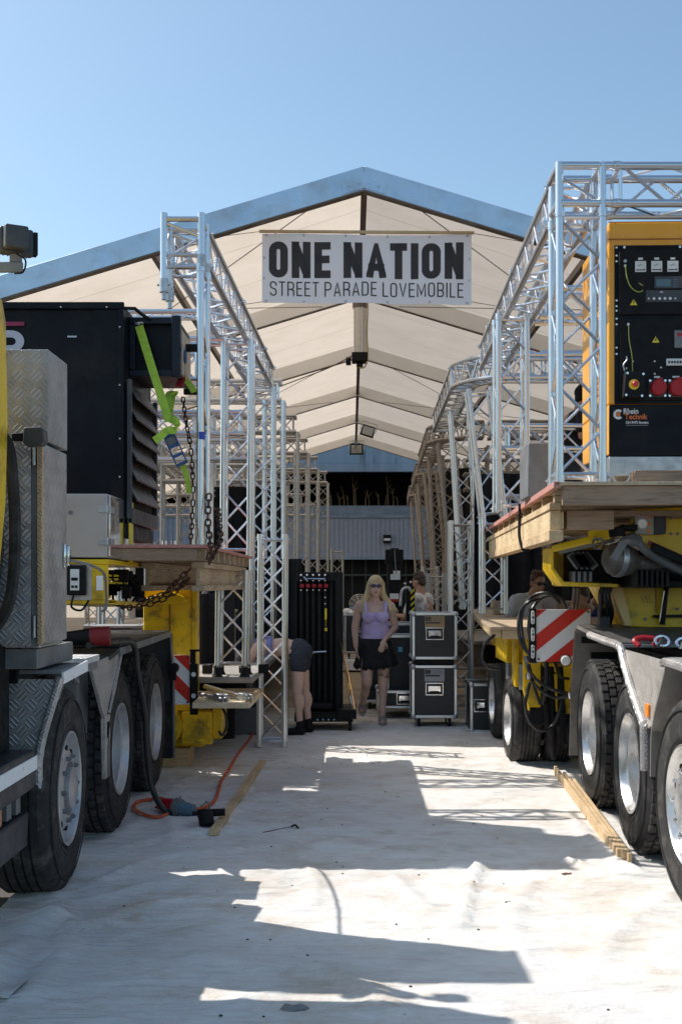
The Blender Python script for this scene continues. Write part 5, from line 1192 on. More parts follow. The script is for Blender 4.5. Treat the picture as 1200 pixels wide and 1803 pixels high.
# emergency stop box
ES = Matrix.Translation((G(1110, 682)[0], -.07, G(1110, 682)[1])) @ Matrix.Rotation(.06, 4, 'Y')
def EB(mb): return MB().add([ES @ v for v in mb.v], mb.f)
eb = EB(MB().bb(-.065, .065, -.03, .045, -.085, .085)).build('stop_box', BLACKM, og, local=True, bevel=.005)
EB(MB().lathe([(.012, .004), (.034, .004), (.034, 0)], (-.005, -.031, 0), (0, -1, 0), 20)).build('yellow_ring', YELS, eb, local=True)
EB(MB().lathe([(0, .035), (.016, .034), (.02, .028), (.019, .018), (.01, .014), (.01, 0)], (.0, -.032, 0), (0, -1, 0), 16)).build('stop_button', Mt('stop_red', (.7,.03,.03), .3), eb, local=True)
mb = MB()
for sx in (-1, 1):
    for sz in (-1, 1): mb.tube((sx*.052, -.034, sz*.072), (sx*.052, -.03, sz*.072), .008, 8)
EB(mb).build('box_screws', CHROME, eb, local=True)
mb = MB(); mb.path(spline([(G(x, y)[0], -.045-.02*sin(i), G(x, y)[1]) for i, (x, y) in enumerate([(1097, 471), (1098, 490), (1104, 508), (1116, 517), (1127, 515), (1129, 507), (1121, 502)])], 6), .0035, 6)
mb.path(spline([(G(x, y)[0], -.035, G(x, y)[1]) for x, y in [(1103, 575), (1104, 600), (1109, 630), (1110, 656)]], 6), .003, 6); mb.build('earth_wire', Mt('earth_wire', (.45,.5,.1), .5), og, local=True)
mb = MB(); mb.path(spline([(G(x, y)[0], -.04, G(x, y)[1]) for x, y in [(1096, 655), (1094, 645), (1100, 636), (1099, 630)]], 6), .005, 6); a, z = G(1097, 463); mb.tube((a, -.04, z), (a, -.03, z), .011, 10); a, z = G(1097, 471); mb.tube((a, -.04, z), (a, -.03, z), .009, 10); mb.build('wire_fittings', GALV, og, local=True)
# printed mark and lettering
PW = Mt('white_print', (.7, .7, .7), .4); PO = Mt('orange_print', (.7, .16, .03), .4)
a, z = G(1087, 730); mb = MB(); nT = 16
pg = []
for i in range(nT*2): an = 2*pi*i/(nT*2); pg.append((an, .036 if i % 2 == 0 else .031))
ar = [(an, r) for an, r in pg if not (-.7 < (an+pi) % (2*pi)-pi < .6)]
ar.sort(key=lambda q: q[0])
for i in range(len(ar)-1): mb.add([(a+cos(t_)*r, -.0045, z+sin(t_)*r) for t_, r in (ar[i], ar[i+1])]+[(a+cos(t_)*.017, -.0045, z+sin(t_)*.017) for t_ in (ar[i+1][0], ar[i][0])], [(0, 1, 2, 3)])
mb.build('gear_emblem', PW, og, local=True, smooth=0)
mb = MB(); mb.lathe([(0, .0015), (.014, .0015), (.014, 0)], (a, -.0035, z), (0, -1, 0), 16); mb.build('emblem_dot', PO, og, local=True)
def txt(s, x, y, h, wpx, mat, par, bold=0, name='lettering', M=None):
    cu = bpy.data.curves.new('t', 'FONT'); cu.body = s; cu.size = h; cu.offset = bold; cu.resolution_u = 3
    o = bpy.data.objects.new('t', cu); scene.collection.objects.link(o); bpy.context.view_layer.update()
    me = bpy.data.meshes.new_from_object(o.evaluated_get(bpy.context.evaluated_depsgraph_get())); bpy.data.objects.remove(o)
    w_ = max(v.co.x for v in me.vertices)-min(v.co.x for v in me.vertices); x0 = min(v.co.x for v in me.vertices); k = wpx/w_
    for v in me.vertices: v.co = Vector(((v.co.x-x0)*k+x, -.0045, v.co.y+y))
    me.materials.clear(); me.materials.append(mat)
    q = bpy.data.objects.new(name, me); scene.collection.objects.link(q); q.parent = par; WM[q.name] = world_of(par); return q
txt('Rhein', *G(1096, 729), .052, .098, PW, og, .001)
txt('Technik', *G(1098, 738.5), .05, .152, PO, og, .001)
txt('CH-9475 Sevelen', *G(1100, 746.5), .024, .15, PW, og, .0006)
txt('notstrom und strom vermietung', *G(1100, 750.5), .012, .15, PW, og, .0003) if False else None
MB().bb(G(1100,0)[0], G(1139,0)[0], -.0042, -.0032, G(0,750)[1], G(0,748.8)[1]).build('fine_print_line', GREYM, og, local=True)
# box behind front tower
meta(MB().bb(1.27, 1.5, 8.2, 8.6, 2.225, 2.62).build('grey_transformer_box', GREYM, bevel=.01), 'grey metal box standing behind the front truss tower on the right deck', 'box')
meta(MB().bb(1.5, 1.62, 7.1, 7.3, 2.226, 2.30).build('white_block', DIAL, bevel=.01), 'small white block beside the foot of the right front tower', 'block')
# ------------------------------------------------ right trailer
rtl = thing('gooseneck_trailer', 'yellow gooseneck low-loader trailer with hoses behind the right truck', 'trailer', (1.9, 9, 0))
pts = [(1112, 897), (1260, 890), (1260, 1000), (1200, 993), (1140, 965), (1108, 950)]
MB().pxplate(pts, 7.7, .05).build('front_plate', YEL, rtl, bevel=.006)
MB().pxplate([(1062, 1030), (1100, 1008), (1260, 1004), (1260, 1112), (1108, 1104), (1080, 1062)], 8.3, .6).build('neck_column', YEL, rtl, bevel=.012)
MB().pxplate([(1072, 1034), (1095, 1034), (1112, 1102), (1100, 1102)], 8.2, .09).build('side_web', Mt('worn_yellow', (.75, .5, .2), .5, 0, .1, 4), rtl, bevel=.004)
mb = MB(); mb.pxplate([(969, 965), (974, 962), (974, 1000), (992, 1024), (1088, 1028), (1088, 1034), (990, 1032), (969, 1002)], 8.0, .35); mb.bb(px(970, 0, 8.35).x, px(1100, 0, 8.35).x, 8.3, 8.33, px(0, 1030, 8.3).z, px(0, 960, 8.3).z); mb.build('valve_tray', YEL, rtl, bevel=.003)
mb = MB(); mb.beam(px(974, 966, 8.0), px(1040, 950, 7.85), .06, .05); mb.beam(px(1038, 947, 7.85), px(1078, 935, 7.75), .06, .09); mb.build('tail_bar', YELS, rtl, bevel=.008)
mb = MB(); mb.beam(px(985, 972, 8.0), px(1080, 950, 7.8), .05, .03); mb.build('rail', GREYM, rtl)
mb = MB(); mb.lathe([(.03, -.006), (.045, -.006), (.045, .006), (.03, .006), (.03, -.006)], px(1052, 957, 7.75), (0, 1, .3), 16); mb.path([px(1045, 948, 7.8), px(1052, 951, 7.75)], .01, 6); mb.build('tow_eye', CHROME, rtl)
rr = random.Random(9)
mb = MB()
for k in range(4): mb.beam(px(1003+8*k, 975, 7.95), px(1020+9*k, 1000, 7.95), .03, .06)
mb.bb(px(1010,0,7.9).x, px(1042,0,7.9).x, 7.9, 8.1, px(0,1024,7.9).z, px(0,1006,7.9).z); mb.build('valve_block', GREYM, rtl, bevel=.005)
mb = MB()
for k in range(3): mb.beam(px(1007+9*k, 975, 7.93), px(1024+9*k, 998, 7.93), .004, .062)
for k in range(3): mb.bb(px(1012+10*k,0,7.89).x, px(1016+10*k,0,7.89).x, 7.888, 7.899, px(0,1024,7.9).z, px(0,1006,7.9).z)
mb.bb(px(1000,0,8.1).x, px(1088,0,8.1).x, 8.12, 8.29, px(0,1024,8.1).z, px(0,968,8.1).z); mb.build('valve_shadow_gaps', BLACKM, rtl)
# brake chamber, axle and arm
mb = MB(); c = px(1088, 985, 7.7); mb.lathe([(0, -.1), (.06, -.1), (.105, -.06), (.115, 0), (.115, .03), (.09, .1), (.05, .14), (.05, .9)], c, (1, .25, -.12), 28); bc = mb.build('brake_drum', Mt('greasy_metal', (.14,.13,.12), .55, .5, .3, 9, .2, dirt=((.3,.25,.2), .5, 10)), rtl)
mb = MB(); mb.lathe([(.116, -.02), (.12, -.02), (.12, .02), (.116, .02)], c, (1, .25, -.12), 28); mb.build('clamp_band', GALV, bc)
mb = MB(); mb.beam(px(1078, 985, 7.6), px(1098, 952, 7.6), .035, .05); mb.path(spline([px(1098, 952, 7.6), px(1108, 950, 7.58), px(1122, 954, 7.6), px(1134, 968, 7.6), px(1160, 985, 7.65), px(1210, 1010, 7.7)], 5), [.035]*5+[.045]*6+[.03]*15, 8); mb.build('suspension_arm', GREYM, rtl)
mb = MB(); mb.tube(px(1110, 985, 7.8), px(1230, 1015, 7.9), .075, 14); mb.bb(px(1115,0,7.8).x, px(1260,0,7.8).x, 7.85, 8.2, px(0,1035,7.8).z, px(0,990,7.8).z); mb.beam(px(1145, 962, 7.6), px(1230, 1000, 7.6), .02, .06); mb.build('axle_beam', BLACKM, rtl, bevel=.01)
mb = MB()
for k in range(7): mb.bb(px(1116+9*k,0,7.75).x, px(1121+9*k,0,7.75).x, 7.72, 7.86, px(0,1034,7.8).z, px(0,1000,7.8).z)
mb.build('bellows', RUB, rtl, bevel=.008)
mb = MB(); mb.beam(px(1140, 955, 7.62), px(1230, 995, 7.62), .012, .03); mb.build('red_hose', Mt('red_hose', (.25,.03,.02), .5), rtl)
mb = MB(); mb.tube(px(1084, 928, 7.6), px(1086, 945, 7.6), .055, 14); mb.bb(px(1090,0,7.66).x, px(1118,0,7.66).x, 7.6, 7.72, px(0,935,7.66).z, px(0,924,7.66).z); mb.beam(px(1030, 905, 7.5), px(1075, 925, 7.6), .015, .015); mb.build('coupling', BLACKM, rtl, bevel=.006)
mb = MB(); mb.pxplate([(1117, 903), (1150, 903), (1150, 941), (1117, 941)], 7.64, .05); mb.build('lamp_plate', Mt('lamp_plate', (.4,.38,.34), .4), rtl, bevel=.004)
mb = MB(); mb.pxplate([(1150, 903), (1169, 903), (1172, 906), (1172, 938), (1169, 941), (1150, 941)], 7.645, .05); mb.build('lamp_cover', GREYD, rtl, bevel=.006)
mb = MB(); mb.lathe([(0, .01), (.03, .01), (.038, .0)], px(1129, 922, 7.64), (0, -1, 0), 24); mb.build('round_reflector', LENS, rtl)
mb = MB()
for y in (910, 923, 935): mb.lathe([(0, .006), (.012, .005), (.014, 0)], px(1142, y, 7.64), (0, -1, 0), 12)
mb.build('indicator_lamps', AMB, rtl)
mb = MB(); mb.path([px(1165, 1100, 8.25), px(1170, 1050, 8.25), px(1172, 1034, 8.25)], .02, 6); mb.pxplate([(1150, 1083), (1260, 1081), (1260, 1086), (1150, 1088)], 8.26, .03); mb.build('dark_ledge', BLACKM, rtl)
mb = MB(); mb.path([px(1160, 1094, 8.24), px(1165, 1060, 8.24), px(1168, 1040, 8.24)], .005, 6); mb.build('thin_chain', CHROME, rtl)
# low loader running gear
def twheel(x, y):
    wheel(rtl, Matrix.Translation((x, y, .39)) @ RZ(pi), 'drive', r=.39, w=.25, rim=.225, tread='rib', rmat=RIMC)
for x, y in ((1.40, 10.2), (1.70, 10.2), (1.45, 11.76), (1.75, 11.76)): twheel(x, y)
mb = MB(); mb.tube((1.6, 10.2, .39), (4, 10.2, .39), .07, 12).tube((1.6, 11.76, .39), (4, 11.76, .39), .07, 12); mb.build('axle', BLACKM, rtl)
mb = MB(); mb.bb(1.95, 5, 9.4, 16, .75, 1.1); mb.build('main_beam', YEL, rtl, bevel=.01)
for q_ in ((1.44, 1.9, 10.6, 11.4, .86, 1.14), (1.48, 1.6, 9.75, 9.85, .68, 1.14), (1.42, 1.46, 9.9, 10.1, .7, 1.12), (1.66, 1.74, 9.6, 9.7, .52, .84), (1.78, 1.86, 9.6, 9.7, .5, 1.0)): MB().bb(*q_).build('axle_bracket', YEL, rtl, bevel=.008)
MB().prism([(1.46, 1.14), (1.6, 1.14), (1.6, .55), (1.5, .52), (1.46, .7)], 'y', 9.62, 9.74).build('axle_bracket', YEL, rtl, bevel=.008)
mb = MB(); mb.bb(1.46, 1.75, 10.6, 10.8, .7, .86); mb.tube((1.52, 9.9, .9), (1.52, 9.9, .68), .07, 14); mb.build('spring_seat', GREYM, rtl)
mb = MB()
for k, (a, b) in enumerate((((1.68, 9.62, .9), (1.7, 9.6, .3)), ((1.76, 9.62, .9), (1.78, 9.55, .25)), ((1.62, 9.6, .7), (1.66, 9.6, .38)))): mb.tube(a, b, .03, 10)
mb.tube((1.7, 9.58, .42), (1.7, 9.58, .12), .022, 8); mb.bb(1.5, 1.95, 9.62, 9.9, .4, .56); mb.build('steering_gear', BLACKM, rtl, bevel=.006)
hs = []
D = 9.3
for pts in ([(948,1055),(930,1060),(915,1078),(912,1105),(918,1135),(938,1160)], [(985,1062),(965,1045),(940,1048),(922,1068),(917,1100),(924,1140),(940,1165)], [(1000,1080),(985,1052),(955,1052),(935,1075),(930,1110),(938,1150)],
            [(925,1160),(930,1180),(950,1202),(975,1215),(1005,1222)], [(928,1188),(945,1210),(975,1228),(1003,1226)], [(932,1202),(924,1240),(932,1270),(950,1286),(972,1278),(985,1250),(992,1222)],
            [(870,1118),(852,1135),(848,1160),(860,1175),(880,1178)], [(930,1170),(940,1210),(950,1240)], [(960,1150),(962,1200),(955,1240)], [(975,1160),(985,1190),(1000,1195)]):
    mb = MB(); mb.path(spline([px(x, y, D-.05*(i % 2)+.03*len(hs)) for i, (x, y) in enumerate(pts)], 6), .014 if len(hs) != 8 else .02, 8); hs.append(mb.build('hydraulic_hose', HOSE, rtl))
mb = MB()
for x, y in ((940,1162),(925,1160),(928,1190),(1003,1224),(938,1150)): mb.tube(px(x, y-5, 9.28), px(x+2, y+6, 9.28), .019, 8)
mb.build('hose_fittings', CHROME, rtl)
D = 8.2
mb = MB()
for x in (1011, 1017): mb.path(spline([px(x, 1032, 8.1), px(x-1, 1050, 8.4), px(x-3, 1066, 9.2), px(x-5, 1090, 9.5)], 4), .016, 8)
for x in (1060, 1068, 1074): mb.path(spline([px(x, 1032, 8.1), px(x-4, 1050, 8.1), px(x-2+(x-1060)*.3, 1080, 8.3), px(x-6, 1110, 8.6)], 4), .018, 8)
mb.bb(px(1056,0,8.3).x, px(1074,0,8.3).x, 8.32, 8.4, px(0,1104,8.3).z, px(0,1070,8.3).z)
mb.build('hose_bundle', HOSE, rtl)
s2 = striped('warning_panel', 'red and white striped warning panel with three-lamp bar at the right trailer', 1.475, 1.91, 1.6-137*.00455, 1.6-45*.00455, 9.1, .8, .084, 0)
mb = MB(); mb.bb(1.415, 1.473, 9.08, 9.12, 1.6-139*.00455, 1.6-43*.00455); mb.build('light_bar', BLACKM, s2, bevel=.006)
mb = MB(); rd_ = MB()
for y in (1087, 1117, 1147):
    z = 1.6-(y-1028)*.00455; mb.bb(1.43, 1.458, 9.07, 9.079, z-.04, z+.04); mb.tube((1.444, 9.07, z+.04), (1.444, 9.079, z+.04), .014, 12).tube((1.444, 9.07, z-.04), (1.444, 9.079, z-.04), .014, 12); rd_.bb(1.437, 1.451, 9.064, 9.069, z-.008, z+.008)
mb.build('lamp', LENS, s2, bevel=.002); rd_.build('lamp_core', BLACKM, s2)
mb = MB(); mb.bb(1.42, 1.95, 9.125, 9.16, 1.0, 1.05); mb.beam((1.6, 9.14, 1.0), (1.75, 9.5, .95), .03, .03); mb.build('bracket', BLACKM, s2)
rl = thing('round_lamp', 'small round white lamp under the right striped panel beside the truck wheel arch', 'lamp', (1.68, 9.0, .97))
mb = MB(); mb.lathe([(0, -.09), (.03, -.08), (.045, -.02), (.048, .0), (.044, .005)], px(995, 1163, 8.95), (0, -1, 0), 20); mb.build('housing', BLACKM, rl)
MB().lathe([(0, .012), (.03, .009), (.04, .0)], px(995, 1163, 8.94), (0, -1, 0), 20).build('lens', DIAL, rl)

# bolts, welds and grime on the yellow right trailer
mb = MB()
for x, y in ((1118, 955), (1135, 962), (1150, 969), (1180, 912), (1192, 912), (1180, 940), (1192, 940), (1122, 948)): mb.tube(px(x, y, 7.69), px(x, y, 7.7), .011, 6)
for x, y in ((1120, 1030), (1135, 1090), (1185, 1020), (1128, 1018), (1192, 1072)): mb.tube(px(x, y, 8.285), px(x, y, 8.3), .012, 6)
mb.build('bolts', GREYM, rtl)
mb = MB(); mb.bb(px(1152,0,8.3).x, px(1155,0,8.3).x, 8.294, 8.3, px(0,1080,8.3).z, px(0,1012,8.3).z); mb.beam(px(1105, 1010, 8.296), px(1200, 1006, 8.296), .01, .008); mb.build('weld_seam', Mt('weld_yellow', (.4, .25, .01), .5), rtl)
mb = MB()
for k in range(9): mb.box(px(1128+k*2.2, 1052+(k%3)*4, 8.297), (.006, .003, .012), Matrix.Rotation(.6*k, 3, 'Y'))
mb.build('paint_chips', Mt('chip_rust', (.12, .05, .02), .8), rtl)
# ------------------------------------------------ flight cases
def case(name, lab, x0, x1, y0, y1, z0, z1, card=None, latch=True, wheels=True, lid=True, bodym=None, group=None, cat='flight case'):
    t = thing(name, lab, cat, ((x0+x1)/2, (y0+y1)/2, z0), group=group)
    zb = z0+(.1 if wheels else 0); e = .03
    MB().bb(x0+.008, x1-.008, y0+.008, y1-.008, zb+.008, z1-.008).build('body', bodym or LAMIN, t)
    mb = MB()
    for (a, b) in ((x0, x0+e), (x1-e, x1)):
        for (c, d) in ((y0, y0+e), (y1-e, y1)): mb.bb(a, b, c, d, zb+e+.001, z1-e-.001)
        for (c, d) in ((zb, zb+e), (z1-e, z1)): mb.bb(a, b, y0+e+.001, y1-e-.001, c, d)
    for (a, b) in ((y0, y0+e), (y1-e, y1)):
        for (c, d) in ((zb, zb+e), (z1-e, z1)): mb.bb(x0, x1, a, b, c, d)
    mb.build('edge_profile', ALU, t, bevel=.003)
    mb = MB()
    for x in (x0, x1):
        for y in (y0, y1):
            for z in (zb, z1):
                c = Vector((x, y, z))+Vector(((1 if x == x0 else -1)*.018, (1 if y == y0 else -1)*.018, (1 if z == zb else -1)*.018)); mb.ball(c, .032, 12, 8)
    mb.build('ball_corner', GALV, t)
    if latch:
        xc = (x0+x1)/2; zc = zb+(z1-zb)*.55
        mb = MB(); f = .1; 
        mb.bb(xc-f, xc+f, y0-.004, y0+.006, zc-.07, zc-.058).bb(xc-f, xc+f, y0-.004, y0+.006, zc+.058, zc+.07).bb(xc-f, xc-f+.012, y0-.004, y0+.006, zc-.058, zc+.058).bb(xc+f-.012, xc+f, y0-.004, y0+.006, zc-.058, zc+.058)
        mb.bb(xc-.07, xc+.07, y0-.012, y0+.004, zc-.03, zc+.035); l = mb.build('handle_dish', CHROME, t, bevel=.003)
        mb = MB(); mb.bb(xc-.05, xc+.05, y0-.018, y0-.01, zc-.04, zc-.02); mb.build('grip', BLACKM, l, bevel=.004)
    if card:
        m, f = card; xc = (x0+x1)/2; mb = MB(); cz1 = z1-.038; mb.bb(xc-.11, xc+.11, y0+.0, y0+.006, cz1-.14, cz1); c = mb.build('info_card', m, t)
        mb = MB(); mb.bb(xc-.105, xc-.04, y0-.003, y0-.0005, cz1-.055, cz1-.008); mb.bb(xc-.1, xc+.06, y0-.003, y0-.0005, cz1-.085, cz1-.065); mb.build('card_print', GREYD, c)
        mb = MB()
        for k in range(4): mb.bb(xc-.02, xc+.09, y0-.003, y0-.0005, cz1-.015-k*.011, cz1-.011-k*.011)
        mb.build('card_text', GREYM, c)
    if wheels:
        mb = MB(); br = MB()
        for x in (x0+.08, x1-.08):
            for y in (y0+.07, y1-.07):
                mb.tube((x-.016, y, z0+.045), (x+.016, y, z0+.045), .045, 16); br.bb(x-.03, x+.03, y-.03, y+.03, zb-.008, zb-.0005); br.bb(x-.024, x-.018, y-.02, y+.02, z0+.045, zb-.008); br.bb(x+.018, x+.024, y-.02, y+.02, z0+.045, zb-.008)
        mb.build('castor', BLACKM, t); br.build('castor_fork', GALV, t)
    return t
TANC = Mt('tan_card', (.42, .27, .13), .6); GREYC = Mt('grey_card', (.4, .4, .42), .6)
case('flight_case', 'lower black flight case on castors with grey card, bottom of the right stack', .665, 1.165, 12.6, 13.1, .012, .695, (GREYC, 0))
case('flight_case', 'upper black flight case with tan card on the stack right of the blonde woman', .67, 1.17, 12.62, 13.1, .76, 1.28, (TANC, 0), wheels=False)
mb = MB()
for x in (.76, 1.08): mb.tube((x-.05, 12.7, .725), (x+.05, 12.7, .725), .03, 12); mb.tube((x-.05, 13, .725), (x+.05, 13, .725), .03, 12)
mb.bb(.7, 1.14, 12.65, 13.08, .70, .755); meta(mb.build('castor_board', BLACKM, bevel=.005), 'dark castor board between the two stacked flight cases', 'castor board')
case('flight_case', 'narrow dark flight case standing under the low deck beside the trailer wheel', 1.27, 1.55, 12.2, 12.75, .0, .53, wheels=False)
case('rack_case', 'black rack case with blue sticker behind the stacked cases', .42, .90, 13.7, 14.2, .2, .98, wheels=False, latch=False, cat='case')
meta(MB().bb(.56, .61, 13.69, 13.699, .78, .84).build('blue_sticker', Mt('blue_sticker', (.2,.5,.7), .5)), 'small light blue sticker on the black rack case', 'sticker')
case('flat_case', 'long low flight case on castors behind the blonde woman', .3, .95, 13.4, 14.1, .03, .34, wheels=True, cat='case')
meta(MB().bb(.325, .405, 13.55, 13.6, .5, .98).build('yellow_plate', YEL, bevel=.005), 'upright yellow plate standing beside the black rack case', 'plate')
case('black_crate', 'big black equipment crate behind the blonde woman', .15, .95, 14.4, 15.1, .0, 1.1, wheels=True, latch=False, cat='crate')
case('flight_case', 'small distant flight case with white items on it left of the blonde woman', -.13, .32, 20.5, 21, .25, 1.05, wheels=True)
meta(MB().bb(-.17, .34, 20.4, 21.1, .04, .24).build('plastic_tray', WHITE, bevel=.02), 'bright white plastic base under the small distant flight case', 'base')
fan = thing('round_fan', 'round silver cage fan on the distant flight case', 'fan', (.13, 20.7, 1.05))
mb = MB()
for k in range(5): mb.path([(.14+(.04+.035*k)*cos(a), 20.7-.05+.012*k, 1.23+(.04+.035*k)*sin(a)) for a in [2*pi*i/20 for i in range(20)]], .006, 5, closed=True)
for k in range(10): a = 2*pi*k/10; mb.tube((.14, 20.65, 1.23), (.14+.18*cos(a), 20.7, 1.23+.18*sin(a)), .005, 4)
mb.build('cage', CHROME, fan); mb = MB(); mb.ball((.14, 20.72, 1.23), (.07, .05, .07)); mb.bb(.0, .26, 20.6, 20.8, 1.05, 1.08); mb.build('motor', GREYM, fan)
mb = MB(); mb.lathe([(0, 0), (.04, 0), (.04, .2), (.02, .23), (.02, .27), (0, .27)], (.34, 20.65, 1.05), (0, 0, 1), 14); meta(mb.build('green_bottle', Mt('green_bottle', (.12,.35,.05), .3)), 'green bottle with pale cap beside the round fan', 'bottle')
mb = MB(); mb.ball((-.08, 20.6, 1.1), (.09, .06, .06)).ball((-.0, 20.55, 1.08), (.06, .05, .04)); meta(mb.build('white_cloth', WHITE), 'crumpled white cloth on the distant flight case', 'cloth')
# dark wheeled chair-like unit behind the trolley
wc = thing('speaker_trolley', 'dark speaker on a small grey wheeled frame behind the pipe trolley', 'trolley', (-.55, 17.5, 0))
mb = MB(); mb.bb(-.60, -.36, 17.4, 17.7, .75, 1.18); mb.build('speaker', BLACKM, wc, bevel=.05, seg=3)
mb = MB(); mb.path(spline([(-.62, 17.38, .7), (-.62, 17.38, 1.1), (-.55, 17.38, 1.25), (-.42, 17.38, 1.25), (-.30, 17.38, 1.1), (-.30, 17.38, .5)], 5), .03, 8); mb.build('frame', GREYM, wc)
mb = MB(); mb.bb(-.6, -.38, 17.4, 17.7, .3, .7); mb.tube((-.42, 17.4, .15), (-.38, 17.4, .15), .15, 18).tube((-.6, 17.6, .1), (-.57, 17.6, .1), .1, 18); mb.tube((-.5, 17.5, .1), (-.45, 17.5, .7), .02, 6); mb.build('undercarriage', BLACKM, wc)
# lifting tower with hazard tape behind the man
lf = thing('lifting_tower', 'tall black lifting tower with labels beside the man in the pale shirt', 'lifting tower', (.62, 16.5, 0))
mb = MB(); mb.bb(.49, .75, 16.5, 16.7, 1.9, 2.1); mb.bb(.52, .72, 16.5, 16.7, .0, 1.9); mb.bb(.56, .68, 16.48, 16.52, 1.9, 2.12); mb.build('mast', BLACKM, lf, bevel=.01)
mb = MB(); mb.bb(.56, .70, 16.48, 16.498, 1.66, 1.74); mb.bb(.60, .70, 16.475, 16.479, 1.7, 1.79); mb.bb(.55, .68, 16.48, 16.498, 1.38, 1.46); mb.build('labels', DIAL, lf); MB().bb(.55, .68, 16.48, 16.498, 1.34, 1.38).build('red_label', REDP, lf)
mb = MB(); mb.tube((.62, 16.47, 2.1), (.64, 16.47, 1.75), .008, 5); mb.build('wire', GREYM, lf)
hz = thing('hazard_post', 'black post with yellow and black hazard tape beside the man in the pale shirt', 'post', (.80, 15.5, 0))
MB().bb(.74, .86, 15.5, 15.6, 0, 1.55).build('post', BLACKM, hz, bevel=.008)
mb = MB()
for k in range(4): z = 1.2+k*.085; mb.prism([(.80, z), (.855, z+.05), (.855, z+.09), (.80, z+.04)], 'y', 15.494, 15.499)
mb.build('hazard_tape', YELS, hz); mb = MB(); mb.path(spline([(.66, 15.45, 1.3), (.68, 15.45, 1.5), (.76, 15.45, 1.55), (.8, 15.45, 1.5)], 5), .02, 6); mb.ball((.72, 15.4, 1.6), .02).ball((.8, 15.4, 1.62), .02); mb.build('cable_head', GALV, hz)
# ------------------------------------------------ pipe trolley
tr = thing('pipe_trolley', 'tall black trolley loaded with upright black pipes and red and silver fittings', 'trolley', (-.35, 12.45, 0))
zt = 1.73
mb = MB()
for k in range(6): mb.bb(-.575+k*.066, -.535+k*.066, 12.5, 12.56, .14, zt-.03); mb.bb(-.575+k*.066, -.535+k*.066, 12.75, 12.81, .14, zt-.03)
mb.bb(-.6, -.13, 12.6, 12.62, .14, zt-.05); mb.build('pipes', BLACKM, tr, bevel=.008)
mb = MB(); mb.bb(-.18, -.105, 12.46, 12.52, .14, zt); mb.bb(-.2, -.1, 12.8, 12.86, .14, zt); mb.bb(-.6, -.1, 12.47, 12.5, zt-.1, zt); mb.bb(-.62, -.6, 12.5, 12.9, .14, zt-.1); mb.build('upright_frame', BLACKM, tr, bevel=.006)
mb = MB(); mb.bb(-.62, -.05, 12.3, 12.95, .13, .21); mb.bb(-.62, .0, 12.26, 12.3, .11, .19); mb.bb(-.16, .05, 12.25, 12.9, .14, .24); mb.build('base_frame', BLACKM, tr, bevel=.01)
mb = MB()
for x, y in ((-.02, 12.3), (-.5, 12.3), (-.02, 12.85), (-.5, 12.85)): mb.tube((x-.02, y, .055), (x+.02, y, .055), .055, 18); mb.bb(x-.035, x+.035, y-.03, y+.03, .11, .13)
mb.build('castor', BLACKM, tr)
mb = MB()
for k in range(5):
    x = -.555+k*.066; mb.ball((x, 12.455, zt-.035), .015, 8, 6).ball((x, 12.46, zt-.2), .011, 8, 6)
    if k < 5: mb.ball((x, 12.46, zt-.095), .011, 8, 6)
for z in (1.45, 1.38): mb.ball((-.29, 12.45, z), .011, 8, 6)
for k in range(7): mb.ball((-.55+k*.06, 12.25, .135), .01, 6, 5)
mb.tube((-.5, 12.44, zt-.075), (-.29, 12.44, zt-.075), .008, 6).tube((-.53, 12.44, zt-.05), (-.5, 12.44, zt-.09), .01, 6).tube((-.43, 12.44, .85), (-.28, 12.44, .86), .009, 6).tube((-.44, 12.44, .88), (-.42, 12.44, .83), .012, 6)
mb.build('silver_bolts', CHROME, tr)
mb = MB()
for k in range(5): mb.tube((-.565+k*.066, 12.47, zt-.15), (-.525+k*.066, 12.47, zt-.155), .022, 10)
mb.build('red_collars', REDP, tr)
mb = MB(); mb.box((-.285, 12.455, 1.27), (.022, .015, .12)); mb.box((-.283, 12.455, 1.1), (.028, .015, .035)); mb.box((-.284, 12.46, 1.18), (.005, .005, .1)); mb.build('yellow_tag', YELS, tr, bevel=.003)
mb = MB()
for k in range(3): mb.tube((-.12+k*.018, 12.4+.05*k, .95-.06*k), (.0+.02*k, 12.32, .22), .009, 8)
mb.build('silver_rods', CHROME, tr)
MB().bb(-.56, -.2, 12.35, 12.8, .22, .3).build('black_bag', BLACKM, tr, bevel=.03)
# ------------------------------------------------ things on the ground
def gpt(x, y, z=.02): p = ground_px(x, y, z); return Vector((p.x, p.y, gz(p.x, p.y)+z))
def plank(a, b, w, h, lab, off=0):
    A_, B_ = gpt(*a, .03), gpt(*b, .03); A_.z = B_.z = .034+off
    t = meta(MB().beam(A_, B_, w, h, (0, 0, 1)).build('wooden_batten', WOODY, bevel=.003), lab, 'batten'); return t
plank((462, 1342), (376, 1468), .06, .035, 'loose wooden batten lying on the shaded floor beside the orange cable')
A_ = ground_px(985, 1360, .03); B_ = ground_px(1098, 1512, .03)
for k, (dx, dy, dz, lab) in enumerate(((0, 0, .02, 'upper left of three long pale battens lying by the right truck tyres'), (.02, -.05, .02, 'middle of three long pale battens lying by the right truck tyres'), (.04, -.11, .02, 'nearest-ended of three long pale battens by the right truck tyres'))):
    mb = MB(); mb.beam(A_+Vector((dx*.9-.04, -.3*k, dz)), B_+Vector((dx*.9-.03, dy, dz)), .022, .07, (0, 0, 1)); meta(mb.build('wooden_batten', WOODY, bevel=.003), lab, 'batten')
oc = [(450,1284),(438,1303),(421,1326),(402,1355),(390,1375),(385,1392),(378,1410),(364,1422),(345,1426),(325,1430)]
mb = MB(); mb.path(spline([gpt(x, y, .026) for x, y in oc], 6), .013, 8)
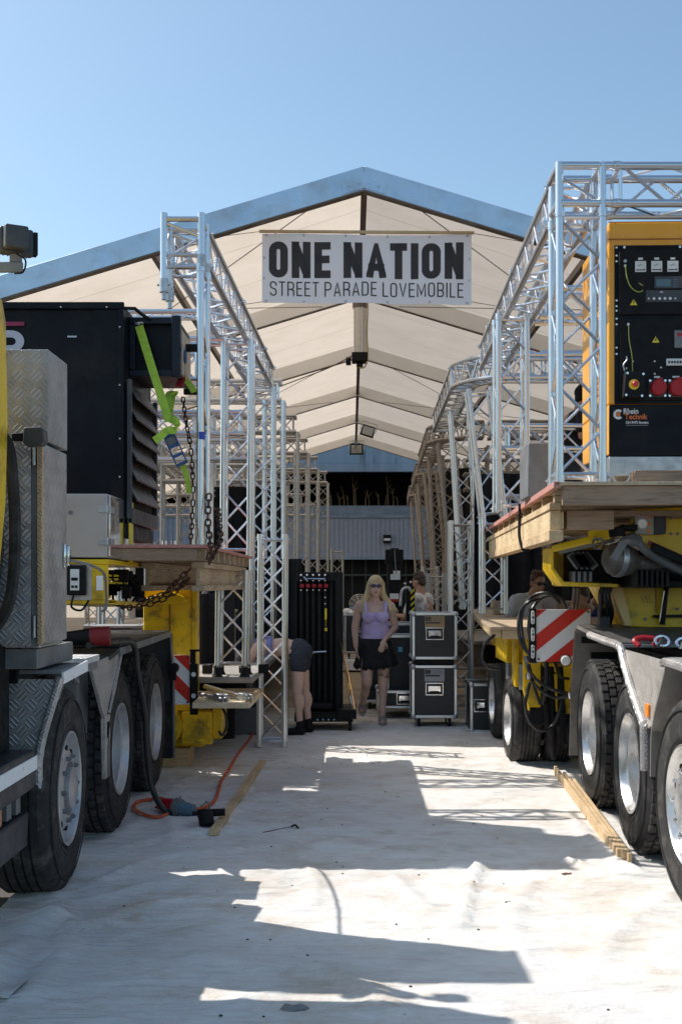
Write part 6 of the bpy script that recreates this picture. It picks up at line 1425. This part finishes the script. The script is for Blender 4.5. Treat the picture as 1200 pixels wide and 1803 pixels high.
mb.path(spline([gpt(x, y, .028) for x, y in [(296,1437),(278,1439),(258,1438),(241,1430),(236,1422),(243,1413),(262,1409),(285,1411),(302,1420)]], 6), .013, 8)
meta(mb.build('orange_cable', ORGC), 'orange power cable snaking over the floor to a looped end by the left truck tyres', 'cable')
bc_ = [Vector((-1.62, 7.0, 1.22)), Vector((-1.5, 7.3, 1.23)), Vector((-1.44, 7.5, 1.2)), Vector((-1.43, 7.6, 1.0)), Vector((-1.41, 7.75, .7)), Vector((-1.40, 7.8, .4)), Vector((-1.37, 7.8, .2)), Vector((-1.28, 7.75, .06)), gpt(315, 1432, .02), gpt(350, 1436, .02), gpt(372, 1436, .02)]
mb = MB(); mb.path(spline(bc_, 8), .021, 10); meta(mb.build('black_cable', HOSE), 'thick black cable dropping from the left truck walkway to the floor connectors', 'cable')
pl_ = thing('power_plug', 'large red and black power plug lying on the left truck walkway', 'plug', (-1.75, 7.2, 1.25))
mb = MB(); mb.lathe([(0, -.30), (.03, -.28), (.045, -.1), (.055, 0)], (-1.62, 7.05, 1.27), (1, .1, .05), 16); mb.build('grip', BLACKM, pl_); mb = MB(); mb.lathe([(.055, 0), (.06, .005), (.06, .12), (0, .12)], (-1.62, 7.05, 1.27), (1, .1, .05), 18); mb.build('red_sleeve', Mt('dull_red', (.2, .012, .015), .5), pl_)
cn = thing('power_connector', 'red and grey five-pin power connectors joined on the floor inside the cable loop', 'connector', gpt(318, 1425, .05))
a = gpt(290, 1420, .06); b = gpt(338, 1427, .05); z = (b-a).normalized(); Lc = (b-a).length
MB().tube(a, a+z*Lc*.35, .05, 18, .055).build('red_sleeve', REDP, cn)
mb = MB(); mb.tube(a-z*.05, a, .03, 12, .05); 
for k in range(5): an = k*1.26; x, y, _ = frame(z); mb.tube(a-z*.06+x*cos(an)*.03+y*sin(an)*.03, a-z*.0+x*cos(an)*.03+y*sin(an)*.03, .008, 6)
mb.build('white_pins', REDP, cn)
mb = MB(); mb.tube(a+z*Lc*.36, a+z*Lc*.62, .062, 20); 
for k in range(10): an = k*.628; x, y, _ = frame(z); mb.box(a+z*Lc*.49+x*cos(an)*.062+y*sin(an)*.062, (.012, .012, .03))
mb.build('grey_collar', GREYM, cn, bevel=.004)
MB().tube(a+z*Lc*.63, a+z*Lc*1.05, .05, 18, .042).build('blue_grey_body', Mt('blue_grey_plastic', (.12,.2,.26), .5), cn)
cp = thing('black_connector', 'black capped connector lying across the cable end next to the batten', 'connector', gpt(367, 1438, .04))
mb = MB(); a = gpt(366, 1445, .055); mb.tube(a+Vector((0, -.04, -.03)), a+Vector((-.02, .0, .06)), .05, 16); mb.build('cap', BLACKM, cp, bevel=.01)
mb = MB(); mb.tube(a+Vector((-.08, .1, .02)), a+Vector((.1, .1, .03)), .028, 14, .024); mb.build('body', BLACKM, cp)
mb = MB(); mb.path(spline([a+Vector((-.05, .02, .08)), a+Vector((-.01, .08, .1)), a+Vector((.0, .1, .05))], 4), .006, 6); mb.build('strap', GREYM, cp)
mb = MB(); mb.tube(gpt(463, 1466, .01), gpt(512, 1457, .012), .006, 6); mb.path(spline([gpt(512, 1457, .012), gpt(519, 1454, .03), gpt(526, 1460, .01)], 4), .006, 6); meta(mb.build('thin_rod', BLACKM), 'thin dark bent rod lying on the shaded white floor', 'rod')
rr = random.Random(21)
LEAF = Mt('brown_leaf', (.16, .07, .04), .8); PEB = Mt('dark_pebble', (.05, .045, .04), .9)
debris = [(994,1541,.028,'brown dead leaf on the sunlit floor'), (653,1347,.022,'small dark crumb on the floor in front of the tent edge'), (510,1780,.05,'grey crumpled tape piece on the near floor'), (893,1594,.015,'tiny dark pebble on the sunlit floor left of the near right tyre')]
for x, y, s, lab in debris:
    mb = MB(); c = gpt(x, y, .008); mb.ball(c, (s, s*.8, s*.3), 7, 5); mb.ball(c+Vector((s*.8, s*.3, .003)), (s*.6, s*.5, s*.25), 6, 4)
    for v in mb.v: v += Vector((rr.uniform(-1, 1), rr.uniform(-1, 1), rr.uniform(-.5, 1)))*s*.18
    meta(mb.build('leaf' if 'leaf' in lab else 'debris', LEAF if 'leaf' in lab else (GREYM if 'tape' in lab else PEB)), lab, 'debris')
mb = MB()
for k in range(110):
    d = 2.2+11*rr.random()**.8; x = rr.uniform(-1.3, 1.5)
    s = rr.uniform(.003, .008); mb.ball((x, d, gz(x, d)+.012+s*.3), (s, s*.8, s*.5), 5, 4)
meta(mb.build('dirt_crumbs', PEB), 'tiny dark crumbs scattered over the white floor', 'crumbs', kind='stuff')
# folded sheet corner beside left tyres
mb = MB(); rr = random.Random(2)
NU, NV = 14, 22
for j in range(NV+1):
    for i in range(NU+1):
        u = i/NU; v = j/NV; x = -1.62+u*.42-.25*v*0; y = 4.3+v*1.05; mb.v.append(Vector((x-.10*(1-v), y, .03+.07*math.exp(-((u-.45)/.2)**2)*(0.6+.4*sin(v*7))+.02*noise.noise(Vector((u*4, v*6, 2))))))
for j in range(NV):
    for i in range(NU): a = j*(NU+1)+i; mb.f.append([a, a+1, a+NU+2, a+NU+1]); mb.mi.append(0)
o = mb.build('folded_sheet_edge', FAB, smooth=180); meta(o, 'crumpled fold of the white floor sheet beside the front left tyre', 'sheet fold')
for (x, y) in ():
    mb = MB(); mb.add([(x-.18, y-.2, .03), (x+.14, y-.16, .035), (x+.18, y+.1, .06), (x-.16, y+.14, .09), (x-.18, y-.2, .02), (x+.14, y-.16, .02), (x+.18, y+.1, .03), (x-.16, y+.14, .03)], [(0,1,2,3),(7,6,5,4),(0,4,5,1),(1,5,6,2),(2,6,7,3),(3,7,4,0)])
    meta(mb.build('fabric_scrap', FAB), 'turned-up fabric scrap between the first two left tyres', 'scrap')
# clutter under the left deck
for k, (x, y, z, s, m, nm, lab) in enumerate([(-2.2, 11.5, .79, (.5, .3, .12), WOODG, 'wooden_board', 'pale board lying on the left low platform behind the truck walkway'), (-1.95, 11.2, .79, (.3, .06, .2), WOODW, 'wooden_offcut', 'dark wood offcut on the left low platform'), (-1.45, 12.2, .79, (.35, .3, .5), WOODG, 'wooden_crate', 'pale wooden crate between yellow column and black drape')]):
    mb = MB(); mb.bb(x-s[0]/2, x+s[0]/2, y, y+s[1], z, z+s[2]); mb.bb(x-s[0]/2-.02, x+s[0]/2+.02, y-.02, y+s[1]+.02, z+s[2], z+s[2]+.03); meta(mb.build(nm, m, bevel=.004), lab, 'board')
truss((-2.3, 9.9, 1.1), (-1.8, 9.9, 1.1), 'short truss piece lying behind the left truck walkway', 'truss', 'truss_piece', m1=ALU, n=8, xv=(0,0,1), pitch=.15)
mb = MB(); mb.bb(1.55, 6.5, 12.9, 13.1, .55, .68).bb(1.5, 3, 12.6, 12.7, .3, .4); meta(mb.build('wooden_beam', WOODW, bevel=.005), 'weathered beam under the right low deck behind the small case', 'beam')
for k in range(5):
    mb = MB(); mb.tube((1.15, 13.6+.1*k, .15+.1*k), (1.75, 13.7+.1*k, .15+.1*k), .018, 8); meta(mb.build('loose_tube', DULL), 'loose metal tube in the pile behind the narrow dark case', 'tube', 'loose tubes beside the narrow dark case')
mb = MB(); mb.bb(1.62, 3.6, 13.0, 13.3, 1.252, 1.4); meta(mb.build('long_wooden_box', WOODG, bevel=.004), 'long low wooden box on the right deck behind the ladder truss foot', 'box')
for x, lab in ((-1.85, 'left of two short white tubes standing on the left deck'), (-1.78, 'right of two short white tubes standing on the left deck')):
    mb = MB(); mb.lathe([(.022, 0), (.022, .07), (.018, .07), (.018, 0)], (x+.42, 8.7, 1.86), (0, 0, 1), 14); meta(mb.build('short_tube', ALU), lab, 'tube')
# ------------------------------------------------ people
SKIN = Mt('skin', (.64, .42, .34), .5, 0, .08, 12, .05, 60)
SKINT = Mt('tanned_skin', (.5, .26, .17), .5, 0, .08, 12)
def Mhair(name, col): return Mt(name, col, .5, 0, .35, 60, .5, 120, stretch=(1, 1, .12))
HBL = Mhair('blonde_hair', (.62, .47, .27)); HBR = Mhair('brown_hair', (.06, .03, .018)); HAUB = Mhair('auburn_hair', (.12, .045, .02))
def Mcloth(name, col): return Mt(name, col, .85, 0, .08, 10, .4, 25)
def remesh(mb, voxel, iters=6):
    me = mb.mesh('tmp', [], smooth=0); o = bpy.data.objects.new('tmp', me); scene.collection.objects.link(o)
    r = o.modifiers.new('r', 'REMESH'); r.mode = 'VOXEL'; r.voxel_size = voxel; r.adaptivity = 0
    s = o.modifiers.new('s', 'SMOOTH'); s.iterations = iters; s.factor = .5
    bpy.context.view_layer.update()
    m2 = bpy.data.meshes.new_from_object(o.evaluated_get(bpy.context.evaluated_depsgraph_get())); bpy.data.objects.remove(o); return m2
def organic(mb, name, mat, parent, voxel=.008, iters=6):
    m2 = remesh(mb, voxel, iters); m2.transform(world_of(parent).inverted()); m2.materials.clear(); m2.materials.append(mat); m2.name = name
    m2.polygons.foreach_set('material_index', [0]*len(m2.polygons)); m2.polygons.foreach_set('use_smooth', [True]*len(m2.polygons))
    o = bpy.data.objects.new(name, m2); scene.collection.objects.link(o); o.parent = parent; WM[o.name] = world_of(parent); return o
def head(mb, c, yaw=0, pitch=0, roll=0, s=1):
    M3 = (Matrix.Rotation(yaw, 3, 'Z') @ Matrix.Rotation(roll, 3, 'Y') @ Matrix.Rotation(pitch, 3, 'X')); c = Vector(c)
    q = lambda x, y, z: c+M3 @ Vector((x, y, z))*s
    mb.ball(q(0, .01, .03), (.073*s, .09*s, .09*s), 16, 12, M3); mb.ball(q(0, -.02, -.03), (.06*s, .068*s, .075*s), 14, 10, M3); mb.ball(q(0, -.045, -.085), (.032*s, .03*s, .026*s), 10, 8, M3)
    mb.cap(q(0, -.085, .01), q(0, -.102, -.022), .009*s, .013*s, 8)
    for e in (-1, 1): mb.ball(q(e*.03, -.08, .02), (.013*s, .01*s, .008*s), 8, 6); mb.ball(q(e*.074, .01, -.005), (.01*s, .02*s, .03*s), 8, 6, M3); mb.ball(q(e*.035, -.065, -.02), (.02*s, .018*s, .018*s), 8, 6)
    mb.ball(q(0, -.084, -.05), (.023*s, .01*s, .008*s), 10, 6, M3)
    return q, M3
def hand(mb, w, d, palm_n, s=1, curl=.35, side=1):
    d = Vector(d).normalized(); n = Vector(palm_n); n = (n-d*n.dot(d)).normalized(); x = d.cross(n)*side; w = Vector(w)
    M3 = Matrix((x, n, d)).transposed()
    mb.ball(w+d*.045*s, (.038*s, .016*s, .05*s), 12, 8, M3)
    for i, (o, L) in enumerate(((-.028, .062), (-.01, .072), (.009, .068), (.027, .054))):
        p0 = w+d*.085*s+x*o*s; d1 = (d+n*curl*.6+x*o*2).normalized(); p1 = p0+d1*L*.5*s; d2 = (d+n*curl*1.6+x*o*2).normalized(); p2 = p1+d2*L*.45*s
        mb.cap(p0, p1, .0095*s, .009*s, 8); mb.cap(p1, p2, .009*s, .0075*s, 8)
    p0 = w+d*.03*s-x*.03*s; p1 = p0+(d*.7-x*.8+n*.3).normalized()*.035*s; p2 = p1+(d-x*.25+n*.4).normalized()*.03*s
    mb.cap(p0, p1, .013*s, .011*s, 8); mb.cap(p1, p2, .011*s, .008*s, 8)
def shades(q, M3, parent, s=1, m=None):
    mb = MB()
    for e in (-1, 1): mb.ball(q(e*.031, -.092, .02), (.029*s, .008*s, .022*s), 12, 8, M3); mb.cap(q(e*.058, -.088, .025), q(e*.078, .0, .015), .004*s, .004*s, 6)
    mb.cap(q(-.012, -.098, .026), q(.012, -.098, .026), .004*s, .004*s, 6); mb.build('sunglasses', m or Mt('sunglass_lens', (.01,.012,.03), .1, coat=.5), parent)
# --- blonde woman, walking towards the camera
X0, Y0 = .27, 12.95
wm = thing('person', 'blonde woman in lilac tank top, black frilled skirt and sunglasses walking along the aisle', 'person', (X0, Y0, .012))
V = lambda x, y, z: Vector((X0+x, Y0+y, z+.012))
b = MB()
q, HM = head(b, V(.0, -.03, 1.545), yaw=.05, roll=.03, s=1.0)
b.cap(V(0, .005, 1.47), V(0, .01, 1.36), .05, .056)
b.cap(V(-.15, .01, 1.345), V(.15, .01, 1.345), .05, .05); b.ball(V(0, .005, 1.25), (.165, .1, .13)); b.ball(V(0, .005, 1.08), (.155, .105, .15)); b.ball(V(0, .01, .93), (.175, .12, .12))
for e in (-1, 1): b.ball(V(e*.075, -.075, 1.215), (.078, .07, .07)); b.ball(V(e*.07, .05, .87), (.09, .1, .09))
# arms
b.cap(V(-.19, .01, 1.335), V(-.235, .02, 1.08), .05, .043); b.cap(V(-.235, .02, 1.08), V(-.225, -.05, .88), .042, .027); hand(b, V(-.223, -.055, .875), (.12, -.15, -1), (.9, .2, 0), side=1)
b.cap(V(.175, .01, 1.335), V(.225, .05, 1.09), .05, .042); b.cap(V(.225, .05, 1.09), V(.10, -.14, .96), .041, .027); hand(b, V(.095, -.15, .955), (-.3, -.25, -1), (-.3, 1, 0), curl=.7, side=-1)
# legs
hipL, kneeL, ankL = V(-.095, 0, .86), V(-.10, -.12, .47), V(-.15, .22, .19)
hipR, kneeR, ankR = V(.09, 0, .86), V(.085, -.05, .46), V(.075, -.1, .09)
for h_, k_, a_ in ((hipL, kneeL, ankL), (hipR, kneeR, ankR)):
    b.cap(h_, k_, .095, .06); b.cap(k_, a_, .055, .036); b.ball(k_.lerp(a_, .3)+Vector((0, .02, 0)), (.052, .058, .11))
b.ball(ankL+Vector((0, -.04, -.06)), (.04, .09, .035)); b.ball(ankR+Vector((0, -.06, -.05)), (.04, .1, .035))
body = organic(b, 'body', SKIN, wm, .006, 5)
mb = MB(); mb.ball(V(0, .005, 1.25), (.172, .108, .13)); mb.ball(V(0, .005, 1.10), (.163, .113, .15)); mb.ball(V(0, .01, .975), (.178, .126, .09)); mb.ball(V(0, .008, 1.03), (.168, .12, .1))
for e in (-1, 1):
    mb.ball(V(e*.075, -.078, 1.215), (.082, .074, .075))
    mb.path(spline([V(e*.105, -.1, 1.26), V(e*.115, -.055, 1.35), V(e*.115, .0, 1.39), V(e*.11, .06, 1.35), V(e*.1, .09, 1.25)], 5), .022, 8)
# scoop neckline: cut by keeping below z through a flattened top
for v in mb.v:
    zz = v.z-.012; xx = v.x-X0
    if abs(xx) < .09 and zz > 1.27: v.z = 1.27+.012+(zz-1.27)*.12; v.y = Y0+(v.y-Y0)*.9
organic(mb, 'tank_top', Mcloth('lilac_cloth', (.54, .44, .74)), wm, .006, 4)
mb = MB(); n = 72; prof = [(.965, .172), (.9, .19), (.8, .215), (.72, .235), (.66, .25)]
for j, (z, r) in enumerate(prof):
    for i in range(n):
        a = 2*pi*i/n; fr = (j/4)**1.5*(.012*sin(a*14)+.008*sin(a*9+1)); zz = z-(.04*sin(a+3.6)+.012*sin(a*24))*(j/4)
        mb.v.append(V(cos(a)*(r+fr), sin(a)*(r*.72+fr)+.01, zz))
for j in range(4):
    for i in range(n): k = (i+1) % n; mb.f.append([j*n+i, (j+1)*n+i, (j+1)*n+k, j*n+k]); mb.mi.append(0)
o = mb.build('skirt', Mcloth('black_skirt', (.012, .011, .014)), wm, smooth=180); s_ = o.modifiers.new('t', 'SOLIDIFY'); s_.thickness = .006
mb = MB(); mb.ball(q(0, .022, .058), (.086, .1, .088), 16, 12); mb.ball(q(0, -.03, .1), (.066, .06, .045), 12, 8); mb.ball(q(0, .06, -.02), (.08, .06, .1), 14, 10)
for e in (-1, 1):
    ee = 1.35 if e > 0 else 1
    mb.path(spline([q(e*.02, -.045, .105), q(e*.068, -.03, .07), q(e*.088, .0, -.03), q(e*.112, .0, -.12), q(e*.135*ee, -.02, -.22), q(e*.14*ee, -.05, -.31)], 5), [.022]*6+[.027]*8+[.026-.0017*i for i in range(12)], 10)
    for z_ in range(5): mb.path(spline([q(e*(.062+.004*z_), .0+.012*z_, .05), q(e*(.095+.006*z_), .01, -.08), q(e*(.12+.016*z_)*ee, -.03+.012*z_, -.24), q(e*(.11+.022*z_)*ee, -.05+.015*z_, -.36+.015*z_)], 5), [.012]*8+[.011-.0009*i for i in range(8)], 6)
    mb.path(spline([q(e*.05, .0, .07), q(e*.075, .02, -.05), q(e*.12, .02, -.16), q(e*.15, .0, -.25)], 5), [.03]*8+[.03-.0025*i for i in range(8)], 10)
mb.path(spline([q(0, .08, .05), q(0, .1, -.08), q(0, .11, -.22)], 5), .06, 10)
organic(mb, 'hair', HBL, wm, .006, 4)
shades(q, HM, wm, m=Mt('violet_lens', (.02,.012,.06), .12, coat=.5))
mb = MB(); mb.ball(q(0, -.095, -.05), (.02, .006, .006), 10, 6); mb.build('lips', Mt('lips', (.4,.14,.12), .45), wm)
SAND = Mt('grey_sandal', (.3, .28, .27), .7)
mb = MB()
for a_, tl_ in ((ankL, .35), (ankR, 0)):
    M3 = Matrix.Rotation(tl_, 3, 'X'); mb.ball(a_+Vector((0, -.05, -.075)), (.046, .125, .02), 12, 8, M3)
    for k in range(4): c = a_+Vector((0, -.02-.035*k, -.035-.008*k)); mb.path([c+Vector((.044*cos(t_), .008*sin(3*t_), .034*sin(t_))) for t_ in [pi*i/8 for i in range(9)]], .008, 6)
    mb.path([a_+Vector((.037*cos(t_), .037*sin(t_), .0)) for t_ in [2*pi*i/12 for i in range(12)]], .009, 6, closed=True)
mb.build('sandals', SAND, wm)
mb = MB(); kn = hipR.lerp(kneeR, .62); rr = random.Random(5)
TAT = Mt('tattoo_ink', (.12, .10, .10), .6, 0, .4, 40)
for k in range(26):
    a = rr.uniform(-1.1, 1.1)-pi/2; h = rr.uniform(-.1, .08); f = .62-h/.42; c = hipR.lerp(kneeR, max(.3, min(.95, f))); r = .095+(.06-.095)*f+.0035
    pts = [c+Vector((cos(a+t_)*r, sin(a+t_)*r, .012*sin(t_*14+k))) for t_ in [(-.16+.04*i) for i in range(9)]]
    mb.path(pts, .0035, 4)
mb.build('thigh_tattoo', TAT, wm)
# --- bending woman behind the standing truss
X0, Y0 = -.57, 12.0
wm = thing('person', 'woman in denim shorts bending forward behind the single standing truss', 'person', (X0, Y0, .012))
V = lambda x, y, z: Vector((X0+x, Y0+y, z+.012))
b = MB(); hp = V(0, 0, .88); ch = V(-.33, -.02, .93)
b.ball(hp, (.13, .15, .13)); b.ball(hp.lerp(ch, .5)+Vector((0, 0, .015)), (.17, .11, .1)); b.ball(ch, (.13, .14, .1)); b.cap(ch+Vector((-.08, 0, 0)), V(-.49, -.03, .83), .055, .05)
b.ball(V(-.54, -.04, .76), (.085, .075, .1)); 
for e in (-1, 1): b.ball(hp+Vector((.05, e*.075, -.02)), (.1, .085, .11))
b.cap(V(-.42, -.17, .93), V(-.54, -.24, .68), .045, .037); b.cap(V(-.54, -.24, .68), V(-.68, -.24, .56), .036, .024); hand(b, V(-.685, -.24, .555), (-1, 0, -.6), (0, 0, -1))
b.cap(V(-.42, .14, .93), V(-.5, .2, .68), .045, .037); b.cap(V(-.5, .2, .68), V(-.66, .15, .55), .036, .024); hand(b, V(-.665, .15, .545), (-1, 0, -.4), (0, 0, -1))
LG = ((V(.02, -.09, .82), V(.0, -.11, .46), V(.03, -.10, .1)), (V(.03, .08, .82), V(.07, .09, .46), V(.11, .09, .1)))
for h_, k_, a_ in LG: b.cap(h_, k_, .09, .053); b.cap(k_, a_, .05, .034); b.ball(k_.lerp(a_, .3)+Vector((.02, 0, 0)), (.05, .048, .1)); b.ball(a_+Vector((-.06, 0, -.05)), (.09, .035, .03))
organic(b, 'body', SKIN, wm, .007, 5)
mb = MB(); mb.ball(hp+Vector((.01, 0, .0)), (.135, .158, .135))
for e in (-1, 1): mb.ball(hp+Vector((.055, e*.077, -.02)), (.107, .092, .118))
for h_, k_, a_ in LG: mb.cap(h_, h_.lerp(k_, .25), .1, .098)
organic(mb, 'shorts', Mcloth('dark_denim', (.03, .035, .05)), wm, .007, 3)
mb = MB(); mb.ball(ch+Vector((.03, 0, 0)), (.07, .148, .108)); mb.path(spline([ch+Vector((.05, -.07, .1)), ch+Vector((-.06, -.07, .1)), ch+Vector((-.12, -.08, .05))], 4), .014, 6); organic(mb, 'bra_top', Mcloth('blue_lilac_cloth', (.22, .24, .5)), wm, .007, 3)
mb = MB(); mb.ball(V(-.55, -.03, .77), (.095, .088, .11)); mb.path(spline([V(-.55, .04, .8), V(-.6, -.02, .66), V(-.62, -.03, .55)], 4), .045, 8); organic(mb, 'hair', HBR, wm, .007, 3)
mb = MB()
for h_, k_, a_ in LG: mb.cap(a_+Vector((.02, 0, -.05)), a_+Vector((-.12, 0, -.06)), .045, .036); mb.cap(a_+Vector((0, 0, .03)), a_+Vector((0, 0, -.04)), .045, .047)
organic(mb, 'shoes', BLACKM, wm, .007, 3)
meta(MB().bb(-1.35, -.95, 11.9, 12.3, .012, .3).build('grey_box', Mt('grey_blue_box', (.13,.15,.18), .6), bevel=.02), 'grey-blue box on the floor in front of the bending woman', 'box')
# --- generic standing person
def standing(lab, X0, Y0, Z0, yaw, hairm, topm, botm, pose='work', glasses=False, hair_s=1, skin=None, lean=0, sl=True, cap=False, bald=False, H=1.0):
    skin = skin or SKINT
    w_ = thing('person', lab, 'person', (X0, Y0, Z0)); R3 = Matrix.Rotation(yaw, 3, 'Z')
    def V(x, y, z): 
        z *= H; k = max(0, z-.9)
        return Vector((X0, Y0, Z0))+R3 @ Vector((x, y-lean*k, z-abs(lean)*k*.3))
    b = MB(); q, HM = head(b, V(0, -.03, 1.63), yaw=yaw, pitch=.25 if pose == 'work' else .1)
    b.cap(V(0, .0, 1.55), V(0, .01, 1.44), .055, .06); b.cap(V(-.16, .01, 1.42), V(.16, .01, 1.42), .055, .055); b.ball(V(0, 0, 1.28), (.18, .12, .17)); b.ball(V(0, 0, 1.1), (.155, .11, .16)); b.ball(V(0, 0, .95), (.16, .12, .12))
    arms = {'work': (((-.21, 0, 1.4), (-.26, -.04, 1.13), (-.14, -.28, 1.1)), ((.21, 0, 1.4), (.27, -.06, 1.14), (.2, -.3, 1.16))), 'hang': (((-.21, 0, 1.4), (-.25, .02, 1.12), (-.24, -.05, .88)), ((.21, 0, 1.4), (.25, .02, 1.12), (.24, -.05, .88))), 'reach': (((-.21, 0, 1.4), (-.24, -.2, 1.22), (-.2, -.45, 1.28)), ((.21, 0, 1.4), (.24, -.2, 1.22), (.16, -.46, 1.3)))}[pose]
    for i, (s0, e0, h0) in enumerate(arms):
        b.cap(V(*s0), V(*e0), .05, .042); b.cap(V(*e0), V(*h0), .041, .028); hand(b, V(*h0), V(*h0)-V(*e0), (0, 0, -1), side=-1 if i else 1)
    for e in (-1, 1): b.cap(V(e*.09, 0, .88), V(e*.1, -.02, .48), .088, .06); b.cap(V(e*.1, -.02, .48), V(e*.1, .03, .1), .055, .04); b.ball(V(e*.1, -.05, .05), (.045, .11, .045), 10, 8, R3)
    organic(b, 'body', skin, w_, .009, 4)
    mb = MB(); mb.cap(V(-.16, .01, 1.415), V(.16, .01, 1.415), .064, .064); mb.ball(V(0, 0, 1.28), (.192, .135, .18), 14, 10, R3); mb.ball(V(0, 0, 1.1), (.175, .128, .17), 14, 10, R3); mb.ball(V(0, 0, .97), (.178, .132, .12), 14, 10, R3)
    for s0, e0, h0 in arms: a = V(*s0); mb.cap(a, a.lerp(V(*e0), .72 if sl else 1), .064, .062)
    organic(mb, 'shirt', topm, w_, .009, 3)
    mb = MB(); mb.ball(V(0, 0, .9), (.168, .128, .12), 14, 10, R3)
    for e in (-1, 1): mb.cap(V(e*.09, 0, .86), V(e*.1, -.02, .48), .1, .075); mb.cap(V(e*.1, -.02, .48), V(e*.1, .03, .1), .072, .058)
    organic(mb, 'trousers', botm, w_, .009, 3)
    if not bald:
        mb = MB(); mb.ball(q(0, .025, .05), (.082*hair_s, .092*hair_s, .08*hair_s), 14, 10, HM); mb.ball(q(0, .06, -.01), (.07, .05, .07), 12, 8, HM)
        for k in range(8): a = k*.8; mb.ball(q(.05*cos(a), .02+.05*sin(a), .11), .03*hair_s)
        organic(mb, 'hair' if not cap else 'cap', hairm, w_, .008, 2)
    if glasses: shades(q, HM, w_)
    mb = MB()
    for e in (-1, 1): mb.ball(V(e*.1, -.06, .045), (.052, .13, .045), 10, 8, R3)
    mb.build('shoes', BLACKM, w_); return w_, V
DKT = Mcloth('dark_trousers', (.02, .022, .03))
pm, V = standing('man with brown hair seen from behind in a pale T-shirt with faded red print', .96, 15.9, .012, radians(-128), HBR, Mcloth('pale_shirt', (.74, .70, .66)), DKT, 'work', H=.99)
mb = MB(); rr = random.Random(8)
for k in range(12): a = rr.uniform(.5, 2.2); z = rr.uniform(1.12, 1.38); mb.box(V(cos(a)*.19, sin(a)*.137, z), (.02+rr.random()*.05, .012, .02+rr.random()*.05), Matrix.Rotation(a-pi/2+radians(-128), 3, 'Z') @ Matrix.Rotation(rr.uniform(-1, 1), 3, 'Y'))
mb.build('faded_print', Mcloth('faded_red', (.62, .46, .43)), pm)
standing('man in sunglasses and white collar bending forward behind the right low deck', 1.93, 12.75, .18, radians(18), HAUB, Mcloth('white_shirt', (.62, .62, .66)), DKT, 'work', glasses=True, lean=.5, H=.93)
standing('person in teal shirt leaning over the right low deck behind the striped panel', 2.38, 13.0, .1, radians(60), HBR, Mcloth('teal_shirt', (.01, .09, .17)), DKT, 'work', lean=.8, H=.92)
standing('person in blue sleeveless top busy with both arms behind the right trailer valves', 2.85, 12.6, .02, radians(-50), HBR, Mcloth('blue_shirt', (.015, .05, .2)), DKT, 'work', lean=.7, H=.95)
standing('balding man with bare pink head behind the left truss tower on the deck', -1.62, 16.2, .55, radians(-30), HBR, Mcloth('maroon_shirt', (.16, .08, .09)), DKT, 'work', bald=True, lean=.4)
standing('man in white T-shirt leaning beside the balding man on the left float', -1.84, 15.6, .68, radians(70), HBR, Mcloth('white_tee', (.7, .68, .66)), DKT, 'work', lean=.5)
standing('person with black hat and dark top behind the front right truss tower', 2.38, 12.4, 2.12, radians(90), BLACKM, Mcloth('black_top', (.012, .01, .012)), DKT, 'work', cap=True, hair_s=1.15, lean=.2, H=.95)
# every remaining top-level object is a thing
for o in scene.objects:
    if o.parent is None and o.type in ('MESH', 'EMPTY') and 'kind' not in o: o['kind'] = 'thing'
